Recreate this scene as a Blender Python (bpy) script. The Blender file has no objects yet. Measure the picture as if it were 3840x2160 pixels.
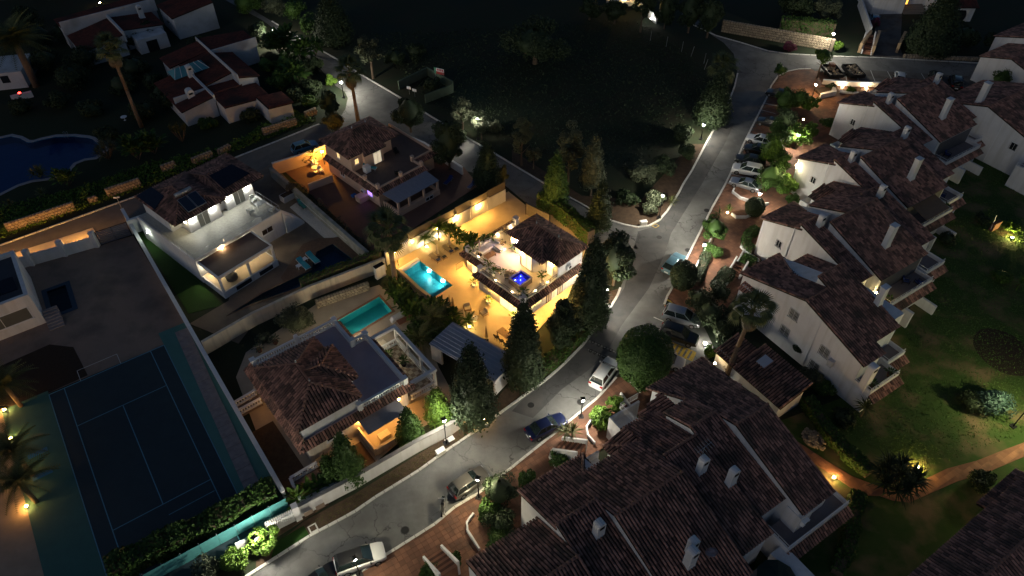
import bpy, math, random
import numpy as np
from mathutils import Vector, Matrix, Euler

rnd = random.Random(11)
nr = np.random.default_rng(5)
scene = bpy.context.scene
col = scene.collection
R = math.radians

# ------------------------------------------------------------------ camera (drone at 62 m)
CAM_H, CAM_F, CAM_P = 62.0, 2700.0, R(43.9)
cam = bpy.data.cameras.new('drone_camera')
cam.sensor_width = 36.0
cam.lens = CAM_F / 3840.0 * 36.0
cam.clip_end = 2000.0
cam_ob = bpy.data.objects.new('drone_camera', cam)
cam_ob.location = (0, 0, CAM_H)
cam_ob.rotation_euler = (math.pi / 2 - CAM_P, 0, 0)
col.objects.link(cam_ob)
scene.camera = cam_ob

# ------------------------------------------------------------------ dusk sky, last light, exposure
SUN_EL, SUN_AZ = R(16.0), R(215.0)
world = bpy.data.worlds.new('World')
scene.world = world
world.use_nodes = True
wn = world.node_tree
sky = wn.nodes.new('ShaderNodeTexSky')
sky.sky_type = 'NISHITA'
sky.sun_disc = False
sky.sun_elevation = SUN_EL
sky.sun_rotation = SUN_AZ
sky.ozone_density = 3.5
sky.dust_density = 1.0
wn.nodes['Background'].inputs['Strength'].default_value = 0.034
wn.links.new(sky.outputs['Color'], wn.nodes['Background'].inputs['Color'])
sl = bpy.data.lights.new('dusk_sun', 'SUN')
sl.energy = 0.036
sl.angle = R(40)
sl.color = (0.88, 0.82, 1.0)
so = bpy.data.objects.new('dusk_sun', sl)
sd = Vector((math.sin(SUN_AZ) * math.cos(SUN_EL), math.cos(SUN_AZ) * math.cos(SUN_EL), math.sin(SUN_EL)))
so.rotation_euler = sd.to_track_quat('Z', 'Y').to_euler()
so.location = (0, 0, 120)
col.objects.link(so)
vs = scene.view_settings
vs.view_transform = 'Standard'
vs.look = 'None'
vs.gamma = 1.0
vs.exposure = 0.0
vs.use_curve_mapping = False
scene.cycles.use_denoising = True
scene.cycles.max_bounces = 6
scene.cycles.diffuse_bounces = 3
scene.cycles.glossy_bounces = 2
scene.cycles.transparent_max_bounces = 6
scene.cycles.caustics_reflective = False
scene.cycles.caustics_refractive = False
scene.cycles.use_light_tree = True
scene.cycles.sample_clamp_indirect = 4.0

# ------------------------------------------------------------------ survey: photo point + height -> place on the ground plan
def at(px, py, z=0.0):
    a, b = (px - 1920) / CAM_F, (1080 - py) / CAM_F
    dy = math.cos(CAM_P) + b * math.sin(CAM_P)
    dz = -math.sin(CAM_P) + b * math.cos(CAM_P)
    t = (z - CAM_H) / dz
    return Vector((a * t, dy * t, z))
def T(r, c, x, y, z=0.0):           # survey sheet: row, column of the 4 x 4 sheets
    return at(960 * c + x * .37267, 540 * r + y * .37267, z)
def Fv(x, y, z=0.0):                # overview sheet
    return at(x * 1.4907, y * 1.4907, z)
def mk(x0, y0, s):
    return lambda x, y, z=0.0: at(x0 + x * s, y0 + y * s, z)
def sheet(r, c):
    return lambda x, y, z=0.0: T(r, c, x, y, z)
def P2(pts, fn, z=0.0):
    return [fn(x, y, z) for x, y in pts]
def ang(a, b):
    return math.atan2(b[1] - a[1], b[0] - a[0])

# ------------------------------------------------------------------ materials
def srgb(h):
    c = [int(h[i:i + 2], 16) / 255 for i in (0, 2, 4)]
    return tuple(x / 12.92 if x <= .04045 else ((x + .055) / 1.055) ** 2.4 for x in c)
MAT = {}
def mat(name, c1, c2=None, rough=.8, scale=1.0, detail=6, bump=0.0, bscale=None, metal=0.0, island=False, spec=.3, c3=None, s3=.15, coat=0, streak=False, cracks=0):
    if name in MAT:
        return MAT[name]
    m = bpy.data.materials.new(name)
    m.use_nodes = True
    nt = m.node_tree
    N, L = nt.nodes, nt.links
    b = N['Principled BSDF']
    b.inputs['Roughness'].default_value = rough
    b.inputs['Metallic'].default_value = metal
    b.inputs['Specular IOR Level'].default_value = spec
    if coat:
        b.inputs['Coat Weight'].default_value = coat
        b.inputs['Coat Roughness'].default_value = .05
    geo = N.new('ShaderNodeNewGeometry')
    if c2 is None:
        b.inputs['Base Color'].default_value = (*c1, 1)
    else:
        ramp = N.new('ShaderNodeMix')
        ramp.data_type = 'RGBA'
        ramp.inputs['A'].default_value = (*c1, 1)
        ramp.inputs['B'].default_value = (*c2, 1)
        if island:
            oi = N.new('ShaderNodeObjectInfo')
            ad = N.new('ShaderNodeMath'); ad.operation = 'ADD'
            fr = N.new('ShaderNodeMath'); fr.operation = 'FRACT'
            L.new(geo.outputs['Random Per Island'], ad.inputs[0])
            L.new(oi.outputs['Random'], ad.inputs[1])
            L.new(ad.outputs[0], fr.inputs[0])
            fac = fr.outputs[0]
        else:
            nz = N.new('ShaderNodeTexNoise')
            nz.inputs['Scale'].default_value = scale
            nz.inputs['Detail'].default_value = detail
            nz.inputs['Roughness'].default_value = .65
            L.new(geo.outputs['Position'], nz.inputs['Vector'])
            mr = N.new('ShaderNodeMapRange')
            mr.inputs['From Min'].default_value = .3
            mr.inputs['From Max'].default_value = .7
            L.new(nz.outputs['Fac'], mr.inputs['Value'])
            fac = mr.outputs[0]
        L.new(fac, ramp.inputs['Factor'])
        out = ramp.outputs['Result']
        if c3 is not None:
            n3 = N.new('ShaderNodeTexNoise')
            n3.inputs['Scale'].default_value = s3
            n3.inputs['Detail'].default_value = 5
            if streak:
                vm = N.new('ShaderNodeVectorMath'); vm.operation = 'MULTIPLY'; vm.inputs[1].default_value = (5, 5, .5)
                L.new(geo.outputs['Position'], vm.inputs[0]); L.new(vm.outputs[0], n3.inputs['Vector'])
            else:
                L.new(geo.outputs['Position'], n3.inputs['Vector'])
            m3 = N.new('ShaderNodeMapRange')
            m3.inputs['From Min'].default_value = .48
            m3.inputs['From Max'].default_value = .68
            L.new(n3.outputs['Fac'], m3.inputs['Value'])
            mx = N.new('ShaderNodeMix'); mx.data_type = 'RGBA'
            L.new(m3.outputs[0], mx.inputs['Factor'])
            L.new(out, mx.inputs['A'])
            mx.inputs['B'].default_value = (*c3, 1)
            out = mx.outputs['Result']
        if cracks:
            wp_ = N.new('ShaderNodeTexNoise'); wp_.inputs['Scale'].default_value = 1.3; wp_.inputs['Detail'].default_value = 4
            L.new(geo.outputs['Position'], wp_.inputs['Vector'])
            va = N.new('ShaderNodeVectorMath'); va.operation = 'MULTIPLY_ADD'; va.inputs[1].default_value = (1.6, 1.6, 0)
            L.new(wp_.outputs['Color'], va.inputs[0]); L.new(geo.outputs['Position'], va.inputs[2])
            vo = N.new('ShaderNodeTexVoronoi'); vo.feature = 'DISTANCE_TO_EDGE'; vo.inputs['Scale'].default_value = .32
            L.new(va.outputs[0], vo.inputs['Vector'])
            mc = N.new('ShaderNodeMapRange'); mc.inputs['From Min'].default_value = .004; mc.inputs['From Max'].default_value = .02; mc.inputs['To Min'].default_value = cracks; mc.inputs['To Max'].default_value = 0
            L.new(vo.outputs['Distance'], mc.inputs['Value'])
            mk_ = N.new('ShaderNodeMath'); mk_.operation = 'MULTIPLY'
            n5 = N.new('ShaderNodeTexNoise'); n5.inputs['Scale'].default_value = .12
            L.new(geo.outputs['Position'], n5.inputs['Vector'])
            m5 = N.new('ShaderNodeMapRange'); m5.inputs['From Min'].default_value = .42; m5.inputs['From Max'].default_value = .58
            L.new(n5.outputs['Fac'], m5.inputs['Value'])
            L.new(mc.outputs[0], mk_.inputs[0]); L.new(m5.outputs[0], mk_.inputs[1])
            mz = N.new('ShaderNodeMix'); mz.data_type = 'RGBA'; L.new(mk_.outputs[0], mz.inputs['Factor']); L.new(out, mz.inputs['A']); mz.inputs['B'].default_value = (.03, .03, .03, 1)
            out = mz.outputs['Result']
        L.new(out, b.inputs['Base Color'])
    if bump:
        nb = N.new('ShaderNodeTexNoise')
        nb.inputs['Scale'].default_value = bscale or scale * 4
        nb.inputs['Detail'].default_value = 6
        L.new(geo.outputs['Position'], nb.inputs['Vector'])
        bp = N.new('ShaderNodeBump')
        bp.inputs['Strength'].default_value = bump
        bp.inputs['Distance'].default_value = .05
        L.new(nb.outputs['Fac'], bp.inputs['Height'])
        L.new(bp.outputs['Normal'], b.inputs['Normal'])
    MAT[name] = m
    return m
def glow(name, c, s):
    if name in MAT:
        return MAT[name]
    m = bpy.data.materials.new(name)
    m.use_nodes = True
    b = m.node_tree.nodes['Principled BSDF']
    b.inputs['Base Color'].default_value = (.8, .8, .8, 1)
    b.inputs['Emission Color'].default_value = (*c, 1)
    b.inputs['Emission Strength'].default_value = s
    MAT[name] = m
    return m
def water_mat(name, tint, gloss=.12, bump=.15, scale=3.0):
    m = bpy.data.materials.new(name)
    m.use_nodes = True
    nt = m.node_tree
    N, L = nt.nodes, nt.links
    N.remove(N['Principled BSDF'])
    tr = N.new('ShaderNodeBsdfTransparent'); tr.inputs[0].default_value = (*tint, 1)
    gl = N.new('ShaderNodeBsdfGlossy'); gl.inputs['Roughness'].default_value = .04
    fr = N.new('ShaderNodeFresnel'); fr.inputs['IOR'].default_value = 1.33
    mx = N.new('ShaderNodeMixShader')
    nz = N.new('ShaderNodeTexNoise'); nz.inputs['Scale'].default_value = scale
    geo = N.new('ShaderNodeNewGeometry')
    L.new(geo.outputs['Position'], nz.inputs['Vector'])
    bp = N.new('ShaderNodeBump'); bp.inputs['Strength'].default_value = bump
    bp.inputs['Distance'].default_value = .1
    L.new(nz.outputs['Fac'], bp.inputs['Height'])
    L.new(bp.outputs['Normal'], gl.inputs['Normal'])
    L.new(bp.outputs['Normal'], fr.inputs['Normal'])
    L.new(fr.outputs[0], mx.inputs[0])
    L.new(tr.outputs[0], mx.inputs[1]); L.new(gl.outputs[0], mx.inputs[2])
    L.new(mx.outputs[0], N['Material Output'].inputs['Surface'])
    MAT[name] = m
    return m

G = dict
white = mat('white_plaster', (.74, .73, .73), (.63, .62, .63), .85, .6, c3=(.6, .585, .57), s3=.3, streak=True)
shaded_white = mat('white_plaster_shaded', (.58, .58, .6), (.5, .5, .52), .9, .6, c3=(.42, .41, .41), s3=.4)  # white plaster darkened in its colour, painting in shade on the upper left houses
whitep = mat('white_paint', (.78, .78, .78), (.7, .7, .7), .6, 2)
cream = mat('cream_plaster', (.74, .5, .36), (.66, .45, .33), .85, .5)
beige = mat('beige_render', (.66, .58, .46), (.58, .5, .4), .85, .6, c3=(.45, .38, .3), s3=.35, streak=True)
tile_m = mat('clay_tile', (.5, .255, .19), (.105, .06, .05), .8, island=True, c3=(.1, .07, .055), s3=.6)
tile_red = mat('red_clay_tile', (.17, .05, .035), (.1, .034, .026), .8, island=True, c3=(.05, .03, .025), s3=.3)
under = mat('roof_underlay', (.02, .015, .013), (.012, .009, .008), .9, 3)
ridge_m = mat('ridge_clay', (.3, .16, .12), (.18, .1, .08), .8, 5)
asph = mat('road_concrete', (.175, .175, .172), (.125, .125, .123), .85, .9, 8, .25, 14, c3=(.1, .098, .096), s3=.22, cracks=.75)
asph_d = mat('road_asphalt', (.085, .085, .086), (.06, .06, .062), .85, .9, 8, .25, 18, c3=(.11, .105, .1), s3=.3, cracks=.6)
asph_b = mat('parking_asphalt', (.13, .12, .11), (.09, .085, .08), .85, .8, 8, .2, 14, c3=(.07, .06, .055), s3=.4)
terra_l = mat('path_paver', (.42, .19, .1), (.28, .125, .07), .8, island=True, c3=(.2, .1, .06), s3=.6)
kerb_m = mat('kerb_stone', (.68, .67, .63), (.5, .49, .46), .85, 3)
terra = mat('terracotta_paver', (.24, .115, .07), (.15, .072, .046), .8, island=True, c3=(.1, .055, .04), s3=.5)
terra_j = mat('terracotta_bed', (.17, .08, .052), (.11, .055, .036), .9, 2, c3=(.1, .055, .04), s3=.4)
soil = mat('dry_soil', (.1, .065, .04), (.055, .036, .024), .95, 1.5, 8, .5, 8)
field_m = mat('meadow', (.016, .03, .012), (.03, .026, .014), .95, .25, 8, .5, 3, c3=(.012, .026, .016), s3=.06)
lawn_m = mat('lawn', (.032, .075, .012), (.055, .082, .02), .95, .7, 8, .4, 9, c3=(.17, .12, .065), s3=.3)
turf_m = mat('artificial_turf', (.016, .055, .006), (.012, .042, .005), .95, 4, 4, .3, 30)
patio_m = mat('patio_stone', (.58, .44, .28), (.5, .38, .24), .7, .8, 6, c3=(.42, .32, .2), s3=.3)
patio_g = mat('patio_grey', (.28, .2, .155), (.23, .165, .13), .8, .5, 6, c3=(.17, .125, .1), s3=.25)
deck_g = mat('terrace_porcelain', (.42, .41, .36), (.29, .285, .26), .5, 3, 8)
deck_b = mat('terrace_brown', (.17, .11, .085), (.13, .085, .065), .75, 1)
deck_v = mat('terrace_violet', (.46, .37, .4), (.39, .31, .34), .75, .7)
wood = mat('wood_deck', (.16, .1, .065), (.1, .065, .045), .7, 3)
teak = mat('teak', (.34, .2, .1), (.24, .14, .07), .55, 6)
iron = mat('black_iron', (.02, .02, .022), None, .5, metal=.6)
steel = mat('galvanised_steel', (.4, .42, .44), (.32, .34, .36), .45, 4, metal=.7)
stone_m = mat('rough_stone', (.42, .34, .24), (.27, .22, .16), .9, island=True, bump=.4, bscale=8)
mortar = mat('stone_mortar', (.2, .16, .12), (.14, .115, .09), .95, 3)
bark = mat('bark', (.13, .095, .065), (.075, .055, .04), .9, 5, bump=.4, bscale=15)
palmbark = mat('palm_trunk', (.22, .15, .1), (.13, .09, .06), .9, 6, bump=.4, bscale=12)
def leafm(n, a, b): return mat(n, a, b, .65, island=True, spec=.25)
lf_dark = leafm('cypress_leaf', (.035, .055, .022), (.02, .034, .016))
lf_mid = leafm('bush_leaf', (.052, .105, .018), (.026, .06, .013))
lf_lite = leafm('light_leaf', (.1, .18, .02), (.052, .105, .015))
lf_gold = leafm('golden_leaf', (.11, .1, .025), (.06, .06, .018))
lf_grey = leafm('olive_leaf', (.085, .1, .06), (.05, .062, .036))
lf_palm = leafm('palm_leaf', (.13, .14, .05), (.06, .075, .026))
lf_dead = leafm('dry_palm_leaf', (.16, .12, .07), (.1, .075, .045))
lf_blue = leafm('bluish_leaf', (.05, .1, .08), (.03, .06, .05))
lf_mag = leafm('bougainvillea_leaf', (.22, .02, .1), (.05, .05, .03))
glass_d = mat('window_glass', (.02, .024, .03), None, .08, spec=.6)
glass_c = mat('car_glass', (.012, .02, .022), None, .05, spec=.8)
rubber = mat('tyre_rubber', (.015, .015, .015), None, .8)
alloy = mat('alloy_rim', (.45, .45, .46), None, .3, metal=.9)
cush = mat('grey_cushion', (.5, .51, .56), (.42, .43, .48), .9, 6)
cushc = mat('cream_cushion', (.6, .52, .4), (.5, .43, .33), .9, 6)
potw = mat('white_pot', (.75, .74, .72), None, .5)
plast_w = mat('white_plastic', (.75, .76, .78), None, .4)
tealf = mat('teal_fabric', (.05, .36, .42), (.04, .3, .36), .8, 6)
navyf = mat('navy_fabric', (.02, .04, .16), None, .8)
metalroof = mat('metal_sheet_roof', (.46, .46, .5), (.38, .38, .42), .5, .8, metal=.1)
awning = mat('awning_cloth', (.32, .31, .33), (.27, .26, .28), .8, 2)

# ------------------------------------------------------------------ mesh helpers
class MB:
    def __init__(s): s.v = []; s.f = []
    def add(s, vs, fs):
        o = len(s.v); s.v += [tuple(v) for v in vs]; s.f += [tuple(i + o for i in f) for f in fs]; return s
    def box(s, x0, x1, y0, y1, z0, z1):
        return s.add([(x0, y0, z0), (x1, y0, z0), (x1, y1, z0), (x0, y1, z0), (x0, y0, z1), (x1, y0, z1), (x1, y1, z1), (x0, y1, z1)],
                     [(3, 2, 1, 0), (4, 5, 6, 7), (0, 1, 5, 4), (1, 2, 6, 5), (2, 3, 7, 6), (3, 0, 4, 7)])
    def hexa(s, b, t):
        return s.add(list(b) + list(t), [(3, 2, 1, 0), (4, 5, 6, 7), (0, 1, 5, 4), (1, 2, 6, 5), (2, 3, 7, 6), (3, 0, 4, 7)])
    def prism(s, poly, z0, z1):
        if sum(poly[i][0] * poly[(i + 1) % len(poly)][1] - poly[(i + 1) % len(poly)][0] * poly[i][1] for i in range(len(poly))) < 0:
            poly = poly[::-1]
        n = len(poly)
        vs = [(p[0], p[1], z0) for p in poly] + [(p[0], p[1], z1) for p in poly]
        return s.add(vs, [tuple(range(n))[::-1], tuple(range(n, 2 * n))] + [(i, (i + 1) % n, n + (i + 1) % n, n + i) for i in range(n)])
    def tube(s, p0, p1, r0, r1=None, n=8):
        r1 = r0 if r1 is None else r1
        p0, p1 = Vector(p0), Vector(p1)
        d = (p1 - p0).normalized()
        u = d.cross(Vector((0, 0, 1)))
        if u.length < 1e-3: u = Vector((1, 0, 0))
        u.normalize(); w = d.cross(u)
        vs = []
        for p, r in ((p0, r0), (p1, r1)):
            for i in range(n):
                a = 2 * math.pi * i / n
                vs.append(p + (u * math.cos(a) + w * math.sin(a)) * r)
        return s.add(vs, [(i, (i + 1) % n, n + (i + 1) % n, n + i) for i in range(n)] + [tuple(range(n))[::-1], tuple(range(n, 2 * n))])
    def lathe(s, prof, c=(0, 0, 0), n=12):
        vs = []
        for r, z in prof:
            for i in range(n):
                a = 2 * math.pi * i / n
                vs.append((c[0] + r * math.cos(a), c[1] + r * math.sin(a), c[2] + z))
        fs = []
        for k in range(len(prof) - 1):
            for i in range(n):
                fs.append((k * n + i, k * n + (i + 1) % n, (k + 1) * n + (i + 1) % n, (k + 1) * n + i))
        fs += [tuple(range(n))[::-1], tuple(range((len(prof) - 1) * n, len(prof) * n))]
        return s.add(vs, fs)
    def slope(s, poly3, th):                     # thin slab under a 3-D polygon
        n = len(poly3)
        vs = [tuple(p) for p in poly3] + [(p[0], p[1], p[2] - th) for p in poly3]
        return s.add(vs, [tuple(range(n)), tuple(range(n, 2 * n))[::-1]] + [(i, n + i, n + (i + 1) % n, (i + 1) % n) for i in range(n)])
    def mesh(s, name):
        me = bpy.data.meshes.new(name)
        me.from_pydata(s.v, [], s.f)
        me.update()
        return me
    def build(s, name, m, parent=None, smooth=False, bevel=0):
        me = s.mesh(name)
        me.materials.append(m)
        o = bpy.data.objects.new(name, me)
        col.objects.link(o)
        o.parent = parent
        if smooth:
            me.polygons.foreach_set('use_smooth', [True] * len(me.polygons))
        if bevel:
            b = o.modifiers.new('b', 'BEVEL'); b.width = bevel; b.segments = 2; b.limit_method = 'ANGLE'
        return o
def npmesh(name, V, Fq, m, parent=None, smooth=False):      # V (n,3), Fq (k,4)
    me = bpy.data.meshes.new(name)
    k = len(Fq); w = Fq.shape[1]
    me.vertices.add(len(V)); me.vertices.foreach_set('co', np.asarray(V, np.float32).ravel())
    me.loops.add(k * w); me.loops.foreach_set('vertex_index', np.asarray(Fq, np.int32).ravel())
    me.polygons.add(k); me.polygons.foreach_set('loop_start', np.arange(0, k * w, w, dtype=np.int32))
    me.polygons.foreach_set('loop_total', np.full(k, w, np.int32))
    if smooth: me.polygons.foreach_set('use_smooth', np.ones(k, bool))
    me.update(calc_edges=True)
    me.materials.append(m)
    o = bpy.data.objects.new(name, me)
    col.objects.link(o)
    o.parent = parent
    return o
def tag(o, label=None, cat=None, group=None, kind=None):
    if label: o['label'] = label
    if cat: o['category'] = cat
    if group: o['group'] = group
    if kind: o['kind'] = kind
    return o
def thing(name, label, cat, loc=(0, 0, 0), rz=0.0, group=None):
    o = bpy.data.objects.new(name, None)
    o.empty_display_size = .3
    col.objects.link(o)
    o.location = loc; o.rotation_euler = (0, 0, rz)
    return tag(o, label, cat, group)
def copy_tree(o, parent=None):
    c = o.copy(); col.objects.link(c); c.parent = parent
    for ch in list(o.children): copy_tree(ch, c)
    return c
def part(name, m, parent, fn, **k):
    b = MB(); fn(b); return b.build(name, m, parent, **k)
def struct(o):
    o['kind'] = 'structure'; return o
def sheetpoly(name, pts, z, m, kind='structure', th=.25):   # ground sheet with a skirt
    b = MB(); b.prism([(p[0], p[1]) for p in pts], z - th, z)
    o = b.build(name, m)
    o['kind'] = kind
    return o
def emb(name, c, s): return glow(name, c, s)
# ------------------------------------------------------------------ clay tile roofs
def wmat(parent):
    return Matrix.Translation(parent.location) @ parent.rotation_euler.to_matrix().to_4x4()
TW, TL = .31, .5
def tile_template(l, w=TW, h=.125):
    P = []
    for d, k, lift in ((0, .42, .0), (l * 1.08, .5, .025)):
        for i in range(5):
            a = math.pi * i / 4
            P.append((math.cos(a) * w * k * .8, d, math.sin(a) * h * (1 if d else .85) + lift))
    return np.array(P)
TILE_ME = MB()
TILE_ME.add([tuple(p) for p in tile_template(TL)], [(i, i + 1, i + 6, i + 5) for i in range(4)])
TILE_ME = TILE_ME.mesh('tile')
TILE_ME.materials.append(tile_m)
TILE_ME_R = TILE_ME.copy(); TILE_ME_R.materials.clear(); TILE_ME_R.materials.append(tile_red)
def roof(parent, faces, k=0, m=None, ridges=(), name='roof', slab=.14):
    red = m is tile_red
    m = m or tile_m
    b = MB()
    Ms = []
    for poly in faces:
        poly = [Vector(p) for p in poly]
        n = Vector((0, 0, 0))
        for i in range(len(poly)):
            n += poly[i].cross(poly[(i + 1) % len(poly)])
        n.normalize()
        if n.z < 0:
            poly = poly[::-1]; n = -n
        b.slope(poly, slab)
        d = Vector((0, 0, -1)); d = (d - n * d.dot(n)).normalized()
        u = d.cross(n).normalized()
        o = poly[0]
        q = [((p - o).dot(u), (p - o).dot(d)) for p in poly]
        umin, umax = min(a for a, _ in q), max(a for a, _ in q)
        nc = max(1, int(round((umax - umin) / TW)))
        st = (umax - umin) / nc
        for c in range(nc):
            uu = umin + (c + .5) * st
            ds = []
            for i in range(len(q)):
                (a0, d0), (a1, d1) = q[i], q[(i + 1) % len(q)]
                if (a0 - uu) * (a1 - uu) < 0:
                    ds.append(d0 + (d1 - d0) * (uu - a0) / (a1 - a0))
            if len(ds) < 2: continue
            lo, hi = min(ds), max(ds) + .05
            dd = hi - TL
            while dd > lo - TL * .55:
                s = max(dd, lo - .03)
                L = min(1.0, (dd + TL - s) / TL)
                if L > .2:
                    org = o + u * (uu + rnd.uniform(-.012, .012)) + d * s + n * .012
                    Ms.append((org, u, d, n, L))
                dd -= TL * .93
    ro = b.build(name, under, parent)
    W = wmat(parent)
    cp = Vector((0, 0, CAM_H))
    Ms.sort(key=lambda t: ((W @ t[0]) - cp).length)
    for org, u, d, n, L in Ms[:k]:
        o = bpy.data.objects.new('tile', TILE_ME_R if red else TILE_ME)
        M = Matrix((u, d, n)).transposed().to_4x4()
        M.translation = org
        o.matrix_basis = M @ Matrix.Diagonal((1, L, 1, 1))
        col.objects.link(o)
        o.parent = ro
    rest = Ms[k:]
    if rest:
        T0 = tile_template(TL)
        O = np.array([r[0] for r in rest]); U = np.array([r[1] for r in rest]); D = np.array([r[2] for r in rest])
        Nn = np.array([r[3] for r in rest]); Ls = np.array([r[4] for r in rest])
        jit = nr.uniform(.9, 1.1, (len(rest), 1, 1))
        V = O[:, None, :] + T0[None, :, 0, None] * U[:, None, :] * jit + (T0[None, :, 1] * Ls[:, None])[:, :, None] * D[:, None, :] + T0[None, :, 2, None] * Nn[:, None, :] * jit
        base = np.array([(i, i + 1, i + 6, i + 5) for i in range(4)])
        Fq = (base[None] + 10 * np.arange(len(rest))[:, None, None]).reshape(-1, 4)
        t = npmesh('tile_rows', V.reshape(-1, 3), Fq, m, ro, True)
        t['kind'] = 'stuff'
    if ridges:
        rb = MB()
        for p, q2 in ridges:
            p, q2 = Vector(p), Vector(q2)
            L = (q2 - p).length; nn = max(1, int(L / .4)); dv = (q2 - p) / nn
            for i in range(nn):
                a = p + dv * i; c = p + dv * (i + 1.06)
                up = Vector((0, 0, .04))
                rb.tube(a + up, c + up, .14, .12, 7)
        rb.build('ridge_cap', ridge_m, ro, True)
    return ro
def hip_faces(x0, x1, y0, y1, ze, zr, ax='y', i0=None, i1=None, rc=None):
    # ridge along ax between inset ends; returns faces and ridge lines
    if ax == 'y':
        xm = (x0 + x1) / 2 if rc is None else rc
        h = (x1 - x0) / 2
        a, c = (xm, y0 + (h if i0 is None else i0), zr), (xm, y1 - (h if i1 is None else i1), zr)
        A, B_, C_, D_ = (x0, y0, ze), (x1, y0, ze), (x1, y1, ze), (x0, y1, ze)
        return [[A, B_, a], [B_, C_, c, a], [C_, D_, c], [D_, A, a, c]], [(a, c), (A, a), (B_, a), (C_, c), (D_, c)]
    ym = (y0 + y1) / 2 if rc is None else rc
    h = (y1 - y0) / 2
    a, c = (x0 + (h if i0 is None else i0), ym, zr), (x1 - (h if i1 is None else i1), ym, zr)
    A, B_, C_, D_ = (x0, y0, ze), (x1, y0, ze), (x1, y1, ze), (x0, y1, ze)
    return [[A, B_, c, a], [B_, C_, c], [C_, D_, a, c], [D_, A, a]], [(a, c), (A, a), (B_, c), (C_, c), (D_, a)]
def strip_roof_faces(pts, inn, out, zi, zo):          # lean-to eave strip: list of (inner, outer) edge pairs
    return [[(*inn[i], zi), (*inn[i + 1], zi), (*out[i + 1], zo), (*out[i], zo)] for i in range(len(inn) - 1)]

# ------------------------------------------------------------------ planting
def leaf_quads(C, Nn, s, asp=.55):
    n = len(C)
    r = nr.normal(size=(n, 3))
    t = np.cross(Nn, r); t /= np.linalg.norm(t, axis=1, keepdims=True) + 1e-9
    b = np.cross(Nn, t)
    s = np.broadcast_to(np.asarray(s, float), (n,))[:, None]
    V = np.stack([C - t * s, C + b * s * asp, C + t * s, C - b * s * asp], 1).reshape(-1, 3)
    return V, np.arange(4 * n).reshape(-1, 4)
def unit(v): return v / (np.linalg.norm(v, axis=1, keepdims=True) + 1e-9)
def crown_points(kind, n, r, z0, z1):
    h = z1 - z0
    if kind == 'spindle':
        m = max(40, n // 26)
        t = nr.random(m) ** 1.25
        pr = r * np.minimum(1, (t + .10) / .24) ** .6 * (1 - t) ** .62 * 1.12
        a = nr.random(m) * 2 * math.pi
        cc = np.stack([np.cos(a) * pr, np.sin(a) * pr, z0 + t * h], 1)
        k = nr.integers(0, m, n)
        C = cc[k] * np.array([1, 1, 1]) + nr.normal(size=(n, 3)) * np.array([.09 * r, .09 * r, .045 * h + .05])
        C[:, :2] *= nr.uniform(.78, 1.03, (n, 1))
        Nn = unit(np.stack([C[:, 0], C[:, 1], .5 * r * np.ones(n)], 1) + nr.normal(size=(n, 3)) * .5 * r)
        return C, Nn
    if kind == 'ball':
        d = unit(nr.normal(size=(n, 3)))
        rad = 1 - np.abs(nr.normal(size=(n, 1))) * .07
        lump = 1 + .05 * np.sin(d[:, :1] * 7 + 1) * np.cos(d[:, 1:2] * 6)
        C = d * rad * lump * np.array([r, r, h / 2]) + np.array([0, 0, (z0 + z1) / 2])
        return C, unit(d + nr.normal(size=(n, 3)) * .45)
    m = 16 if kind == 'blob' else 26
    d = unit(nr.normal(size=(m, 3))); q = nr.uniform(.35, .82, (m, 1))
    lc = d * q * np.array([r, r, h / 2]) + np.array([0, 0, (z0 + z1) / 2])
    lr = nr.uniform(.26, .46, m) * r * (1 if kind == 'blob' else .72)
    k = nr.integers(0, m, n)
    dd = unit(nr.normal(size=(n, 3)))
    C = lc[k] + dd * lr[k][:, None] * nr.uniform(.6, 1.05, (n, 1)) * np.array([1, 1, .85])
    return C, unit(dd + nr.normal(size=(n, 3)) * .6)
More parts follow.
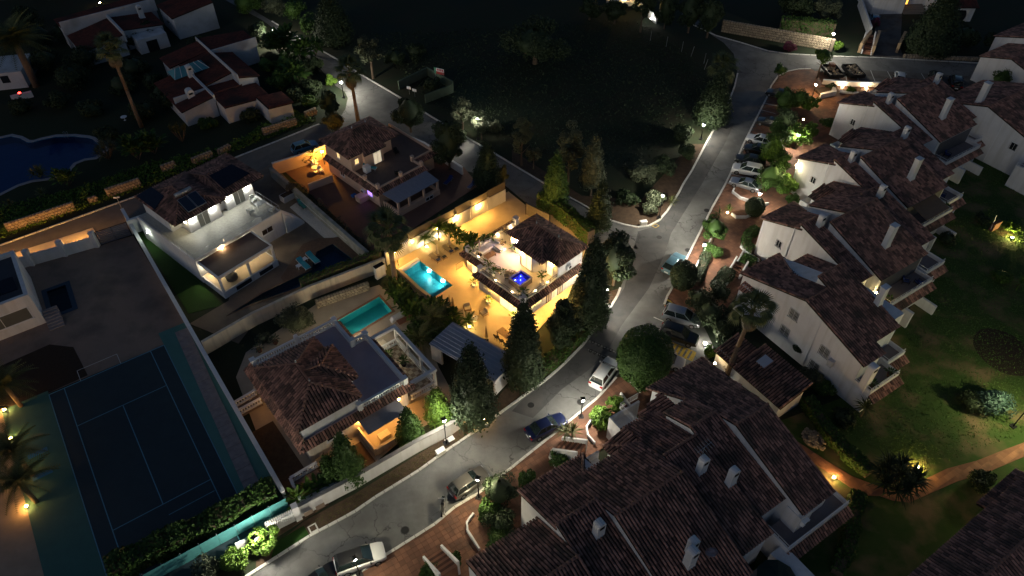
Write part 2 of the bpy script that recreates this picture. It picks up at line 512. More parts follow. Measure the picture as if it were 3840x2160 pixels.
def tree(name, label, cat, kind, base, r, h, th, m, n=1800, leaf=.17, group=None, trunk_r=None, m2=None, lean=(0, 0), limbs=4):
    n, leaf = int(n * 2.1), leaf * .74
    t = thing(name, label, cat, (base[0], base[1], base[2] if len(base) > 2 else 0), rnd.uniform(0, 6.28), group)
    tr = trunk_r or max(.07, r * .07)
    b = MB()
    top = (lean[0], lean[1], max(th + .5, th + (h - th) * .45))
    b.tube((0, 0, -.05), (lean[0] * .3, lean[1] * .3, th * .6 + .05), tr * 1.25, tr, 8)
    b.tube((lean[0] * .3, lean[1] * .3, th * .6), top, tr, tr * .5, 8)
    for i in range(limbs):
        a = i * 6.28 / max(1, limbs) + rnd.uniform(-.4, .4)
        z = th * .75 + (h - th) * rnd.uniform(.05, .3)
        b.tube((lean[0] * .5, lean[1] * .5, z), (math.cos(a) * r * .6 + lean[0], math.sin(a) * r * .6 + lean[1], z + (h - th) * .25), tr * .5, tr * .2, 6)
    b.build('trunk', bark, t)
    C, Nn = crown_points(kind, n, r, th, h)
    C[:, 0] += lean[0]; C[:, 1] += lean[1]
    V, Fq = leaf_quads(C, Nn, nr.uniform(.7, 1.3, n) * leaf)
    if kind != 'open':             # dense inner foliage so that the crown is not see-through
        nu, nv = 12, 9
        g = []
        for j in range(nv):
            tt = j / (nv - 1)
            if kind == 'spindle': pr = r * min(1, (tt + .10) / .24) ** .6 * max(0, 1 - tt) ** .62 * .92
            else: pr = r * math.sin(math.pi * (.06 + .88 * tt)) * (.9 if kind == 'ball' else .62)
            zz = th + (h - th) * ((.03 + .9 * tt) if kind == 'spindle' else (.1 + .8 * tt))
            for i in range(nu):
                a = 6.2832 * i / nu
                w_ = rnd.uniform(.82, 1.06)
                g.append((math.cos(a) * pr * w_ + lean[0], math.sin(a) * pr * w_ + lean[1], zz))
        fq = [(j * nu + i, j * nu + (i + 1) % nu, (j + 1) * nu + (i + 1) % nu, (j + 1) * nu + i) for j in range(nv - 1) for i in range(nu)]
        Fq = np.concatenate([Fq, np.array(fq) + len(V)]); V = np.concatenate([V, np.array(g)])
    npmesh('crown', V, Fq, m, t)
    if m2:
        C, Nn = crown_points(kind, n // 4, r * 1.03, th, h)
        V, Fq = leaf_quads(C, Nn, nr.uniform(.7, 1.3, len(C)) * leaf)
        npmesh('blossom', V, Fq, m2, t)
    return t
def shrub(label, base, r, h, m, n=700, leaf=.13, kind='blob', cat='shrub', group=None, name='shrub', m2=None):
    if 'glow' in label or ' lit ' in label or label.startswith('lit'): kind, n = 'open', int(n * 1.3)
    return tree(name, label, cat, kind, base, r, h, .12, m, n, leaf, group, .04, m2, limbs=3)
def hedge(label, path, w, h, m, n=1500, leaf=.13, z=0, group=None, name='hedge'):
    o = path[0]
    t = thing(name, label, 'hedge', (o[0], o[1], z), 0, group)
    seg = [(Vector((path[i][0] - o[0], path[i][1] - o[1], 0)), Vector((path[i + 1][0] - o[0], path[i + 1][1] - o[1], 0))) for i in range(len(path) - 1)]
    L = [(b - a).length for a, b in seg]
    cs, ns = [], []
    core = MB()
    for (a, b), l in zip(seg, L):
        k = int(n * l / sum(L))
        d = (b - a).normalized(); s = Vector((-d.y, d.x, 0))
        tt = nr.random(k); side = nr.random(k)
        per = 2 * h + w
        for j in range(k):
            p = side[j] * per
            c = a + d * (tt[j] * l)
            wob = .1 * w * math.sin(tt[j] * l * 1.7) + rnd.gauss(0, .06)
            if p < h: c = c + s * (w / 2 + wob); c.z = p; nn = s
            elif p < h + w: c = c + s * (p - h - w / 2); c.z = h + wob; nn = Vector((0, 0, 1))
            else: c = c - s * (w / 2 + wob); c.z = p - h - w; nn = -s
            cs.append(c); ns.append(nn)
        core.hexa([a - s * w * .4, b - s * w * .4, b + s * w * .4, a + s * w * .4],
                  [v + Vector((0, 0, h * .9)) for v in (a - s * w * .4, b - s * w * .4, b + s * w * .4, a + s * w * .4)])
    core.build('twigs', bark, t)
    C = np.array(cs); Nn = unit(np.array(ns) + nr.normal(size=(len(cs), 3)) * .6)
    V, Fq = leaf_quads(C, Nn, nr.uniform(.7, 1.3, len(C)) * leaf)
    npmesh('foliage', V, Fq, m, t)
    return t
# palm fronds share meshes
def fan_frond(R0, pet, droop):
    b = MB()
    b.tube((0, 0, 0), (pet, 0, pet * .12), .03, .02, 4)
    n = 13
    for i in range(n):
        a = (i / (n - 1) - .5) * 2.3
        l = R0 * (.75 + .25 * math.cos(a))
        ca, sa = math.cos(a), math.sin(a)
        w = .06
        o = Vector((pet, 0, pet * .12))
        d = Vector((ca, sa, .05)); s = Vector((-sa, ca, 0)) * w
        m1 = o + d * l * .55; e = o + d * l + Vector((0, 0, -droop * l))
        b.add([o - s * .3, m1 - s, e, m1 + s, o + s * .3], [(0, 1, 3, 4), (1, 2, 3)])
    return b.mesh('frond')
def feather_frond(L, droop, n=20, w=.5):
    b = MB()
    pts = [Vector((L * t, 0, L * (.35 * t - droop * t * t))) for t in [i / 8 for i in range(9)]]
    for i in range(8): b.tube(pts[i], pts[i + 1], .035 * (1 - i / 9), .035 * (1 - (i + 1) / 9), 4)
    for i in range(n):
        t = .12 + .88 * i / n
        c = Vector((L * t, 0, L * (.35 * t - droop * t * t)))
        l = w * math.sin(math.pi * min(1, t * .8 + .18)) + .1
        for s in (-1, 1):
            e = c + Vector((l * .5, s * l, -l * .35))
            b.add([c - Vector((.045, 0, 0)), c + Vector((.045, 0, 0)), e], [(0, 1, 2)])
    return b.mesh('frond')
def setm(me, m): me.materials.append(m); return me
FAN = [setm(fan_frond(.95, .9, .3), lf_palm), setm(fan_frond(.85, 1.0, .5), lf_palm), setm(fan_frond(.9, .75, .6), lf_palm)]
DRY = [setm(fan_frond(.8, .8, .5), lf_dead), setm(fan_frond(.7, .9, .7), lf_dead)]
FEA = [setm(feather_frond(2.6, .75), lf_palm), setm(feather_frond(2.3, .9), lf_palm)]
FEAL = [setm(feather_frond(1.7, .8, 16, .38), lf_lite), setm(feather_frond(1.5, .95, 16, .36), lf_lite)]
def sword(L, w):
    b = MB()
    b.add([(0, -w * .6, 0), (0, w * .6, 0), (L * .6, w, L * .1), (L, 0, -L * .05), (L * .6, -w, L * .1)], [(0, 4, 2, 1), (4, 3, 2)])
    return b.mesh('leaf_blade')
YUC = [setm(sword(.8, .035), lf_palm), setm(sword(.7, .03), lf_mid)]
def paddle(L, w, pet):
    b = MB()
    b.tube((0, 0, 0), (pet, 0, 0), .025, .018, 4)
    prev = None
    pr = [(0, .15), (.2, .8), (.5, 1), (.8, .7), (1, .02)]
    vs = []; fs = []
    for i, (t, k) in enumerate(pr):
        x = pet + L * t; z = -.35 * L * t * t
        vs += [(x, -w * k, z + .12 * w), (x, 0, z), (x, w * k, z + .12 * w)]
        if i: o = 3 * i; fs += [(o - 3, o - 2, o + 1, o), (o - 2, o - 1, o + 2, o + 1)]
    b.add(vs, fs)
    return b.mesh('leaf_blade')
PAD = [setm(paddle(.9, .2, 1.0), lf_lite), setm(paddle(1.1, .26, .9), lf_mid), setm(paddle(.8, .2, .6), lf_lite)]
def put(me, name, parent, loc, az, el, roll=0, s=1.0):
    o = bpy.data.objects.new(name, me)
    o.location = loc
    o.rotation_euler = (Matrix.Rotation(az, 3, 'Z') @ Matrix.Rotation(-el, 3, 'Y') @ Matrix.Rotation(roll, 3, 'X')).to_euler()
    o.scale = (s, s, s)
    col.objects.link(o); o.parent = parent
    return o
def fan_palm(label, base, top, s=1.0, nf=34, skirt=14, group='fan palms'):
    nf = int(nf * .8)
    base = Vector((base[0], base[1], 0))
    t = thing('fan_palm', label, 'palm', base, 0, group)
    tp = Vector(top) - base
    b = MB()
    mid = tp * .5 + Vector((tp.x * -.08, tp.y * -.08, 0))
    b.tube((0, 0, -.05), mid, .24 * s, .17 * s, 10); b.tube(mid, tp, .17 * s, .15 * s, 10)
    b.build('trunk', palmbark, t, True)
    for i in range(nf):
        k = i / nf
        put(FAN[i % 3], 'frond', t, tp + Vector((0, 0, .1)), i * 2.4 + rnd.uniform(-.2, .2), R(82 - 122 * k) + rnd.uniform(-.15, .15), rnd.uniform(-.3, .3), s * rnd.uniform(.9, 1.1))
    for i in range(skirt):
        put(DRY[i % 2], 'dry_frond', t, tp + Vector((0, 0, -.15 - .5 * s * (i % 3) / 3)), i * 2.4, R(-58 - rnd.uniform(0, 28)), rnd.uniform(-.3, .3), s * rnd.uniform(.8, 1))
    return t
def feather_palm(label, base, th, s=1.0, nf=30, meshes=None, group='feather palms', tr=.16, z=0, name='feather_palm'):
    t = thing(name, label, 'palm', (base[0], base[1], z), rnd.uniform(0, 6), group)
    b = MB(); b.tube((0, 0, -.05), (.05, .03, th), tr * 1.2 * s, tr * s, 9); b.build('trunk', palmbark, t, True)
    ms = meshes or FEA
    for i in range(nf):
        k = i / nf
        put(ms[i % len(ms)], 'frond', t, (.05, .03, th), i * 2.4 + rnd.uniform(-.2, .2), R(70 - 85 * k), rnd.uniform(-.25, .25), s * rnd.uniform(.85, 1.1))
    return t
def joined(name, metalist, m, parent):         # many leaf blades of one plant as one mesh
    vs, fs = [], []
    for me, M in metalist:
        o = len(vs)
        vs += [tuple(M @ v.co) for v in me.vertices]
        fs += [tuple(i + o for i in p.vertices) for p in me.polygons]
    b = MB(); b.v = vs; b.f = fs
    return b.build(name, m, parent)
def rosette_plant(label, base, th, meshes, m, nl=26, s=1.0, z=0, heads=1, spread=.4, elr=(85, -25), name='yucca', cat='plant', group=None):
    t = thing(name, label, cat, (base[0], base[1], z), rnd.uniform(0, 6), group)
    b = MB(); L = []
    for hq in range(heads):
        a = hq * 2.4
        hp = Vector((math.cos(a) * spread * (hq > 0), math.sin(a) * spread * (hq > 0), th * (1 - .18 * (hq % 3) * (hq > 0))))
        b.tube((0, 0, -.03), hp, .07 * s, .05 * s, 6)
        for i in range(nl):
            k = i / nl
            M = Matrix.Translation(hp) @ Matrix.Rotation(i * 2.4 + rnd.uniform(-.2, .2), 4, 'Z') @ Matrix.Rotation(-R(elr[0] + (elr[1] - elr[0]) * k) + rnd.uniform(-.1, .1), 4, 'Y') @ Matrix.Rotation(rnd.uniform(-.4, .4), 4, 'X') @ Matrix.Scale(s * rnd.uniform(.8, 1.15), 4)
            L.append((meshes[i % len(meshes)], M))
    b.build('stem', bark, t)
    joined('foliage', L, m, t)
    return t
def pot_plant(label, loc, s=1.0, tall=0, m=None, potm=None, group='potted plants', meshes=None, nl=18):
    t = thing('potted_plant', label, 'plant', loc, rnd.uniform(0, 6), group)
    b = MB(); b.lathe([(.2 * s, 0), (.28 * s, .25 * s), (.3 * s, .45 * s), (.26 * s, .45 * s), (.25 * s, .4 * s)], n=14); b.build('pot', potm or potw, t, True)
    L = []
    for i in range(nl):
        k = i / nl
        M = Matrix.Translation((0, 0, .42 * s + tall * k)) @ Matrix.Rotation(i * 2.4, 4, 'Z') @ Matrix.Rotation(-R(80 - 75 * k), 4, 'Y') @ Matrix.Scale(s * rnd.uniform(.3, .44), 4)
        L.append(((meshes or PAD)[i % 2], M))
    if tall:
        MB().tube((0, 0, .4 * s), (0, 0, tall + .4 * s), .03, .02, 6).build('stem', bark, t)
    joined('foliage', L, m or lf_lite, t)
    return t

# ------------------------------------------------------------------ lamps
COOL, WARM, AMBER = (1.0, .93, .76), (1.0, .68, .32), (1.0, .46, .1)
def lantern_glow(c, s): return glow('lantern_%d_%d' % (int(c[2] * 100), int(s)), c, s)
LP = 2.2
def street_lamp(label, base, h=4.0, c=COOL, s=170, group='street lanterns', arm=0):
    t = thing('street_lamp', label, 'lamp', (base[0], base[1], 0), rnd.uniform(0, 1.5), group)
    b = MB(); b.box(-.28, .28, -.28, .28, 0, .14); b.lathe([(.09, .14), (.06, .8), (.05, h - .1)], n=8); b.build('pole', iron, t)
    b = MB(); b.hexa([(-.1, -.1, h), (.1, -.1, h), (.1, .1, h), (-.1, .1, h)], [(-.19, -.19, h + .38), (.19, -.19, h + .38), (.19, .19, h + .38), (-.19, .19, h + .38)])
    b.build('lantern_glass', lantern_glow(c, s * LP), t)
    b = MB(); b.hexa([(-.24, -.24, h + .385), (.24, -.24, h + .385), (.24, .24, h + .385), (-.24, .24, h + .385)], [(-.06, -.06, h + .56), (.06, -.06, h + .56), (.06, .06, h + .56), (-.06, .06, h + .56)])
    b.tube((0, 0, h + .56), (0, 0, h + .7), .03, .01, 6)
    b.build('cap', iron, t)
    return t
def ground_light(label, loc, c=WARM, s=300, r=.1, group='garden spotlights', name='garden_light', h=.35):
    t = thing(name, label, 'lamp', loc, 0, group)
    b = MB(); b.lathe([(r * 1.2, 0), (r * .5, .04), (r * .5, h * .6), (r * 1.3, h * .6 + .02)], n=8); b.build('stake', iron, t)
    b = MB(); b.lathe([(r, h * .6 + .025), (r * 1.15, h * .8), (r * .5, h)], n=8); b.build('bulb', lantern_glow(c, s * LP), t)
    return t
def wall_light(name, parent, loc, nrm, c=WARM, s=300, up=True, w=.1):
    # sconce: back plate and an open glowing tube, as part of its wall or house
    n = Vector(nrm).normalized(); sd_ = Vector((-n.y, n.x, 0)); l = Vector(loc)
    b = MB()
    def bx(c0, a, d, h):
        c0 = Vector(c0)
        P = [c0 + sd_ * x * a + n * y * d for x, y in ((-1, 0), (1, 0), (1, 1), (-1, 1))]
        b.hexa([p - Vector((0, 0, h)) for p in P], [p + Vector((0, 0, h)) for p in P])
    bx(l, w * .6, .06, .12)
    o = b.build(name, iron, parent)
    b = MB(); bx(l + n * .065, w, .1, .09 if up else .05)
    b.build('glow_glass', lantern_glow(c, s * LP), o)
    return o
# ================================================================== the ground, roads, paving
def poly(*specs):       # specs: (sheet function, [(x,y), ...]) ...
    out = []
    for fn, pts in specs:
        out += [fn(x, y) for x, y in pts]
    return out
S = {(r, c): sheet(r, c) for r in range(4) for c in range(4)}
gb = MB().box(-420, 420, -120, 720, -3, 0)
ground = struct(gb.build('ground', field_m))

LK = poly((S[3, 1], [(-250, 1560), (0, 1395), (540, 1050), (1000, 800), (1200, 660), (1640, 390), (1900, 200), (2200, 0)]),
          (S[2, 2], [(130, 1080), (330, 935), (500, 790), (700, 590), (860, 380), (960, 250), (1060, 80), (1090, 0)]))
FK = poly((S[1, 2], [(990, 770), (1130, 815), (1260, 840), (1380, 825), (1480, 770), (1560, 680), (1610, 600), (1680, 490), (1720, 410), (1810, 270), (1950, 0)]),
          (S[0, 2], [(2070, 1235), (2180, 1030), (2240, 870), (2270, 740)]))
OK_ = poly((S[0, 2], [(1800, 240), (2050, 360), (2300, 430), (2576, 515)]), (S[0, 3], [(200, 545), (650, 570), (1020, 580), (1360, 597), (2270, 645), (2750, 640)]))
RK1 = poly((S[0, 3], [(2750, 800), (2070, 770), (1030, 712), (430, 695), (300, 700), (200, 720), (100, 770), (30, 870), (0, 960)]),
           (S[0, 2], [(2500, 1110)]), (S[1, 2], [(2330, 0), (2250, 190), (2150, 400), (2010, 650), (1890, 890), (1740, 1190)]), (S[2, 2], [(1600, 20), (1560, 90), (1530, 170)]))
RK2 = poly((S[2, 2], [(1420, 300), (1340, 430), (1250, 600), (1050, 900), (860, 1110), (690, 1250), (450, 1449)]), (S[3, 2], [(210, 190), (0, 360)]),
           (S[3, 1], [(2230, 625), (2000, 760), (1800, 930), (1500, 1120), (1290, 1250), (1060, 1410), (850, 1560)]))
sheetpoly('road', LK + poly((S[1, 2], [(1250, 1050)])) + FK[1:] + poly((S[0, 2], [(2230, 540), (2130, 430), (1700, 150), (1750, 100)])) + OK_[1:] + RK1 + RK2, .02, asph)
RF = poly((S[0, 1], [(160, 215), (480, 410), (800, 590), (1110, 785), (1360, 930), (1960, 1295)]), (S[1, 1], [(2230, 0), (2420, 110)]), (S[1, 2], [(0, 205), (290, 380), (560, 530), (760, 640), (990, 770)]))
sheetpoly('side_road', poly((S[0, 1], [(-300, -60)])) + RF + poly((S[1, 2], [(1130, 815), (1270, 1060), (700, 960), (200, 640)]), (S[1, 1], [(2400, 330), (2050, 260)]),
          (S[0, 1], [(1400, 1320), (760, 1300), (900, 1100), (925, 990), (890, 920), (810, 870), (600, 640), (250, 340), (60, 200), (-420, -60)])), .026, asph)
sheetpoly('upper_road', poly((S[0, 1], [(640, 1250), (150, 1449)]), (S[1, 0], [(1400, 520), (0, 1025), (-700, 1275), (-700, 1500), (0, 1260), (950, 950), (1700, 740)]), (S[1, 1], [(0, 470), (300, 180), (760, -90)]), (S[0, 1], [(950, 1230)])), .032,
          mat('road_brownish', (.17, .155, .14), (.125, .115, .105), .9, .8, 8, .2, 14))
sheetpoly('road_resurfacing', poly((S[1, 2], [(1955, 20), (2140, 0), (1900, 420), (1600, 900), (1540, 1100), (1380, 1449)]), (S[2, 2], [(1100, 380), (960, 640), (780, 820), (500, 1020), (210, 1310), (0, 1240), (100, 1130), (330, 955), (520, 790), (720, 590), (880, 380), (1080, 80)]),
          (S[1, 2], [(1130, 1449), (1200, 1150), (1270, 880), (1400, 840), (1500, 770), (1640, 580)])), .026, asph_d)
sheetpoly('road_patch', poly((S[0, 2], [(2060, 1270), (2160, 1230), (2235, 1245), (2140, 1449)]), (S[1, 2], [(2080, 60), (1970, 30)])), .031, asph_d)
# dry verge between road and garden walls
sheetpoly('verge', LK[1:] + poly((S[2, 2], [(900, 60), (500, 600), (150, 860), (-60, 1000)]), (S[2, 1], [(2350, 1200)]), (S[3, 1], [(1900, 60), (1640, 220), (1000, 620), (480, 900), (0, 1300)])), .016, soil)
sheetpoly('verge', poly((S[1, 2], [(990, 770), (1130, 815), (1260, 840), (1380, 825), (1480, 770), (1560, 680), (1720, 410), (1950, 0), (1800, 0), (1300, 560), (700, 520), (0, 60), (0, 205), (560, 530)])), .012, soil)
# terracotta pavements
PV1 = poly((S[0, 3], [(430, 700), (300, 705), (200, 725), (100, 775), (30, 875), (0, 965)]), (S[0, 2], [(2510, 1110)]), (S[1, 2], [(2335, 0), (2255, 190), (2155, 400), (2015, 650), (1895, 890), (1745, 1190)]), (S[2, 2], [(1605, 20), (1565, 90), (1700, 260), (2100, 300)]), (S[1, 3], [(-60, 1150), (250, 750)]), (S[0, 3], [(800, 1300), (1200, 1000), (1200, 860)]))
sheetpoly('pavement', PV1, .1, terra_j)
PV2 = poly((S[2, 2], [(1060, 905), (870, 1115), (700, 1255), (460, 1455)]), (S[3, 2], [(220, 195), (10, 365)]), (S[3, 1], [(2240, 632), (2010, 768), (1810, 938), (1510, 1128), (1300, 1258), (1070, 1418), (870, 1570), (1900, 1600), (2500, 1449)]), (S[3, 2], [(250, 620), (800, 260)]), (S[2, 2], [(1350, 1250), (1650, 830)]))
sheetpoly('pavement', PV2, .1, terra_j)
def inside(p, pg):
    c = False
    for i in range(len(pg)):
        a, b = pg[i], pg[i - 1]
        if (a[1] > p[1]) != (b[1] > p[1]) and p[0] < (b[0] - a[0]) * (p[1] - a[1]) / (b[1] - a[1]) + a[0]: c = not c
    return c
def pavers(name, pg, z, a, size, m, k, parent, th=.02, gap=.025):
    xs = [p[0] for p in pg]; ys = [p[1] for p in pg]
    cx, cy = sum(xs) / len(xs), sum(ys) / len(ys)
    rr = max(max(xs) - min(xs), max(ys) - min(ys)) * .75
    n = int(rr / size)
    ca, sa = math.cos(a), math.sin(a)
    L = []
    hs = size / 2 - gap / 2
    for i in range(-n, n):
        for j in range(-n, n):
            u, v = (i + .5 * (j % 2) * 0) * size, j * size
            p = (cx + u * ca - v * sa, cy + u * sa + v * ca)
            if all(inside((p[0] + (sx * ca - sy * sa) * hs, p[1] + (sx * sa + sy * ca) * hs), pg) for sx in (-1, 1) for sy in (-1, 1)):
                L.append(p)
    L.sort(key=lambda p: p[0] ** 2 + p[1] ** 2)
    me = MB().box(-hs, hs, -hs, hs, -.01, th).mesh(name); me.materials.append(m)
    for p in L[:k]:
        o = bpy.data.objects.new(name, me); o.location = (p[0], p[1], z + rnd.uniform(0, .004)); o.rotation_euler = (0, 0, a)
        col.objects.link(o); o.parent = parent
    b = MB()
    for p in L[k:]:
        q = [(p[0] + (sx * ca - sy * sa) * hs, p[1] + (sx * sa + sy * ca) * hs) for sx, sy in ((-1, -1), (1, -1), (1, 1), (-1, 1))]
        zz = z + th + rnd.uniform(0, .004)
        b.add([(*c, zz) for c in q], [(0, 1, 2, 3)])
    if b.v:
        o = b.build('paver_field', m, parent); o['kind'] = 'stuff'
pv = [o for o in bpy.data.objects if o.name.startswith('pavement')]
pavers('paver', PV2, .1, R(33), .5, terra, 280, pv[1])
pavers('paver', PV1, .1, R(33), .5, terra, 0, pv[0])

# kerbs of single stones
KST = MB().box(-.47, .47, -.13, .13, -.1, .135).mesh('kerb_stone'); KST.materials.append(kerb_m)
def kerb(pts, step=.98):
    b = MB()
    P = [Vector((p[0], p[1], 0)) for p in pts]
    for i in range(len(P) - 1):
        d = (P[i + 1] - P[i]).normalized(); s = Vector((-d.y, d.x, 0)) * .1
        b.hexa([P[i] - s, P[i + 1] - s, P[i + 1] + s, P[i] + s], [q + Vector((0, 0, .1)) for q in (P[i] - s, P[i + 1] - s, P[i + 1] + s, P[i] + s)])
    ko = struct(b.build('kerb', mortar))
    acc = 0
    for i in range(len(P) - 1):
        d = P[i + 1] - P[i]; l = d.length
        n = max(1, round(l / step))
        for k in range(n):
            o = bpy.data.objects.new('kerb_stone', KST)
            c = P[i] + d * ((k + .5) / n)
            o.location = (c.x, c.y, rnd.uniform(-.012, .008))
            o.rotation_euler = (0, 0, math.atan2(d.y, d.x) + rnd.uniform(-.015, .015)); o.scale = (l / n / .98, 1, 1)
            col.objects.link(o); o.parent = ko
kerb(LK); kerb(FK); kerb(RF[4:]); kerb(RK2[3:], 1.0); kerb(OK_, 2.0); kerb(RK1[3:], 1.6); kerb(RF[:5], 2.0)
kerb(poly((S[1, 0], [(-400, 1170), (0, 1025), (1400, 520)]), (S[0, 1], [(150, 1449), (640, 1250)])), 1.5)

# parking bays
sheetpoly('parking', poly((S[0, 3], [(15, 930), (0, 965)]), (S[0, 2], [(2505, 1110)]), (S[1, 2], [(2335, 0), (2255, 190), (2155, 400), (2480, 480), (2700, 100)]), (S[0, 3], [(150, 1300), (320, 1000)])), .115, asph_b)
sheetpoly('parking', poly((S[0, 3], [(440, 700), (1030, 714), (2070, 775), (2100, 900), (1130, 855), (530, 825)])), .115, asph_b)
sheetpoly('parking', poly((S[2, 2], [(1530, 175), (1420, 300), (1340, 430), (1250, 600), (1130, 770), (1400, 900), (1740, 800), (1970, 720), (2060, 660), (1960, 450), (1860, 260), (1640, 165)])), .03, asph)
def line_mark(name, a, b, w=.11, z=.13, m=None):
    a, b = Vector((a[0], a[1], 0)), Vector((b[0], b[1], 0))
    d = (b - a).normalized(); s = Vector((-d.y, d.x, 0)) * w / 2
    o = MB().add([(*(a - s).xy, z), (*(b - s).xy, z), (*(b + s).xy, z), (*(a + s).xy, z)], [(0, 1, 2, 3)]).build(name, m or mat('road_paint', (.6, .6, .58), (.42, .42, .4), .7, 4))
    return struct(o)
for a, b in (((S[0, 3], 690, 700), (730, 825)), ((S[0, 3], 775, 715), (790, 825)), ((S[0, 3], 900, 780), (905, 830)), ((S[0, 3], 1030, 714), (1080, 840)), ((S[0, 3], 1200, 725), (1240, 800)), ((S[0, 3], 1540, 745), (1580, 810)),
             ((S[0, 3], 0, 1060), (130, 1080)), ((S[0, 3], 0, 970), (150, 1000)), ((S[0, 2], 2540, 1045), (2700, 1075)), ((S[0, 2], 2495, 1110), (2650, 1150)), ((S[1, 2], 2250, 195), (2480, 250)), ((S[1, 2], 2195, 300), (2440, 380)), ((S[1, 2], 2300, 65), (2500, 110)), ((S[1, 2], 2150, 395), (2480, 475))):
    line_mark('bay_line', a[0](a[1], a[2]), a[0](*b))
yel = mat('yellow_paint', (.6, .4, .04), (.42, .28, .04), .7, 5)
wp = MAT['road_paint']
c0, c1, c2, c3 = [S[2, 2](*p) for p in ((1440, 480), (1850, 650), (1810, 735), (1400, 560))]
for a, b in ((c0, c1), (c3, c2), (c1, c2)): line_mark('bay_line', a, b, .12, .036, yel)
for i in range(9):
    k = (i + .5) / 9
    p, q = c0.lerp(c1, k + .02), c3.lerp(c2, k)
    line_mark('hatch_stripe', p, q, .3, .036, yel)
for a, b in (((1530, 175), (1640, 165 + 30)), ((1560, 120), (1640, 160))): line_mark('hatch_stripe', S[2, 2](*a), S[2, 2](*b), .25, .036, yel)
line_mark('bay_line', S[2, 2](1425, 295), S[2, 2](1600, 370), .12, .036, wp); line_mark('bay_line', S[2, 2](1530, 175), S[2, 2](1700, 230), .12, .036, wp)
for a, b in (((1405, 825), (1445, 845)), ((1445, 845), (1480, 825)), ((1480, 825), (1445, 805)), ((1445, 805), (1405, 825))): line_mark('box_marking', S[1, 2](*a), S[1, 2](*b), .08, .04, yel)
# rubber speed humps of single blocks
blk = mat('rubber_black', (.02, .02, .02), None, .7); blw = mat('rubber_grey', (.2, .2, .19), None, .7)
for nm, a, b, lab in (('speed_hump', (770, 530), (1040, 650), 'black rubber speed hump across the road, the one farther from the white car'), ('speed_hump', (760, 620), (960, 710), 'black rubber speed hump across the road beside the white car bonnet')):
    a, b = S[2, 2](*a), S[2, 2](*b)
    t = thing(nm, lab, 'speed hump', (a.x, a.y, .027), ang(a, b), 'rubber speed humps')
    L = (b - a).length; n = 9
    for i in range(n):
        x0 = i * L / n; x1 = x0 + L / n - .03
        bb = MB().hexa([(x0, -.26, 0), (x1, -.26, 0), (x1, .26, 0), (x0, .26, 0)], [(x0, -.14, .05), (x1, -.14, .05), (x1, .14, .05), (x0, .14, .05)]).build('block', blk if i % 2 else mat('rubber_mid', (.07, .07, .068), None, .7), t)
        MB().box(x0 + .08, x1 - .08, -.1, .1, .051, .056).build('reflector', blw, bb)

# lawns, garden path
sheetpoly('lawn', [Fv(*p) for p in ((2380, 340), (2760, 300), (2760, 1530), (1880, 1530), (1960, 1060), (2120, 1000), (2300, 760))], .015, lawn_m)
gp = poly((S[3, 3], [(240, 60), (600, 300), (850, 450), (1100, 545), (1250, 600), (1420, 560), (1540, 495), (1800, 370), (2100, 290), (2350, 190), (2700, 60), (2700, 200), (2576, 250), (2250, 390), (1900, 500), (1630, 620), (1420, 712), (1250, 690), (1120, 645), (1000, 640), (870, 590), (640, 430), (480, 330), (200, 130)]))
gpo = sheetpoly('path', gp, .05, mat('path_bed', (.3, .14, .08), (.22, .1, .06), .9, 2))
pavers('paver', gp, .05, R(30), .55, terra_l, 0, gpo)
bed = mat('dark_mulch', (.04, .026, .018), (.025, .017, .012), .95, 4, 6, .4, 12)
cxy = S[2, 3](2370, 640)
sheetpoly('planting_bed', [(cxy.x + 3.1 * math.cos(a), cxy.y + 3.6 * math.sin(a)) for a in [i * .314 for i in range(20)]], .022, bed)

# ================================================================== pools
def tile_grid(name, c1, c2, scale=2.2):
    m = mat(name, c1, c2, .35, 1.4, 8)
    nt = m.node_tree; N, L = nt.nodes, nt.links
    br = N.new('ShaderNodeTexBrick'); br.inputs['Scale'].default_value = scale
    br.inputs['Color1'].default_value = (1, 1, 1, 1); br.inputs['Color2'].default_value = (.8, .8, .8, 1); br.inputs['Mortar'].default_value = (.6, .6, .6, 1)
    br.offset = 0; br.inputs['Brick Width'].default_value = .6; br.inputs['Row Height'].default_value = .6
    br.inputs['Mortar Size'].default_value = .02
    geo = N.new('ShaderNodeNewGeometry'); L.new(geo.outputs['Position'], br.inputs['Vector'])
    b = N['Principled BSDF']; src = b.inputs['Base Color'].links[0].from_socket
    mx = N.new('ShaderNodeMix'); mx.data_type = 'RGBA'; mx.blend_type = 'MULTIPLY'; mx.inputs['Factor'].default_value = 1
    L.new(src, mx.inputs['A']); L.new(br.outputs['Color'], mx.inputs['B']); L.new(mx.outputs['Result'], b.inputs['Base Color'])
    return m
w_clear = water_mat('pool_water', (.62, .93, .97), bump=.35, scale=2.5)
w_dark = water_mat('dark_pool_water', (.5, .75, .95), bump=.08, scale=1.5)
HOLES = []
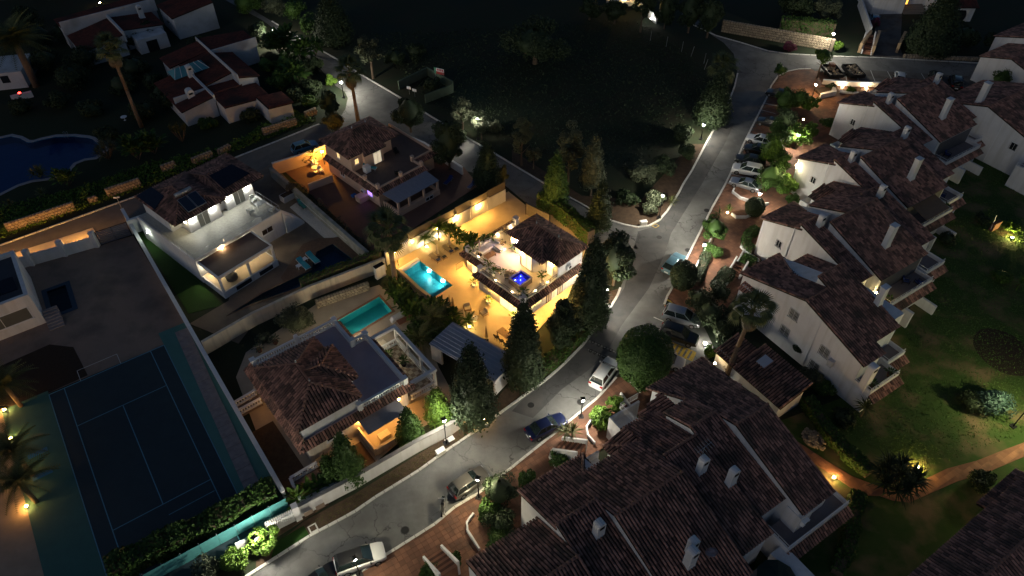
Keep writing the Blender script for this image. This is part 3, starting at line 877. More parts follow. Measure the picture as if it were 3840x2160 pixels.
def pool(label, pts, depth, basin_m, cop_m, z=.04, cw=.35, wm=None, name='swimming_pool', level=.12):
    """sunk basin with coping and water; z is the paving level round it"""
    o = pts[0]; L = [Vector((p[0] - o[0], p[1] - o[1], 0)) for p in pts]
    if sum(L[i].x * L[(i + 1) % len(L)].y - L[(i + 1) % len(L)].x * L[i].y for i in range(len(L))) < 0: L = L[::-1]
    t = thing(name, label, 'pool', (o[0], o[1], z))
    n = len(L)
    out = []
    def off(k):
        r = []
        for i in range(n):
            d0 = (L[i] - L[i - 1]).normalized(); d1 = (L[(i + 1) % n] - L[i]).normalized()
            n0, n1 = Vector((d0.y, -d0.x, 0)), Vector((d1.y, -d1.x, 0))
            m_ = n0 + n1; m_ = m_ / max(.3, m_.dot(n0))
            r.append(L[i] + m_ * k)
        return r
    out, mid = off(cw), off(.06)
    b = MB()
    vs = [(p.x, p.y, -depth) for p in L] + [(p.x, p.y, .0) for p in L]
    b.add(vs, [tuple(range(n))] + [(i, n + i, n + (i + 1) % n, (i + 1) % n) for i in range(n)])
    b.build('basin', basin_m, t)
    b = MB()
    for i in range(n):
        j = (i + 1) % n
        q = [L[i], L[j], out[j], out[i]]
        b.add([(p.x, p.y, .035) for p in q] + [(p.x, p.y, -.03) for p in q], [(3, 2, 1, 0), (4, 5, 6, 7), (2, 3, 7, 6), (0, 1, 5, 4)])
    b.build('coping', cop_m, t)
    b = MB(); b.add([(p.x, p.y, -level) for p in L], [tuple(range(n))]); b.build('water', wm or w_clear, t)
    HOLES.append([(p.x + o[0], p.y + o[1]) for p in mid])
    return t
def cut_holes(names):
    c = MB()
    for h in HOLES: c.prism(h, -2.6, .6)
    co = c.build('cutter', under)
    for ob in [o for o in bpy.data.objects if o.type == 'MESH' and o.parent is None and o.name.split('.')[0] in names]:
        md = ob.modifiers.new('cut', 'BOOLEAN'); md.object = co; md.operation = 'DIFFERENCE'; md.solver = 'EXACT'
        dg = bpy.context.evaluated_depsgraph_get()
        me = bpy.data.meshes.new_from_object(ob.evaluated_get(dg))
        ob.modifiers.clear()
        ob.data = me
    bpy.data.objects.remove(co)
# ================================================================== walls and fences
def wall(label, pts, h, m, th=.25, cap=None, z=0, name='boundary_wall', cat='wall', group=None, capw=.06):
    o = pts[0]
    t = thing(name, label, cat, (o[0], o[1], z), 0, group)
    b, c = MB(), MB()
    for i in range(len(pts) - 1):
        a, d = Vector((pts[i][0] - o[0], pts[i][1] - o[1], 0)), Vector((pts[i + 1][0] - o[0], pts[i + 1][1] - o[1], 0))
        u = (d - a).normalized(); s = Vector((-u.y, u.x, 0)) * th / 2
        if i: a = a - u * th * .45
        b.hexa([a - s, d - s, d + s, a + s], [q + Vector((0, 0, h - i * .003)) for q in (a - s, d - s, d + s, a + s)])
        s2 = s * (1 + 2 * capw / th)
        c.hexa([q + Vector((0, 0, h - .001 * i)) for q in (a - s2, d - s2, d + s2, a + s2)], [q + Vector((0, 0, h + .06 + i * .002)) for q in (a - s2, d - s2, d + s2, a + s2)])
    b.build('masonry', m, t)
    if cap: c.build('coping', cap, t)
    return t
def irregular_stone(seed):
    r = random.Random(seed)
    n = 6
    P = [(math.cos(i * 6.283 / n) * .5 * r.uniform(.8, 1.1), math.sin(i * 6.283 / n) * .5 * r.uniform(.8, 1.1)) for i in range(n)]
    b = MB()
    b.add([(x, 0, y) for x, y in P] + [(x * .75, -.22, y * .75) for x, y in P], [tuple(range(6, 12)), *[(i, (i + 1) % 6, 6 + (i + 1) % 6, 6 + i) for i in range(6)]])
    return setm(b.mesh('stone'), stone_m)
STN = [irregular_stone(i) for i in range(5)]
def stone_wall(label, a, b, h, st=.42, z=0, name='stone_wall', group='stone retaining walls', depth=.5):
    a, b = Vector((a[0], a[1], z)), Vector((b[0], b[1], z))
    if a.x > b.x: a, b = b, a
    t = thing(name, label, 'wall', a, ang(a, b), group)
    L = (b - a).length
    MB().box(0, L, 0, depth, 0, h).build('masonry', mortar, t)
    nx = int(L / st); nz = max(1, int(h / (st * .8)))
    for j in range(nz):
        for i in range(nx):
            o = bpy.data.objects.new('stone', STN[rnd.randrange(5)])
            o.location = ((i + .5 + .5 * (j % 2) * .8) * L / nx * .97 + rnd.uniform(-.04, .04), .0, (j + .5) * h / nz)
            o.scale = (st * rnd.uniform(1, 1.2), rnd.uniform(.3, .5), h / nz * rnd.uniform(1.0, 1.2))
            o.rotation_euler = (0, rnd.uniform(-.2, .2), 0)
            col.objects.link(o); o.parent = t
    for i in range(nx):
        o = bpy.data.objects.new('stone', STN[rnd.randrange(5)])
        o.location = ((i + .5) * L / nx, depth / 2, h - .01)
        o.rotation_euler = (-math.pi / 2, 0, rnd.uniform(-.3, .3)); o.scale = (st * 1.1, .3, depth * 1.05)
        col.objects.link(o); o.parent = t
    return t
W10, W11, W20, W21, W30, W31 = S[1, 0], S[1, 1], S[2, 0], S[2, 1], S[3, 0], S[3, 1]
# plots first
sheetpoly('patio', [W10(-300, 1420), W10(0, 1290), W10(1340, 925), W20(1880, 360), W20(1840, 500), W20(1650, 572), W20(200, 1180), W20(-500, 1300)], .036, patio_g)
sheetpoly('patio', [W20(200, 1185), W20(310, 1160), W30(420, 0), W30(620, 750), W30(700, 1449), W30(-600, 1449), W20(-600, 1180)], .036, mat('patio_warm', (.4, .3, .22), (.3, .23, .17), .85, .7))
sheetpoly('planting_bed', [W20(0, 790), W20(500, 570), W20(740, 597), W20(885, 880), W20(215, 1180), W20(-300, 1180)], .044, bed)
sheetpoly('turf', [W10(1400, 905), W10(1600, 805), W10(1660, 1000), W20(2235, 165), W20(2576, 20), W21(350, 0), W20(1900, 260)], .04, turf_m)
sheetpoly('patio', [W11(-50, 340), W11(160, 190), W11(860, 930), W11(1130, 1150), W11(540, 1449), W21(0, 330), W20(2400, 560), W20(1910, 360), W20(2300, 130), W11(0, 700)], .046, mat('patio_v3', (.2, .155, .115), (.16, .125, .095), .8, .6, c3=(.12, .095, .075), s3=.3))
sheetpoly('gravel', [W11(340, 640), W11(450, 560), W11(900, 920), W11(700, 960)], .053, mat('white_gravel', (.7, .68, .64), (.42, .4, .38), .95, 9, 4, .8, 20), kind='stuff')
sheetpoly('deck', [W11(250, 1350), W11(470, 1010), W11(620, 950), W11(930, 940), W11(1130, 1130), W11(330, 1449)], .054, wood)
sheetpoly('patio', [W11(180, 180), W11(560, 20), W11(730, -40), W11(1500, 150), W11(2080, 220), W11(2240, 420), W11(1320, 1020), W11(1160, 1080), W11(700, 640)], .04, mat('patio_red', (.2, .1, .07), (.15, .08, .06), .85, .7))
sheetpoly('patio', [W11(1310, 1060), W11(2540, 480), S[1, 2](140, 620), S[1, 2](500, 700), S[1, 2](780, 960), S[2, 2](560, 100), S[2, 2](100, 600), W21(2500, 700), W21(2050, 380), W21(1650, 130), W11(1480, 1310), W11(1300, 1170)], .05, patio_m)
sheetpoly('patio', [W21(600, 170), W21(1240, -30), W21(1300, 20), W21(1720, 520), W21(1840, 800), W21(2050, 1190), W21(1500, 1500), W31(1150, 350), W31(300, 800), W21(-200, 900), W21(-100, 650)], .038, mat('patio_v4', (.42, .35, .27), (.33, .28, .22), .8, .7))

wall('long white boundary wall between the tennis court and the garden villas', [W10(1270, 745), W20(1870, 350), W31(310, 690)], 1.6, white, .3, whitep)
t = wall('white front wall with pillars beside the grey slatted gate', [W10(-300, 1400), W10(340, 1215), W10(1010, 1025)], 1.7, white, .25, None)
for p in ((335, 1217), (665, 1123), (985, 1032)):
    q = W10(*p) - t.location
    MB().box(q.x - .3, q.x + .3, q.y - .3, q.y + .3, 0, 2.5).build('pillar', white, t)
sheetpoly('pavement', [W10(-300, 1260), W10(0, 1150), W10(935, 848), W10(1010, 960), W10(0, 1290), W10(-300, 1390)], .12, mat('cream_concrete', (.5, .44, .36), (.44, .39, .32), .85, 2))
# slatted sliding gate
a, b = W10(1018, 1022), W10(1330, 918)
t = thing('sliding_gate', 'grey horizontal slatted driveway gate in the white front wall', 'gate', a, ang(a, b))
L = (b - a).length
gm = mat('gate_steel', (.025, .03, .04), (.02, .024, .032), .5, 3, metal=.3)
f = MB(); f.box(0, .08, -.05, .05, .05, 2.3); f.box(L - .08, L, -.05, .05, .05, 2.3); f.box(.08, L - .08, -.045, .045, .05, .13); f.box(.08, L - .08, -.045, .045, 2.22, 2.3); f.box(L * .48, L * .52, -.042, .042, .13, 2.22); f.build('gate_frame', gm, t)
sm = MB().box(.085, L - .085, -.03, .03, -.08, .08).mesh('slat'); sm.materials.append(mat('gate_slat', (.13, .16, .22), (.1, .125, .18), .45, 2, metal=.3))
for i in range(8):
    o = bpy.data.objects.new('slat', sm); o.location = (0, -.05, .28 + i * .255); col.objects.link(o); o.parent = t
wall('tall pale wall beside the bright green lawn', [W10(1330, 905), W10(1545, 830), W10(1620, 800)], 2.2, white, .25, whitep)
# V2 / V3 boundary: two low walls with a planted gap
wall('mossy white wall between the white villa and the beige villa', [W11(170, 330), W11(1140, 1190)], 1.7, mat('mossy_wall', (.4, .39, .36), (.2, .21, .17), .9, .8), .5, None)
wall('low inner white wall along the gravel strip', [W11(420, 560), W11(930, 1010), W11(1110, 1140)], .7, white, .25, whitep)
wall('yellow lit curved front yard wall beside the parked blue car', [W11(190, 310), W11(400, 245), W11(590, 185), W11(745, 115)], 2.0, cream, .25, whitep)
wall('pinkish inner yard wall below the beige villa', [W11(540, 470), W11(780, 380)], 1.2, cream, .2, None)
wall('white wall beside the road behind the beige villa', [S[0, 1](1440, 1400), W11(1700, 60), W11(2080, 310)], 1.3, white, .22, whitep)
# V3 / V4 boundary wall with hedge
wall('long white wall with a hedge between the two pools', [W20(2080, 660), W21(0, 370), W21(560, 100), W11(1310, 1260)], 2.0, beige, .35, None)
hedge('clipped hedge along the top of the long white wall', [W21(480, 70, 0), W11(1270, 1200)], .9, 2.4, lf_mid, 2200)
stone_wall('honey coloured dry stone facing behind the teal pool', W21(620, 210), W21(1150, 20), 1.1, .36, .04, group='garden stone walls')
# V2 / V1 boundary: white bays with sconces and dark privacy panels
p0, p1 = Zc_ = (mk(1400, 640, .4967)(100, 700), mk(1400, 640, .4967)(990, 232))
Zc = mk(1400, 640, .4967); Zd = mk(1700, 800, .2761)
p0, p1 = Zc(105, 715), Zc(1000, 232)
t = thing('garden_wall', 'white garden wall with glowing sconces and dark screen panels above', 'wall', p0, ang(p0, p1))
L = (p1 - p0).length
MB().box(0, L, 0, .25, 0, 2.1).build('masonry', white, t)
fp = [0, .18, .37, .56, .69, .84, 1]
for i in range(6):
    x0, x1 = L * fp[i], L * fp[i + 1]
    zz = 2.1 + .0 * i
    if i: MB().box(x0 + .04, x1 - .04, .08, .16, 2.1, 3.25 + .12 * (i % 2)).build('screen_panel', mat('dark_screen', (.12, .1, .075), (.09, .075, .06), .7, 3), t)
    if i: MB().box(x0 - .16, x0 + .16, -.06, .25, 0, 2.3).build('pier', white, t)
for k, s_ in ((.06, 260), (.2, 60), (.56, 420), (.755, 420), (.4, 120)):
    wall_light('sconce', t, (L * k, -.065, 1.75), (0, -1, 0), (1.0, .54, .12), s_ * 1.7)
p0, p1 = S[1, 2](140, 690), S[1, 2](330, 730)
a, b = Zc(1150, 330), Zc(1330, 420)
t = thing('driveway_gate', 'dark solid driveway gate behind the lit villa', 'gate', a, ang(a, b))
L = (b - a).length
MB().box(0, L, -.05, .05, .06, 1.95).build('leaf_panel', mat('dark_screen', (.12, .1, .075)), t)
MB().box(0, .1, -.08, .08, .04, 2.1).box(L - .1, L, -.08, .08, .04, 2.1).build('gate_post', iron, t)
wall('pale garden wall at the edge of the lit pool terrace', [W11(1450, 1300), W21(1640, 30), W21(1930, 260), W21(2080, 400)], .55, beige, .3, patio_m)
wall('white pillar wall beside the pool steps', [W11(1210, 1360), W11(1300, 1310)], 1.9, white, .5, under)
# street wall of the balustraded villa
wall('long white street wall below the balustraded villa', [W31(405, 870), W31(1000, 560), W31(1640, 185), W31(1960, 20), W21(2180, 1310)], 1.8, white, .3, mat('coping_grey', (.3, .29, .28), (.2, .19, .18), .85, 2))
t = thing('meter_box', 'pair of grey meter boxes in the white street wall', 'box', W31(510, 870), ang(W31(405, 870), W31(1000, 560)), )
MB().box(-.1, .75, -.22, -.155, .7, 1.3).build('left_door', patio_g, t); MB().box(1.05, 1.9, -.22, -.155, .75, 1.35).build('right_door', patio_g, t)
# teal tennis fence and white slat fence
a, b = W30(1500, 1530), W31(335, 760)
t = thing('court_fence', 'teal windbreak fence along the end of the tennis court', 'fence', a, ang(a, b))
L = (b - a).length
tm = mat('teal_screen', (.08, .3, .3), (.06, .22, .23), .8, 2.5)
n = 8
for i in range(n): MB().box(L * i / n + .02, L * (i + 1) / n - .02, -.02, .02, .1, 1.7).build('screen_panel', tm, t)
for i in range(n + 1): MB().tube((L * i / n, .06, 0), (L * i / n, .06, 1.85), .035).build('post', steel, t)
a, b = W31(90, 1040), W31(400, 885)
t = thing('slat_wall', 'white slatted wall top beside the street wall end pillar', 'fence', a, ang(a, b))
L = (b - a).length
MB().box(-2.5, L, -.12, .12, 0, .9).build('masonry', white, t)
sm = MB().box(-.055, .055, -.25, .25, .9, 1.65).mesh('slat'); sm.materials.append(whitep)
for i in range(15):
    o = bpy.data.objects.new('slat', sm); o.location = (i * L / 15 + .1, 0, 0); o.rotation_euler = (0, .25, 0); col.objects.link(o); o.parent = t
MB().box(L + .02, L + .6, -.3, .3, 0, 2.3).build('end_pillar', white, t)
# stone retaining walls of the upper road
for i, (a, b, h, lab) in enumerate((((85, 890), (770, 665), 1.25, 'longest amber lit stone wall below the dark pool garden'), ((900, 605), (990, 575), .8, 'short stub of stone wall between the two amber lit stone walls'), ((1090, 540), (1430, 425), 1.3, 'amber lit stone wall in the middle of the planted bank'),
                     ((1640, 290), (1780, 240), 1.1, 'pale stone wall under the creeper behind the solar roof'), ((1950, 210), (2150, 130), 1.0, 'stone wall beside the bare stems on the bank'), ((2215, 120), (2330, 60), 1.0, 'small stone wall piece near the bend of the upper road'))):
    stone_wall(lab, W10(*a), W10(*b), h)
stone_wall('stone wall by the yellow lit bush at the bend', S[0, 1](80, 1370), S[0, 1](420, 1260), 1.2)
stone_wall('stone wall below the bougainvillea at the road corner', S[0, 1](510, 1200), S[0, 1](620, 1150), 1.2)
stone_wall('high rubble stone wall along the upper street behind the street lamp', S[0, 2](2100, 320), S[0, 3](640, 520), 2.3, .5)
stone_wall('low rubble wall under the dark hedge by the upper street', S[0, 3](1360, 590), S[0, 3](2250, 625), .7, .5)
# utility enclosure in the field
for pts, lab in ((([S[0, 1](1440, 900), S[0, 1](1730, 760), S[0, 1](1985, 900)]), 'green wall behind the derelict enclosure in the field'), ([S[0, 1](1985, 930), S[0, 1](1705, 1040)], 'green front wall of the derelict enclosure beside the road')):
    wall(lab, pts, 1.6, mat('green_wall', (.1, .14, .1), (.07, .1, .075), .9, .7), .2, None)
for p, lab in (((1545, 890), 'small white notice board on a post at the derelict enclosure'), ((1600, 915), 'smaller white notice board nearer the lit road at the derelict enclosure')):
    q = S[0, 1](p[0], p[1] + 60)
    t = thing('notice_board', lab, 'sign', q, -.4)
    MB().tube((0, 0, 0), (0, 0, 1.3), .03).build('post', steel, t); MB().box(-.4, .4, -.02, .02, 1.0, 1.5).build('panel', plast_w, t)
q = S[0, 1](1850, 830)
t = thing('billboard', 'green white and red hoarding standing behind the derelict enclosure', 'sign', q, -.45)
MB().tube((-.8, 0, 0), (-.8, 0, 2.6), .05).tube((.8, 0, 0), (.8, 0, 2.6), .05).build('post', steel, t)
MB().box(-1.0, -.55, -.04, .0, 1.6, 2.7).build('green_panel', mat('sign_green', (.05, .25, .15)), t)
MB().box(-.545, 1.0, -.04, .0, 2.1, 2.7).build('white_panel', plast_w, t)
MB().box(-.545, 1.0, -.04, .0, 1.6, 2.095).build('red_panel', mat('sign_red', (.4, .05, .05)), t)
for i in range(4): MB().box(-.4 + .34 * i, -.16 + .34 * i, -.05, -.041, 2.2, 2.6).build('glyph', mat('sign_red', (.4, .05, .05)), t)

# ================================================================== tennis court
c_tl, c_tr = at(184.5, 1481.4), at(615.7, 1295.4)
aw = ang(c_tl, c_tr)
k = (c_tr - c_tl).length / 10.97
bsurf = lambda name, x0, x1, y0, y1, z, m: None
cm = thing('tennis_court', 'dark blue tennis court with pale line markings', 'court', (c_tl + c_tr) / 2, aw)
def cbox(name, x0, x1, y0, y1, z, m, p=cm): return MB().box(x0 * k, x1 * k, y0 * k, y1 * k, z - .02, z).build(name, m, p)
court_m = mat('court_blue', (.03, .05, .062), (.024, .041, .052), .8, .8)
green_m = mat('court_green', (.08, .21, .19), (.068, .175, .16), .85, .8)
olive_m = mat('court_olive', (.055, .15, .13), (.045, .125, .11), .85, .8)
line_m = mat('court_line', (.12, .3, .4), (.1, .25, .34), .7, 4)
cbox('surround', 5.485, 8.6, -26, 2.0, .06, green_m); cbox('surround', -9.5, -5.485, -26, 0.6, .062, olive_m)
cbox('playing_surface', -5.485, 5.485, -26, 0, .066, court_m)
for x0, x1, y0, y1 in ((-5.5, 5.5, -.06, .04), (-5.53, -5.45, -26, -.06), (5.45, 5.53, -26, -.06), (-4.155, -4.075, -26, -.06), (4.075, 4.155, -26, -.06),
                       (-4.07, 4.07, -5.52, -5.45), (-4.07, 4.07, -18.32, -18.25), (-.04, .04, -18.24, -5.53), (.1, 4.0, -19.6, -19.54)):
    cbox('line', x0, x1, y0, y1, .074, line_m)
for x0, x1, y0, y1 in ((-2.6, 1.2, 1.58, 1.63), (-2.62, -2.57, .06, 1.58), (1.18, 1.23, .06, 1.58), (-3.3, .6, -22.3, -22.24), (-3.34, -3.28, -25.5, -22.3), (.56, .62, -25.5, -22.3)):
    cbox('goal_line', x0, x1, y0, y1, .05 if y0 > 0 else .074, kerb_m if y0 > 0 else line_m)
a, b = W20(1850, 420), W31(60, 700)
for i in range(2):
    t = thing('stone_steps', ('upper', 'lower')[i] + ' half of the pale stepped paving strip beside the tennis court wall', 'steps', W20(1850, 420) if i == 0 else W20(2200, 1180), ang(a, b), 'stepped paving strip')
    for j in range(18): MB().box(j * .75, j * .75 + .73, -1.0, .45, .04, .12 + .03 * (j % 2)).build('slab', mat('step_stone', (.3, .27, .27), (.2, .18, .19), .9, 2), t)
# cards and shapes on the court patio: two blue mats
for p, lab in (((380, 215), 'blue mat on the amber lit patio, the farther of two'), ((430, 430), 'blue mat on the amber lit patio, the nearer of two')):
    t = thing('mat', lab, 'mat', W30(*p, .04), aw)
    MB().box(-.9, .9, -.28, .28, 0, .05).build('pad', mat('blue_mat', (.03, .16, .33)), t)

# ================================================================== villa helpers
def frame_at(p, deg): return (p.x, p.y, 0), R(deg)
def window(parent, x0, x1, z0, z1, y, nrm='-y', glassm=None, grille=False, fm=None, sill=True, name='window'):
    """window set on a facade plane in the house frame; nrm is the outward axis"""
    sgn = -1 if nrm[0] == '-' else 1
    def bx(b, u0, u1, d0, d1, a0, a1):
        d0, d1 = sorted((y + sgn * d0, y + sgn * d1))
        if nrm[1] == 'y': b.box(u0, u1, d0, d1, a0, a1)
        else: b.box(d0, d1, u0, u1, a0, a1)
    b = MB(); w = .07
    bx(b, x0, x1, .0, .05, z0, z0 + w); bx(b, x0, x1, .0, .05, z1 - w, z1); bx(b, x0, x0 + w, .0, .049, z0 + w, z1 - w); bx(b, x1 - w, x1, .0, .049, z0 + w, z1 - w)
    xm = (x0 + x1) / 2; bx(b, xm - .03, xm + .03, .0, .045, z0 + w, z1 - w)
    o = b.build(name, fm or whitep, parent)
    b = MB(); bx(b, x0 + w, x1 - w, .002, .02, z0 + w, z1 - w); b.build('pane', glassm or glass_d, o)
    if sill:
        b = MB(); bx(b, x0 - .1, x1 + .1, .0, .14, z0 - .07, z0); b.build('sill', fm or whitep, o)
    if grille:
        b = MB(); n = max(3, int((x1 - x0) / .16))
        for i in range(n + 1):
            u = x0 + (x1 - x0) * i / n; bx(b, u - .012, u + .012, .1, .125, z0, z1)
        bx(b, x0, x1, .1, .126, (z0 + z1) / 2 - .015, (z0 + z1) / 2 + .015)
        b.build('grille', iron, o)
    return o
def railing(parent, pts, z, h=.95, m=None, st=.13, name='railing', r=.014):
    b = MB()
    for i in range(len(pts) - 1):
        a, d = Vector((*pts[i], z)), Vector((*pts[i + 1], z))
        L = (d - a).length; n = max(2, int(L / st))
        b.tube(a + Vector((0, 0, h)), d + Vector((0, 0, h)), .025, None, 5); b.tube(a + Vector((0, 0, .1)), d + Vector((0, 0, .1)), .018, None, 5)
        for j in range(n + 1):
            p = a.lerp(d, j / n); b.tube(p, p + Vector((0, 0, h)), r if j % 8 else .025, None, 4)
    return b.build(name, m or iron, parent)
BAL = MB().lathe([(.055, 0), (.075, .05), (.045, .1), (.085, .28), (.05, .5), (.07, .58), (.07, .62)], n=8).mesh('baluster')
BAL.materials.append(whitep)
def balustrade(parent, pts, z, h=.62, st=.27, posts=True):
    b = MB()
    for i in range(len(pts) - 1):
        a, d = Vector((*pts[i], z)), Vector((*pts[i + 1], z))
        u = (d - a).normalized(); s = Vector((-u.y, u.x, 0)) * .13
        for z0, z1, k in ((0, .12, 1), (h + .12, h + .24, 1.1)):
            b.hexa([q + Vector((0, 0, z0 + .001 * i)) for q in (a - s * k, d - s * k, d + s * k, a + s * k)], [q + Vector((0, 0, z1 + .002 * i)) for q in (a - s * k, d - s * k, d + s * k, a + s * k)])
    bo = b.build('balustrade', whitep, parent)
    for i in range(len(pts) - 1):
        a, d = Vector((*pts[i], z + .12)), Vector((*pts[i + 1], z + .12))
        L = (d - a).length; n = int(L / st)
        for j in range(n):
            o = bpy.data.objects.new('baluster', BAL); o.location = a.lerp(d, (j + .5) / n); o.scale = (1, 1, h / .62); col.objects.link(o); o.parent = bo
    if posts:
        for p in pts:
            MB().box(p[0] - .24, p[0] + .24, p[1] - .24, p[1] + .24, z - .1, z + h + .36).box(p[0] - .29, p[0] + .29, p[1] - .29, p[1] + .29, z + h + .361, z + h + .45).build('post', whitep, bo)
    return bo
def ac_unit(parent, x, y, z, nrm='-y', name='air_conditioner'):
    s = -1 if nrm[0] == '-' else 1
    if nrm[1] == 'y': d = (x - .4, x + .4, min(y, y + s * .35), max(y, y + s * .35)); f = (x, y + s * .355)
    else: d = (min(x, x + s * .35), max(x, x + s * .35), y - .4, y + .4); f = (x + s * .355, y)
    o = MB().box(*d, z, z + .6).build(name, plast_w, parent, bevel=.03)
    b = MB()
    if nrm[1] == 'y': b.tube((f[0] + .08, f[1], z + .3), (f[0] + .08, f[1] + s * .02, z + .3), .22, None, 14)
    else: b.tube((f[0], f[1] + .08, z + .3), (f[0] + s * .02, f[1] + .08, z + .3), .22, None, 14)
    b.build('fan_grille', mat('dark_grille', (.05, .05, .055)), o)
    return o
def finial(b, p): b.lathe([(.09, 0), (.05, .1), (.11, .2), (.06, .32), (.02, .55)], p, 8)

# ------------------------------------------------------------------ V1: the lit villa
o1 = Zd(945, 1180, 3.4)
v1 = thing('lit_villa', 'floodlit white villa with roof terrace, hot tub and hipped tile pavilion', 'villa', (o1.x, o1.y, 0), R(44.5))
TZ = 2.7
MB().box(.0, 10.4, 0, 7.65, .0, TZ).box(1.4, 10.4, 7.65, 11.35, 0, TZ - .002).build('wall', white, v1)
MB().box(.2, 10.3, .2, 7.64, TZ, TZ + .03).box(1.5, 10.3, 7.64, 11.2, TZ, TZ + .028).build('terrace_floor', mat('terrace_pale', (.62, .58, .52), (.55, .51, .46), .6, .8), v1)
pb = MB()
pb.box(0, .22, 0.5, 7.4, TZ + .005, 3.15); pb.box(.5, 9.9, 0, .22, TZ + .005, 3.15); pb.box(.25, 1.6, 7.43, 7.65, TZ + .005, 3.15); pb.box(1.4, 1.62, 7.66, 11.1, TZ + .005, 3.15); pb.box(1.7, 10.2, 11.13, 11.35, TZ + .005, 3.15)
pb.build('parapet', white, v1)
for x, y in ((.2, .2), (.2, 7.45), (1.6, 11.15), (9.95, 11.2)):
    MB().box(x - .3, x + .3, y - .3, y + .3, TZ, 3.65).box(x - .34, x + .34, y - .34, y + .34, 3.651, 3.72).build('corner_pier', white, v1)
railing(v1, [(.11, .55), (.11, 7.1)], 3.15, .5); railing(v1, [(.55, .11), (6.2, .11)], 3.15, .5); railing(v1, [(1.5, 7.9), (1.5, 10.8)], 3.15, .5); railing(v1, [(2, 11.24), (9.6, 11.24)], 3.15, .5)
roof(v1, [[(-.02, 7.7, 2.95), (-.02, -.05, 2.95), (-.72, -.72, 2.5), (-.72, 8.05, 2.5)], [(-.02, -.02, 2.95), (9.9, -.02, 2.95), (9.9, -.72, 2.5), (-.72, -.72, 2.5)],
          [(1.38, 11.5, 2.95), (1.38, 7.95, 2.95), (.72, 7.95, 2.5), (.72, 11.9, 2.5)], [(10.2, 11.37, 2.95), (1.0, 11.37, 2.95), (.72, 11.95, 2.55), (10.2, 11.95, 2.55)]], 200, name='eave_roof', slab=.08)
# pavilion
tw = MB(); tw.box(5.9, 10.3, .0, 8.0, TZ + .03, 5.5); tw.prism([(4.75, 3.0), (5.9, 2.0), (5.9, 5.6), (4.75, 5.2)], TZ + .03, 5.48)
tw.build('pavilion_wall', white, v1)
F1, r1 = hip_faces(5.4, 10.6, -.55, 8.2, 5.5, 7.25, 'y', 2.2, 2.9, 7.6)
F1 += [[(4.35, 1.2, 5.5), (5.55, 1.2, 5.5), (7.6, 3.55, 7.05), (6.9, 3.55, 6.9)], [(4.35, 5.95, 5.5), (4.35, 1.2, 5.5), (6.9, 3.55, 6.9)], [(5.55, 5.95, 5.5), (4.35, 5.95, 5.5), (6.9, 3.55, 6.9), (7.6, 3.55, 7.05)]]
r1 += [((4.35, 1.2, 5.5), (6.9, 3.55, 6.9)), ((4.35, 5.95, 5.5), (6.9, 3.55, 6.9)), ((6.9, 3.55, 6.92), (7.6, 3.55, 7.1))]
pr_ = roof(v1, F1, 280, ridges=r1, name='pavilion_roof')
fb = MB(); finial(fb, (7.6, 1.65, 7.3)); finial(fb, (7.6, 5.3, 7.3)); fb.build('finial', steel, pr_)
# openings: ground floor SW face (x = 0 side) and SE face (y = 0)
lit = glow('lit_glass', (1.0, .66, .26), 2.2)
window(v1, 5.4, 6.6, .9, 2.0, 0, '-x', mat('lit_blind', (.6, .5, .36)), fm=white)
window(v1, .9, 3.9, .05, 2.2, 0, '-x', lit, sill=False, name='glass_door'); window(v1, 8.4, 10.4, .05, 2.2, 1.4, '-x', lit, sill=False, name='glass_door')
window(v1, 1.2, 3.2, 1.0, 2.1, 0, '-y', lit, grille=True); window(v1, 4.0, 4.9, .05, 2.1, 0, '-y', mat('cream_door', (.6, .5, .36)), fm=iron, sill=False, name='door'); window(v1, 6.0, 6.9, .05, 2.1, 0, '-y', mat('cream_door', (.6, .5, .36)), fm=iron, sill=False, name='door')
window(v1, 8.6, 9.8, 1.0, 2.1, 0, '-y', lit)
window(v1, 3.2, 5.0, TZ + .05, 5.0, 4.75, '-x', lit, sill=False, name='glass_door')
window(v1, .8, 1.8, TZ + .05, 5.0, 5.9, '-x', lit, sill=False, name='glass_door'); window(v1, 6.3, 7.2, TZ + .05, 4.9, 5.9, '-x', lit, sill=False, name='glass_door')
for p, n_, s_ in (((-.002, 4.75, 1.95), (-1, 0, 0), 420), ((-.002, .45, 1.8), (-1, 0, 0), 500), ((1.39, 11.0, 1.95), (-1, 0, 0), 480), ((1.39, 7.95, 1.95), (-1, 0, 0), 300), ((5.5, -.002, 1.95), (0, -1, 0), 420), ((.6, -.002, 1.8), (0, -1, 0), 420), ((3.6, -.002, 2.0), (0, -1, 0), 220), ((8.0, -.002, 1.9), (0, -1, 0), 300),
                   ((5.88, 1.0, 4.6), (-1, 0, 0), 330), ((5.88, 6.2, 4.5), (-1, 0, 0), 330), ((4.74, 4.9, 4.6), (-1, 0, 0), 330), ((5.88, 7.6, 4.5), (-1, 0, 0), 250), ((6.6, 8.01, 4.5), (0, 1, 0), 200), ((10.405, 1.5, 2.2), (1, 0, 0), 420), ((10.405, 5.0, 2.2), (1, 0, 0), 420), ((10.405, 9.5, 2.2), (1, 0, 0), 420)):  # back wall sconces are assumed: unseen, added to light the hedge behind
    wall_light('sconce', v1, p, n_, (1.0, .54, .12), s_ * (1.85 if p[2] < 2.5 else .8))
for x, y in ((.35, 2.2), (.35, 5.0), (2.5, .35), (4.6, .35), (3.5, 11.0), (6.5, 11.0), (8.8, 11.0), (1.75, 9.6)):
    b = MB().box(x - .09, x + .09, y - .09, y + .09, 2.86, 3.0); b.build('step_light', lantern_glow(WARM, 60), v1)
ac_unit(v1, 7.6, -.002, 3.6, '-y')
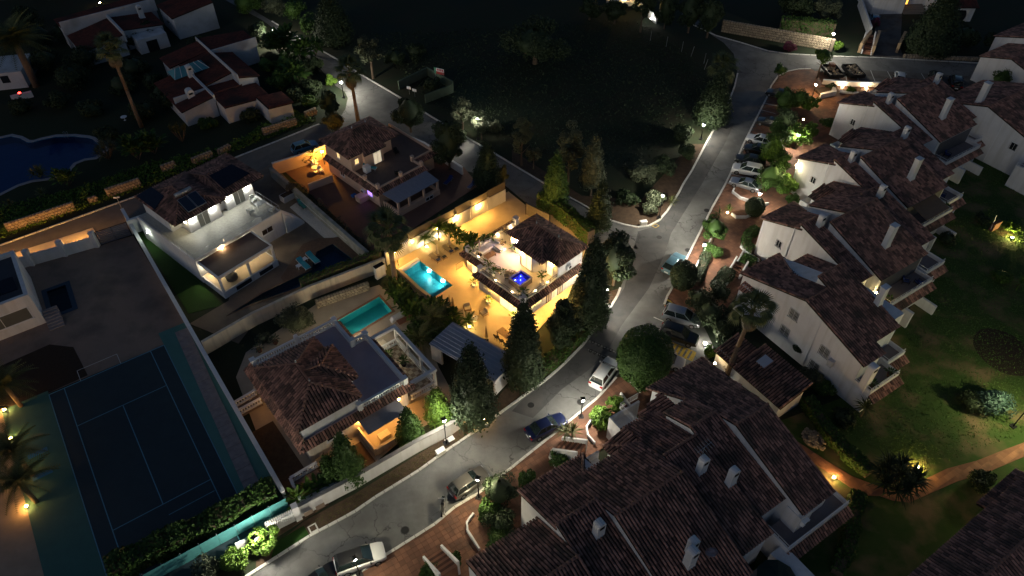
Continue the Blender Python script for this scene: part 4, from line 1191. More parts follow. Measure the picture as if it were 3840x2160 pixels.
wall_light('assumed_cool_sconce', v1, (5.88, 6.9, 4.7), (-1, 0, 0), (.7, .66, 1.0), 300)  # assumed violet lamp, added for the cool light around the corner sofa
MB().lathe([(.35, 0), (.28, .06), (.02, .07)], n=14).build('wall_clock', iron, v1).matrix_basis = Matrix.Translation((5.3, 2.45, 4.3)) @ Matrix.Rotation(R(-42), 4, 'Z') @ Matrix.Rotation(-math.pi / 2, 4, 'Y')
a = railing(v1, [(.2, 12.1), (1.3, 12.1)], 0.05, 1.0); a.name = 'gate_railing'
M1 = wmat(v1)
def L1(x, y, z=0.0): return M1 @ Vector((x, y, z))
# V1 pool
cy = tile_grid('pool_mosaic', (.07, .5, .52), (.035, .34, .38))
pl = pool('brightly lit turquoise pool in the golden terrace', [L1(-2.0, 16.7), L1(-2.0, 10.3), L1(-5.05, 10.3), L1(-5.05, 16.5)], 1.25, cy, patio_m, .05, .32)
Mi = wmat(pl).inverted()
for x, y in ((-2.06, 14.9), (-2.06, 12.2)):
    p = Mi @ L1(x, y, 0); 
    b = MB().lathe([(.02, -.1), (.19, -.08), (.19, .08), (.02, .1)], (p.x, p.y, -.45), 12); b.build('pool_light', lantern_glow((.8, 1, 1), 130), pl)
sp = [Mi @ L1(*q, 0) for q in ((-2.05, 10.35), (-5.0, 10.35), (-5.0, 11.3), (-2.05, 11.3))]
MB().prism([(p.x, p.y) for p in sp], -1.2, -.45).build('step', cy, pl)
t = thing('pool_cover_roller', 'white rolled pool cover box at the far end of the lit pool', 'pool cover', L1(-5.1, 16.95, .05), R(44.5))
MB().box(0, 3.1, -.2, .3, 0, .32).build('housing', plast_w, t, bevel=.04); MB().tube((.1, -.28, .2), (3.0, -.28, .2), .1, None, 10).build('roller', plast_w, t)
# ------------------------------------------------------------------ V2: beige villa
o2 = W11(1225, 440, 3.4)
v2 = thing('beige_villa', 'beige villa with tiled hip roof and brown roof terrace', 'villa', (o2.x, o2.y, 0), R(45))
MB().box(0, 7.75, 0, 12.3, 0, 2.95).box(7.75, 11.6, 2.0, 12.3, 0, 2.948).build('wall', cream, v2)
MB().box(.15, 7.7, .15, 12.2, 2.95, 3.0).box(7.7, 11.5, 2.15, 12.2, 2.95, 2.998).build('terrace_floor', deck_b, v2)
pb = MB(); pb.box(-.02, .2, .3, 12.3, 2.96, 3.35); pb.box(.3, 7.7, -.02, .2, 2.96, 3.35); pb.box(7.75, 7.95, .3, 2.0, 2.96, 3.35); pb.box(8.0, 11.4, 1.98, 2.2, 2.96, 3.35); pb.box(11.4, 11.6, 2.3, 12.3, 2.96, 3.35); pb.build('parapet', cream, v2)
for x, y in ((.1, .1), (.1, 3.0), (4.1, .1), (7.8, .1), (7.8, 2.1), (11.45, 2.1)):
    MB().box(x - .2, x + .2, y - .2, y + .2, 2.9, 3.85).box(x - .24, x + .24, y - .24, y + .24, 3.851, 3.93).build('pier', cream, v2)
roof(v2, [[(-.03, 12.3, 3.1), (-.03, -.03, 3.1), (-.7, -.7, 2.65), (-.7, 12.3, 2.65)], [(-.03, -.03, 3.1), (8.1, -.03, 3.1), (8.6, -.7, 2.65), (-.7, -.7, 2.65)], [(8.0, 1.97, 3.1), (11.6, 1.97, 3.1), (12.2, 1.3, 2.65), (8.0, 1.3, 2.65)]], 150, name='eave_roof', slab=.08)
MB().box(.02, 5.2, 5.9, 12.28, 3.0, 5.55).box(5.2, 7.6, 6.6, 12.28, 3.0, 5.548).box(1.9, 5.1, 5.2, 5.9, 3.0, 5.546).build('upper_wall', cream, v2)
F2, r2 = hip_faces(-.45, 8.5, 5.7, 12.7, 5.55, 7.4, 'x', 3.4, 3.2, 9.0)
F2 += [[(1.6, 4.75, 5.5), (5.4, 4.75, 5.5), (4.3, 7.6, 6.9), (3.4, 7.6, 6.9)]]
r2 += [((1.6, 4.75, 5.5), (3.4, 7.6, 6.9)), ((5.4, 4.75, 5.5), (4.3, 7.6, 6.9))]
pr_ = roof(v2, F2, 200, ridges=r2)
fb = MB(); finial(fb, (2.95, 9.0, 7.45)); finial(fb, (5.3, 9.0, 7.45)); fb.build('finial', steel, pr_)
amb = glow('amber_window', (1.0, .6, .2), 1.6)
window(v2, 8.6, 9.3, 4.0, 4.9, .02, '-x', amb); window(v2, .6, 1.3, 4.0, 4.9, 5.9, '-y', amb); window(v2, 3.3, 4.7, 3.05, 5.0, 5.2, '-y', glow('dim_window', (1.0, .8, .5), .6), sill=False, name='glass_door')
window(v2, 8.3, 9.3, 1.0, 2.1, 0, '-x', glass_d); window(v2, 1.6, 2.8, .9, 2.2, 0, '-x', glow('violet_window', (.42, .2, 1.0), 2.2)); ac_unit(v2, -.002, 4.2, 2.0, '-x'); ac_unit(v2, -.002, 3.6, .7, '-x')
window(v2, 8.5, 9.6, 1.1, 2.2, 2.0, '-y', glass_d)
# pergola veranda
pg = MB(); pg.slope([(.05, -.72, 2.75), (7.9, -.72, 2.75), (7.9, -3.6, 2.45), (.5, -3.6, 2.45)], .07)
po = pg.build('veranda_roof', mat('veranda_sheet', (.3, .3, .35), (.26, .26, .3), .6, 2), v2)
for i in range(9): MB().add([(0.3 + i * .9, -.72, 2.76), (.34 + i * .9, -.72, 2.76), (.36 + i * .9, -3.58, 2.46), (.32 + i * .9, -3.58, 2.46)], [(0, 1, 2, 3)]).build('seam', steel, po)
for x in (.7, 2.6, 5.2, 7.7): MB().box(x - .14, x + .14, -3.5, -3.22, .5, 2.4).build('pillar', cream, v2)
MB().box(.5, 7.9, -3.6, -3.0, 0, .9).box(.5, .75, -3.0, -.02, 0, .9).box(7.65, 7.9, -3.0, -.02, 0, .9).build('veranda_wall', cream, v2)
MB().box(.75, 7.65, -3.0, -.02, 0, .4).build('veranda_floor', deck_b, v2)
window(v2, 5.2, 6.6, .15, .75, -3.6, '-y', glass_d, sill=False)
M2 = wmat(v2)

# ------------------------------------------------------------------ V3: white villa with the grey terrace
o3 = W10(1960, 1175, 3.69)
v3 = thing('white_villa', 'white villa with wide grey roof terrace and solar panels', 'villa', (o3.x, o3.y, 0), R(50))
MB().box(0, 12.7, 0, 13.4, 0, 3.65).build('wall', white, v3)
MB().box(.12, 12.6, .12, 13.3, 3.65, 3.7).build('terrace_floor', deck_g, v3)
MB().box(-.06, 12.76, -.06, .14, 3.45, 3.78).box(-.06, .14, .14, 13.4, 3.45, 3.779).box(12.56, 12.76, .14, 13.4, 3.45, 3.779).build('terrace_edge', white, v3)
railing(v3, [(.05, 10.3), (.05, .04), (12.68, .04), (12.68, 5)], 3.75, .85, steel, 1.3, r=.02)
up = MB(); up.box(1.3, 2.7, 7.0, 13.3, 3.7, 6.2); up.box(2.7, 7.3, 4.95, 13.3, 3.7, 6.198); up.box(7.3, 8.4, 6.1, 13.3, 3.7, 6.196); up.box(8.4, 12.6, 5.4, 13.3, 3.7, 6.194); up.build('upper_wall', white, v3)
Fa, ra = hip_faces(.9, 8.2, 4.5, 13.8, 6.2, 7.55, 'y', 3.6, 3.6, 4.4)
Fb, rb_ = hip_faces(8.25, 14.3, 4.95, 13.4, 6.15, 7.3, 'x', .4, 2.8, 9.4)
ro = roof(v3, Fa + Fb, 240, ridges=ra + rb_)
sp = MB(); 
for x in (3.3, 4.65): sp.hexa([(x, 5.0, 6.55), (x + 1.25, 5.0, 6.55), (x + 1.25, 7.0, 7.35), (x, 7.0, 7.35)], [(x, 5.0, 6.62), (x + 1.25, 5.0, 6.62), (x + 1.25, 7.0, 7.42), (x, 7.0, 7.42)])
for i in range(2):
    x = 3.3 + 1.35 * i
    pn = MB().hexa([(x, 5.0, 6.6), (x + 1.28, 5.0, 6.6), (x + 1.28, 7.1, 7.45), (x, 7.1, 7.45)], [(x, 5.0, 6.68), (x + 1.28, 5.0, 6.68), (x + 1.28, 7.1, 7.53), (x, 7.1, 7.53)]).build('solar_panel', steel, v3)
    MB().hexa([(x + .06, 5.06, 6.705), (x + 1.22, 5.06, 6.705), (x + 1.22, 7.04, 7.508), (x + .06, 7.04, 7.508)], [(x + .06, 5.06, 6.715), (x + 1.22, 5.06, 6.715), (x + 1.22, 7.04, 7.518), (x + .06, 7.04, 7.518)]).build('collector_glass', mat('collector', (.015, .025, .05), None, .1, spec=.6), pn)
MB().tube((3.4, 7.5, 7.9), (5.6, 7.5, 7.9), .28, None, 14).build('water_tank', steel, v3, True)
for (pts) in (((1.0, 9.0, 6.28), (1.0, 13.4, 6.28), (2.9, 12.6, 7.0), (2.9, 9.6, 7.0)), ((9.0, 5.9, 6.45), (13.2, 6.2, 6.5), (12.4, 8.8, 7.2), (9.0, 8.8, 7.2))):
    MB().slope([(p[0], p[1], p[2] + .2) for p in pts], .05).build('pv_array', mat('pv_cell', (.012, .016, .03), (.01, .013, .024), .15, 1), v3)
window(v3, 4.0, 5.6, 3.72, 5.75, 4.95, '-y', mat('grey_shutter', (.2, .21, .2), (.16, .17, .16), .6, 4), sill=False, name='shutter_door'); window(v3, 9.6, 11.2, 3.72, 5.75, 5.4, '-y', mat('grey_shutter', (.2, .21, .2)), sill=False, name='shutter_door')
window(v3, 9.2, 10.0, 4.5, 5.4, 2.7, '-x', None) if False else window(v3, 7.5, 8.2, 4.6, 5.4, 6.1, '-y', mat('dim_glass', (.05, .04, .035)), sill=False)
window(v3, 1.5, 2.2, 4.4, 5.4, 7.0, '-y', glow('cream_window', (1.0, .84, .5), 1.4))
WHT = (1.0, .99, .86)
for x, y in ((3.4, 4.945), (6.3, 4.945), (8.9, 5.395), (11.8, 5.395)):
    wall_light('sconce', v3, (x, y, 5.4), (0, -1, 0), WHT, 150)
wall_light('sconce', v3, (2.69, 5.6, 5.3), (-1, 0, 0), (1.0, .85, .5), 60)
# veranda
MB().box(.15, 8.0, -4.5, -.07, 3.05, 3.3).build('veranda_roof', white, v3); MB().box(.3, 7.85, -4.35, -.08, 3.3, 3.33).build('veranda_roof_floor', deck_b, v3)
MB().box(.15, 8.0, -4.5, -4.3, 3.3, 3.42).box(.15, .35, -4.3, -.07, 3.3, 3.419).box(7.8, 8.0, -4.3, -.07, 3.3, 3.419).build('veranda_rim', white, v3)
MB().box(.1, 8.05, -4.6, -.005, 0, 1.0).build('veranda_plinth', white, v3); MB().box(.3, 7.9, -4.4, -.01, 1.0, 1.03).build('veranda_floor', patio_m, v3)
for x, y in ((.3, -4.35), (4.2, -4.35), (7.85, -4.35), (7.85, -.4)): MB().box(x - .13, x + .13, y - .13, y + .13, 1.03, 3.05).build('pillar', white, v3)
MB().box(1.8, 4.0, -4.61, -4.602, .2, .8).box(5.2, 7.2, -4.61, -4.602, .2, .8).build('basement_window', glass_d, v3)
wall_light('sconce', v3, (4.2, -.075, 3.42 - .9), (0, -1, 0), (1.0, .82, .5), 330); wall_light('sconce', v3, (3.6, -.065, 3.45 + .1), (0, -1, 0), (1.0, .7, .35), 120); wall_light('sconce', v3, (1.0, -.075, 2.5), (0, -1, 0), (1.0, .86, .6), 220); wall_light('sconce', v3, (7.0, -.075, 2.5), (0, -1, 0), (1.0, .86, .6), 220)
wall_light('sconce', v3, (-.065, 11.5, 2.2), (-1, 0, 0), (.9, 1.0, .8), 90)
# stair block on the right
MB().hexa([(12.75, -.2, 0), (15.6, -.2, 0), (15.6, 2.2, 0), (12.75, 2.2, 0)], [(12.75, -.2, 3.4), (15.6, -.2, .4), (15.6, 2.2, .4), (12.75, 2.2, 3.4)]).build('stair_wall', white, v3)
window(v3, 9.3, 11.0, 1.6, 2.5, 0, '-y', mat('dim_glass2', (.06, .035, .02)))
M3 = wmat(v3)
pool('dark L shaped pool beside the teal sunbeds', [W11(770, 1010), W11(1010, 1190), W11(560, 1400), W21(-60, 170), W20(2330, 200), W20(2250, 290), W21(-100, 260), W11(480, 1449), W11(600, 1200), W11(620, 1085)][:4] + [W20(2290, 280), W21(60, 60), W11(560, 1270), W11(610, 1090)], 1.2, mat('dark_pool_tile', (.03, .12, .17), (.022, .09, .13), .4, 2), wood, .058, .3, w_dark)

# ------------------------------------------------------------------ V4: balustraded villa
V4s = mk(900, 1140, .5245)
o4 = V4s(1180, 530, 4.4)
v4 = thing('balustraded_villa', 'villa with white balustraded roof terrace and dark hipped tile roof', 'villa', (o4.x, o4.y, 0), R(38.4))
MB().box(-11.4, -1.7, 0, 12.1, 0, 3.4).box(-1.7, 0, 0, 8.1, 0, 3.398).build('wall', beige, v4)
MB().box(-11.2, -1.75, .1, 12.0, 3.4, 3.45).box(-1.75, -.1, .1, 8.0, 3.4, 3.448).build('terrace_floor', deck_v, v4)
balustrade(v4, [(-5.3, .05), (-.05, .05), (-.05, 8.05), (-1.7, 8.05), (-1.7, 12.0), (-11.2, 12.0)], 3.45)
MB().box(-6.42, -6.0, 11.8, 12.25, 3.4, 4.7).build('pier', whitep, v4)
roof(v4, [[(-11.5, .0, 3.6), (.1, .0, 3.6), (.6, -.75, 3.1), (-12.1, -.75, 3.1)], [(.02, -.1, 3.6), (.02, 8.1, 3.6), (.65, 8.1, 3.15), (.65, -.75, 3.15)], [(-1.65, 8.2, 3.6), (-1.65, 12.2, 3.6), (-1.0, 12.5, 3.15), (-1.0, 8.2, 3.15)],
          [(-11.45, 12.2, 4.0), (-11.45, -.05, 4.0), (-12.2, -.75, 3.1), (-12.2, 12.5, 3.1)]], 280, name='eave_roof', slab=.08)
MB().box(-11.35, -5.25, .35, 9.4, 3.45, 5.5).box(-5.25, -4.5, 2.6, 7.3, 3.45, 5.498).build('tower_wall', white, v4)
F4, r4 = hip_faces(-11.8, -4.95, -.1, 9.8, 5.5, 7.6, 'y', 2.95, 4.0, -8.55)
F4[3] = [(-11.8, 9.8, 5.5), (-11.8, -.1, 5.5), (-8.55, 2.85, 7.6), (-8.55, 5.8, 7.6)]
F4 += [[(-4.0, 2.2, 5.5), (-4.0, 7.6, 5.5), (-6.6, 4.7, 6.95)], [(-5.2, 2.2, 5.5), (-4.0, 2.2, 5.5), (-6.6, 4.7, 6.95), (-8.3, 4.7, 7.35)], [(-4.0, 7.6, 5.5), (-5.2, 7.6, 5.5), (-8.3, 4.7, 7.35), (-6.6, 4.7, 6.95)]]
r4 += [((-4.0, 2.2, 5.5), (-6.6, 4.7, 6.95)), ((-4.0, 7.6, 5.5), (-6.6, 4.7, 6.95)), ((-6.6, 4.7, 6.97), (-8.3, 4.7, 7.4))]
pr_ = roof(v4, F4, 290, ridges=r4)
fb = MB(); finial(fb, (-8.55, 2.85, 7.65)); finial(fb, (-8.55, 5.8, 7.65)); fb.build('finial', steel, pr_)
# loggia on the right
MB().box(.02, 3.5, -.1, 7.9, 0, .6).build('loggia_base', beige, v4)
chk = [mat('chequer_light', (.5, .44, .34)), mat('chequer_dark', (.26, .2, .15))]
lf_ = MB().box(.05, 3.45, -.05, 7.85, .6, .61).build('loggia_floor', mortar, v4)
for i in range(7):
    for j in range(16):
        MB().box(.06 + i * .484, .06 + i * .484 + .475, -.03 + j * .49, -.03 + j * .49 + .482, .61, .622).build('floor_tile', chk[(i + j) % 2], lf_)
for x, y in ((3.4, -.05), (3.4, 2.6), (3.4, 5.2), (3.4, 7.75), (.5, 7.75)): MB().box(x - .13, x + .13, y - .13, y + .13, .6, 3.05).build('column', whitep, v4)
MB().box(3.2, 3.6, -.3, 8.0, 3.05, 3.4).box(.15, 3.2, 7.6, 8.0, 3.05, 3.399).box(.15, 3.2, -.3, .1, 3.05, 3.399).build('beam', whitep, v4)
balustrade(v4, [(.3, -.1), (3.4, -.1)], .62, .55, .27, False); balustrade(v4, [(3.4, .1), (3.4, 7.7), (.6, 7.7)], .62, .55, .3, False)
st = MB()
for i in range(5): st.box(.6 - i * .0, 2.6, 8.05 + i * .32, 8.37 + i * .32, 0, .6 - i * .11)
st.build('step', beige, v4)
# openings and orange lit canopy corner
window(v4, -9.4, -7.6, 1.6, 2.4, 0, '-y', glass_d); window(v4, -2.6, -1.0, 1.9, 2.5, 0, '-y', amb)
cn = MB(); cn.slope([(-6.0, -.05, 2.9), (-1.5, -.05, 2.9), (-1.5, -2.4, 2.55), (-6.0, -2.4, 2.55)], .05); cn.build('canopy', awning, v4)
MB().box(-6.1, -5.9, -3.3, -.02, 0, 1.1).box(-5.9, -1.5, -3.4, -3.1, 0, 1.0).build('terrace_wall', beige, v4)
MB().box(-4.8, -3.6, -2.3, -1.5, .04, .5).build('bench', beige, v4)
for p, s_ in (((-4.0, -.005, 2.2), 330), ((-1.2, -.005, 1.9), 260), ((-5.6, -.005, 2.0), 260)): wall_light('sconce', v4, p, (0, -1, 0), AMBER, s_)
wall_light('sconce', v4, (-11.405, 8.5, 2.2), (-1, 0, 0), AMBER, 40)
wall_light('sconce', v4, (-1.69, 9.0, 2.8), (1, 0, 0), (1.0, .86, .6), 330); wall_light('sconce', v4, (-1.69, 11.3, 2.8), (1, 0, 0), (1.0, .86, .6), 330); wall_light('sconce', v4, (-3.0, 12.105, 2.8), (0, 1, 0), (1.0, .84, .55), 260); wall_light('sconce', v4, (.035, 5.6, 2.6), (1, 0, 0), (1.0, .86, .6), 90)
M4 = wmat(v4)
# sunken lower terrace rail at the left
t = thing('garden_balustrade', 'small white balustrade round the lower corner of the balustraded villa', 'balustrade', (o4.x, o4.y, 0), R(38.4))
balustrade(t, [(-11.2, -1.0), (-14.0, -1.0), (-14.3, -3.9), (-10.6, -4.2)], .3, .55, .28, False)
MB().box(-14.2, -11.4, -3.9, -1.1, 0, .3).build('floor', patio_g, t)
t = thing('garden_balustrade', 'white balustraded stair rail beside the amber lit side patio', 'balustrade', (o4.x, o4.y, 0), R(38.4))
balustrade(t, [(-12.2, 9.6), (-14.8, 9.6)], .4, .55, .28, False); balustrade(t, [(-12.2, 11.0), (-14.9, 10.8)], .4, .55, .28, False)
MB().box(-14.8, -12.2, 9.5, 11.1, 0, .4).build('floor', patio_g, t)
p4l = pool('teal pool in front of the stone faced wall', [W21(815, 335), W21(1240, 90), W21(1370, 235), W21(960, 480)], 1.1, mat('teal_pool_tile', (.12, .72, .66), (.1, .62, .58), .4, 1), mat('brick_coping', (.28, .16, .1), (.2, .11, .07), .8, 6), .042, .3)

for q in ([(-17.5, -5.2), (-12.3, -5.2), (-12.3, 7.0), (-17.5, 7.0)], [(-12.25, -4.4), (-6.4, -4.4), (-6.4, -.9), (-12.25, -.9)]):
    sheetpoly('flower_bed', [M4 @ Vector((x, y, 0)) for x, y in q], .048, soil)
# ------------------------------------------------------------------ carport
Cs = W21
ca, cb, cc = Cs(1740, 560, 2.6), Cs(2060, 385, 2.6), Cs(2530, 880, 2.6)
cd = Cs(2400, 945, 2.6)
t = thing('carport', 'grey ribbed metal carport roof on white walls', 'carport', (ca.x, ca.y, 0), ang(ca, cd))
Mi = wmat(t).inverted()
W_, D_ = (Mi @ cd).x, (Mi @ cb).y
ct = MB().box(0, W_, 0, D_, 2.5, 2.6).build('roof_sheet', metalroof, t)
for i in range(8): MB().box(.02, W_ - .02, D_ * (i + .5) / 8 - .03, D_ * (i + .5) / 8 + .03, 2.6, 2.66).build('rib', metalroof, ct)
MB().box(.1, .35, .1, D_ - .1, 0, 2.5).box(W_ - .3, W_ - .05, .1, D_ - .1, 0, 2.498).box(.35, W_ - .3, D_ - .35, D_ - .1, 0, 2.496).box(.35, 1.6, .1, .35, 0, 2.494).build('wall', white, t)

Mi = wmat(p4l).inverted()
for k in (.3, .7):
    q = Mi @ W21(960, 480).lerp(W21(1370, 235), k)
    c_ = Mi @ W21(1090, 285)
    d_ = (c_ - q); d_.z = 0; d_.normalize(); q = q + d_ * .12
    MB().lathe([(.02, -.08), (.13, -.06), (.13, .06), (.02, .08)], (q.x, q.y, -.5), 10).build('pool_light', lantern_glow((.75, 1, .95), 36), p4l)  # unseen underwater lamps, assumed from the glow of the teal water
# ------------------------------------------------------------------ V5: modern block at the left edge
v5o = W20(470, 350, 0)
v5 = thing('modern_house', 'flat roofed modern house with parapet and solar panels at the picture edge', 'house', v5o, aw)
MB().box(-14, 0, 0, 9.5, 0, 4.2).build('wall', white, v5)
MB().box(-13.6, -.5, .5, 9.0, 4.2, 4.24).build('roof_deck', mat('dark_deck', (.05, .055, .07), (.04, .045, .06), .7, 1), v5)
MB().box(-14, 0, 0, .45, 4.2, 4.7).box(-.45, 0, .45, 9.5, 4.2, 4.699).box(-14, -.45, 9.05, 9.5, 4.2, 4.698).build('parapet', white, v5)
for i in range(3):
    MB().hexa([(-6 + i * 1.75, 2.2, 4.3), (-4.4 + i * 1.75, 2.2, 4.3), (-4.4 + i * 1.75, 4.0, 4.9), (-6 + i * 1.75, 4.0, 4.9)], [(-6 + i * 1.75, 2.2, 4.36), (-4.4 + i * 1.75, 2.2, 4.36), (-4.4 + i * 1.75, 4.0, 4.96), (-6 + i * 1.75, 4.0, 4.96)]).build('solar_panel', mat('pv_cell', (.012, .016, .03)), v5)
window(v5, -6.6, -.8, 1.4, 3.2, 0, '-y', mat('grey_blind', (.12, .125, .11), (.1, .1, .09), .6, 1), sill=True)
t = thing('stairs', 'outdoor stairs beside the flat roofed modern house', 'stairs', v5o + Vector((0, 0, 0)), aw)
for i in range(7): MB().box(.05, 1.7, -1.7 + i * .42, -1.3 + i * .42, 0, .15 + .14 * i).build('tread', mat('step_stone', (.3, .27, .27)), t)
pool('small dark plunge pool on the paved forecourt', [W20(470, 40), W20(660, -30), W20(730, 200), W20(540, 275)], 1.0, mat('plunge_tile', (.015, .02, .03)), mat('slate_coping', (.03, .06, .1), (.025, .05, .085), .6, 2), .04, .55, w_dark)

# ------------------------------------------------------------------ dark red roofed bungalows, upper left
H0 = S[0, 0]
def gable_block(t, x0, x1, y0, y1, zl, zh, m=tile_red, wallm=white, ov=.35, k=0, nm='roof'):
    """monopitch: high on the y1 side"""
    MB().hexa([(x0, y0, 0), (x1, y0, 0), (x1, y1, 0), (x0, y1, 0)], [(x0, y0, zl - .15), (x1, y0, zl - .15), (x1, y1, zh - .15), (x0, y1, zh - .15)]).build('wall', wallm, t)
    s = (zh - zl) / (y1 - y0)
    roof(t, [[(x0 - .05, y0 - ov, zl - ov * s), (x1 + .05, y0 - ov, zl - ov * s), (x1 + .05, y1, zh), (x0 - .05, y1, zh)]], k, m, name=nm)
def xblock(t, x0, x1, y0, y1, z0, z1, m=tile_red, ov=.3, nm='roof'):
    """monopitch falling along x between the heights at x0 and x1"""
    MB().hexa([(x0, y0, 0), (x1, y0, 0), (x1, y1, 0), (x0, y1, 0)], [(x0, y0, z0 - .15), (x1, y0, z1 - .15), (x1, y1, z1 - .15), (x0, y1, z0 - .15)]).build('wall', shaded_white, t)
    g = (z1 - z0) / (x1 - x0); a0, a1 = (ov, 0) if z0 < z1 else (0, ov)
    roof(t, [[(x0 - a0, y0 - .1, z0 - a0 * g), (x1 + a1, y0 - .1, z1 + a1 * g), (x1 + a1, y1 + .05, z1 + a1 * g), (x0 - a0, y1 + .05, z0 - a0 * g)]], 0, m, name=nm)
h1 = thing('red_roof_bungalow', 'bungalow with dark red tile roofs and a glass skylight', 'house', (-48.1, 105.1, 0), R(39))
xblock(h1, -5.2, .1, .4, 12.6, 2.7, 3.5); xblock(h1, .2, 5.3, 5.2, 15.2, 3.2, 4.1); xblock(h1, 5.4, 8.6, 2.6, 13.9, 4.2, 3.4)
xblock(h1, 5.4, 13.6, 14.0, 20.4, 4.5, 3.6); xblock(h1, -1.5, 5.3, 15.3, 20.0, 3.2, 4.2); xblock(h1, .3, 7.6, -3.0, 2.5, 2.9, 2.4); xblock(h1, .31, 5.3, 2.52, 5.15, 3.0, 2.8); xblock(h1, 5.6, 9.6, -7.6, -3.1, 2.9, 2.5)
pw = MB(); pw.box(-.1, .2, .2, 12.4, 2.6, 3.95); pw.build('parapet', shaded_white, h1)
MB().box(5.28, 5.42, 2.4, 20.6, 3.0, 4.85).build('parapet', shaded_white, h1); MB().box(-5.3, -.1, 3.4, 3.65, 2.6, 3.75).build('parapet', shaded_white, h1); MB().box(5.43, 13.8, 13.8, 13.98, 3.2, 4.75).build('parapet', shaded_white, h1)
sk = MB(); sk.add([(-2.8, 9.6, 3.6), (3.2, 9.6, 3.9), (3.2, 13.4, 3.9), (-2.8, 13.4, 3.6), (-1.8, 11.5, 4.6), (2.2, 11.5, 4.8)], [(0, 1, 5, 4), (1, 2, 5), (2, 3, 4, 5), (3, 0, 4)])
so_ = sk.build('skylight', mat('skylight_glass', (.1, .3, .33), (.08, .25, .29), .2, 1), h1)
for i in range(6):
    x = -2.8 + 1.2 * i; y = -1.8 + .8 * i
    MB().tube((x, 9.6, 3.62 + .06 * i), (y, 11.5, 4.62 + .04 * i), .04).build('glazing_bar', whitep, so_)
def chimney(t, x, y, z0, z1, w=.7, d=.55, m=None, arch=True):
    b = MB(); b.hexa([(x - w * .6, y - d * .6, z0), (x + w * .6, y - d * .6, z0), (x + w * .6, y + d * .6, z0), (x - w * .6, y + d * .6, z0)], [(x - w / 2, y - d / 2, z0 + .5), (x + w / 2, y - d / 2, z0 + .5), (x + w / 2, y + d / 2, z0 + .5), (x - w / 2, y + d / 2, z0 + .5)])
    b.box(x - w / 2, x + w / 2, y - d / 2, y + d / 2, z0 + .501, z1)
    o = b.build('chimney', m or white, t)
    if arch:
        n = 6
        vs = [(x - w / 2 * math.cos(math.pi * i / n), y - d / 2 - .03, z1 + w * .35 * math.sin(math.pi * i / n)) for i in range(n + 1)] + [(x - w / 2 * math.cos(math.pi * i / n), y + d / 2 + .03, z1 + w * .35 * math.sin(math.pi * i / n)) for i in range(n + 1)]
        MB().add(vs, [(i, i + 1, n + 2 + i, n + 1 + i) for i in range(n)] + [tuple(range(n + 1))[::-1], tuple(range(n + 1, 2 * n + 2))]).build('arched_cap', m or white, o)
        MB().box(x - w * .28, x + w * .28, y - d / 2 - .045, y - d / 2 - .002, z1 - .42, z1 - .12).build('vent', under, o)
    else:
        MB().box(x - w / 2 - .06, x + w / 2 + .06, y - d / 2 - .06, y + d / 2 + .06, z1 + .002, z1 + .12).build('cap', m or white, o)
    return o
chimney(h1, -.1, 9.4, 3.2, 5.2, .9, .8); chimney(h1, -2.6, 3.5, 2.9, 4.1, 1.1, 1.1)
h2 = thing('red_roof_house', 'farther dark red roofed white house behind the tall thin palm', 'house', (-71.0, 127.1, 0), R(39))
xblock(h2, -7.5, -.2, .5, 9.5, 2.7, 3.9); xblock(h2, .2, 7.5, 2.5, 9.5, 3.9, 3.0); xblock(h2, -8.0, 9.0, 9.8, 14.0, 4.4, 4.9); xblock(h2, 9.5, 17.5, 1.0, 9.0, 4.2, 5.2)
MB().box(-.18, .18, .2, 9.7, 2.6, 4.6).build('parapet', shaded_white, h2); MB().box(-8.2, 9.2, 9.55, 9.78, 3.0, 5.3).build('parapet', shaded_white, h2)
MB().box(1.5, 7.0, -.8, 2.4, 0, 2.7).build('porch_wall', shaded_white, h2); MB().box(3.0, 5.0, -.83, -.81, 0, 2.1).build('porch_opening', mat('dark_opening', (.01, .01, .012)), h2)
chimney(h2, 5.5, 7.2, 3.2, 5.4, .9, .8)
hb = S[0, 0](90, 900, 0)
h3 = thing('white_annex', 'white flat annex with dark window at the left picture edge', 'house', hb, R(14))
MB().box(-9, 3.2, 0, 7, 0, 3.0).build('wall', shaded_white, h3); MB().box(-.4, .9, -.02, -.002, 1.2, 2.5).build('window', glass_d, h3)
wall('low white wall under the red glowing lamp', [S[0, 0](130, 1020), S[0, 0](340, 970)], 1.0, white, .5, None)
t = ground_light('round red glowing lamp on the low white wall', S[0, 0](205, 955, 1.06), (1.0, .03, .02), 7, .22, None, 'red_lamp', .5)
for p0, p1, lab in ((( -60, 0), (330, -10), 'pale walls of a house cut by the top left corner'), ((480, 0), (760, -30), 'pale wall of a house cut by the top edge beside the warm lamp')):
    a = S[0, 0](*p0); b = S[0, 0](*p1)
    t = thing('far_house', lab, 'house', a, ang(a, b)); L = (b - a).length
    MB().box(0, L, 0, 8, 0, 4.0).build('wall', shaded_white, t)
    roof(t, [[(-.3, -.3, 4.05), (L + .3, -.3, 4.05), (L + .3, 4, 5.3), (-.3, 4, 5.3)], [(L + .3, 8.3, 4.05), (-.3, 8.3, 4.05), (-.3, 4, 5.3), (L + .3, 4, 5.3)]], 0, tile_red)
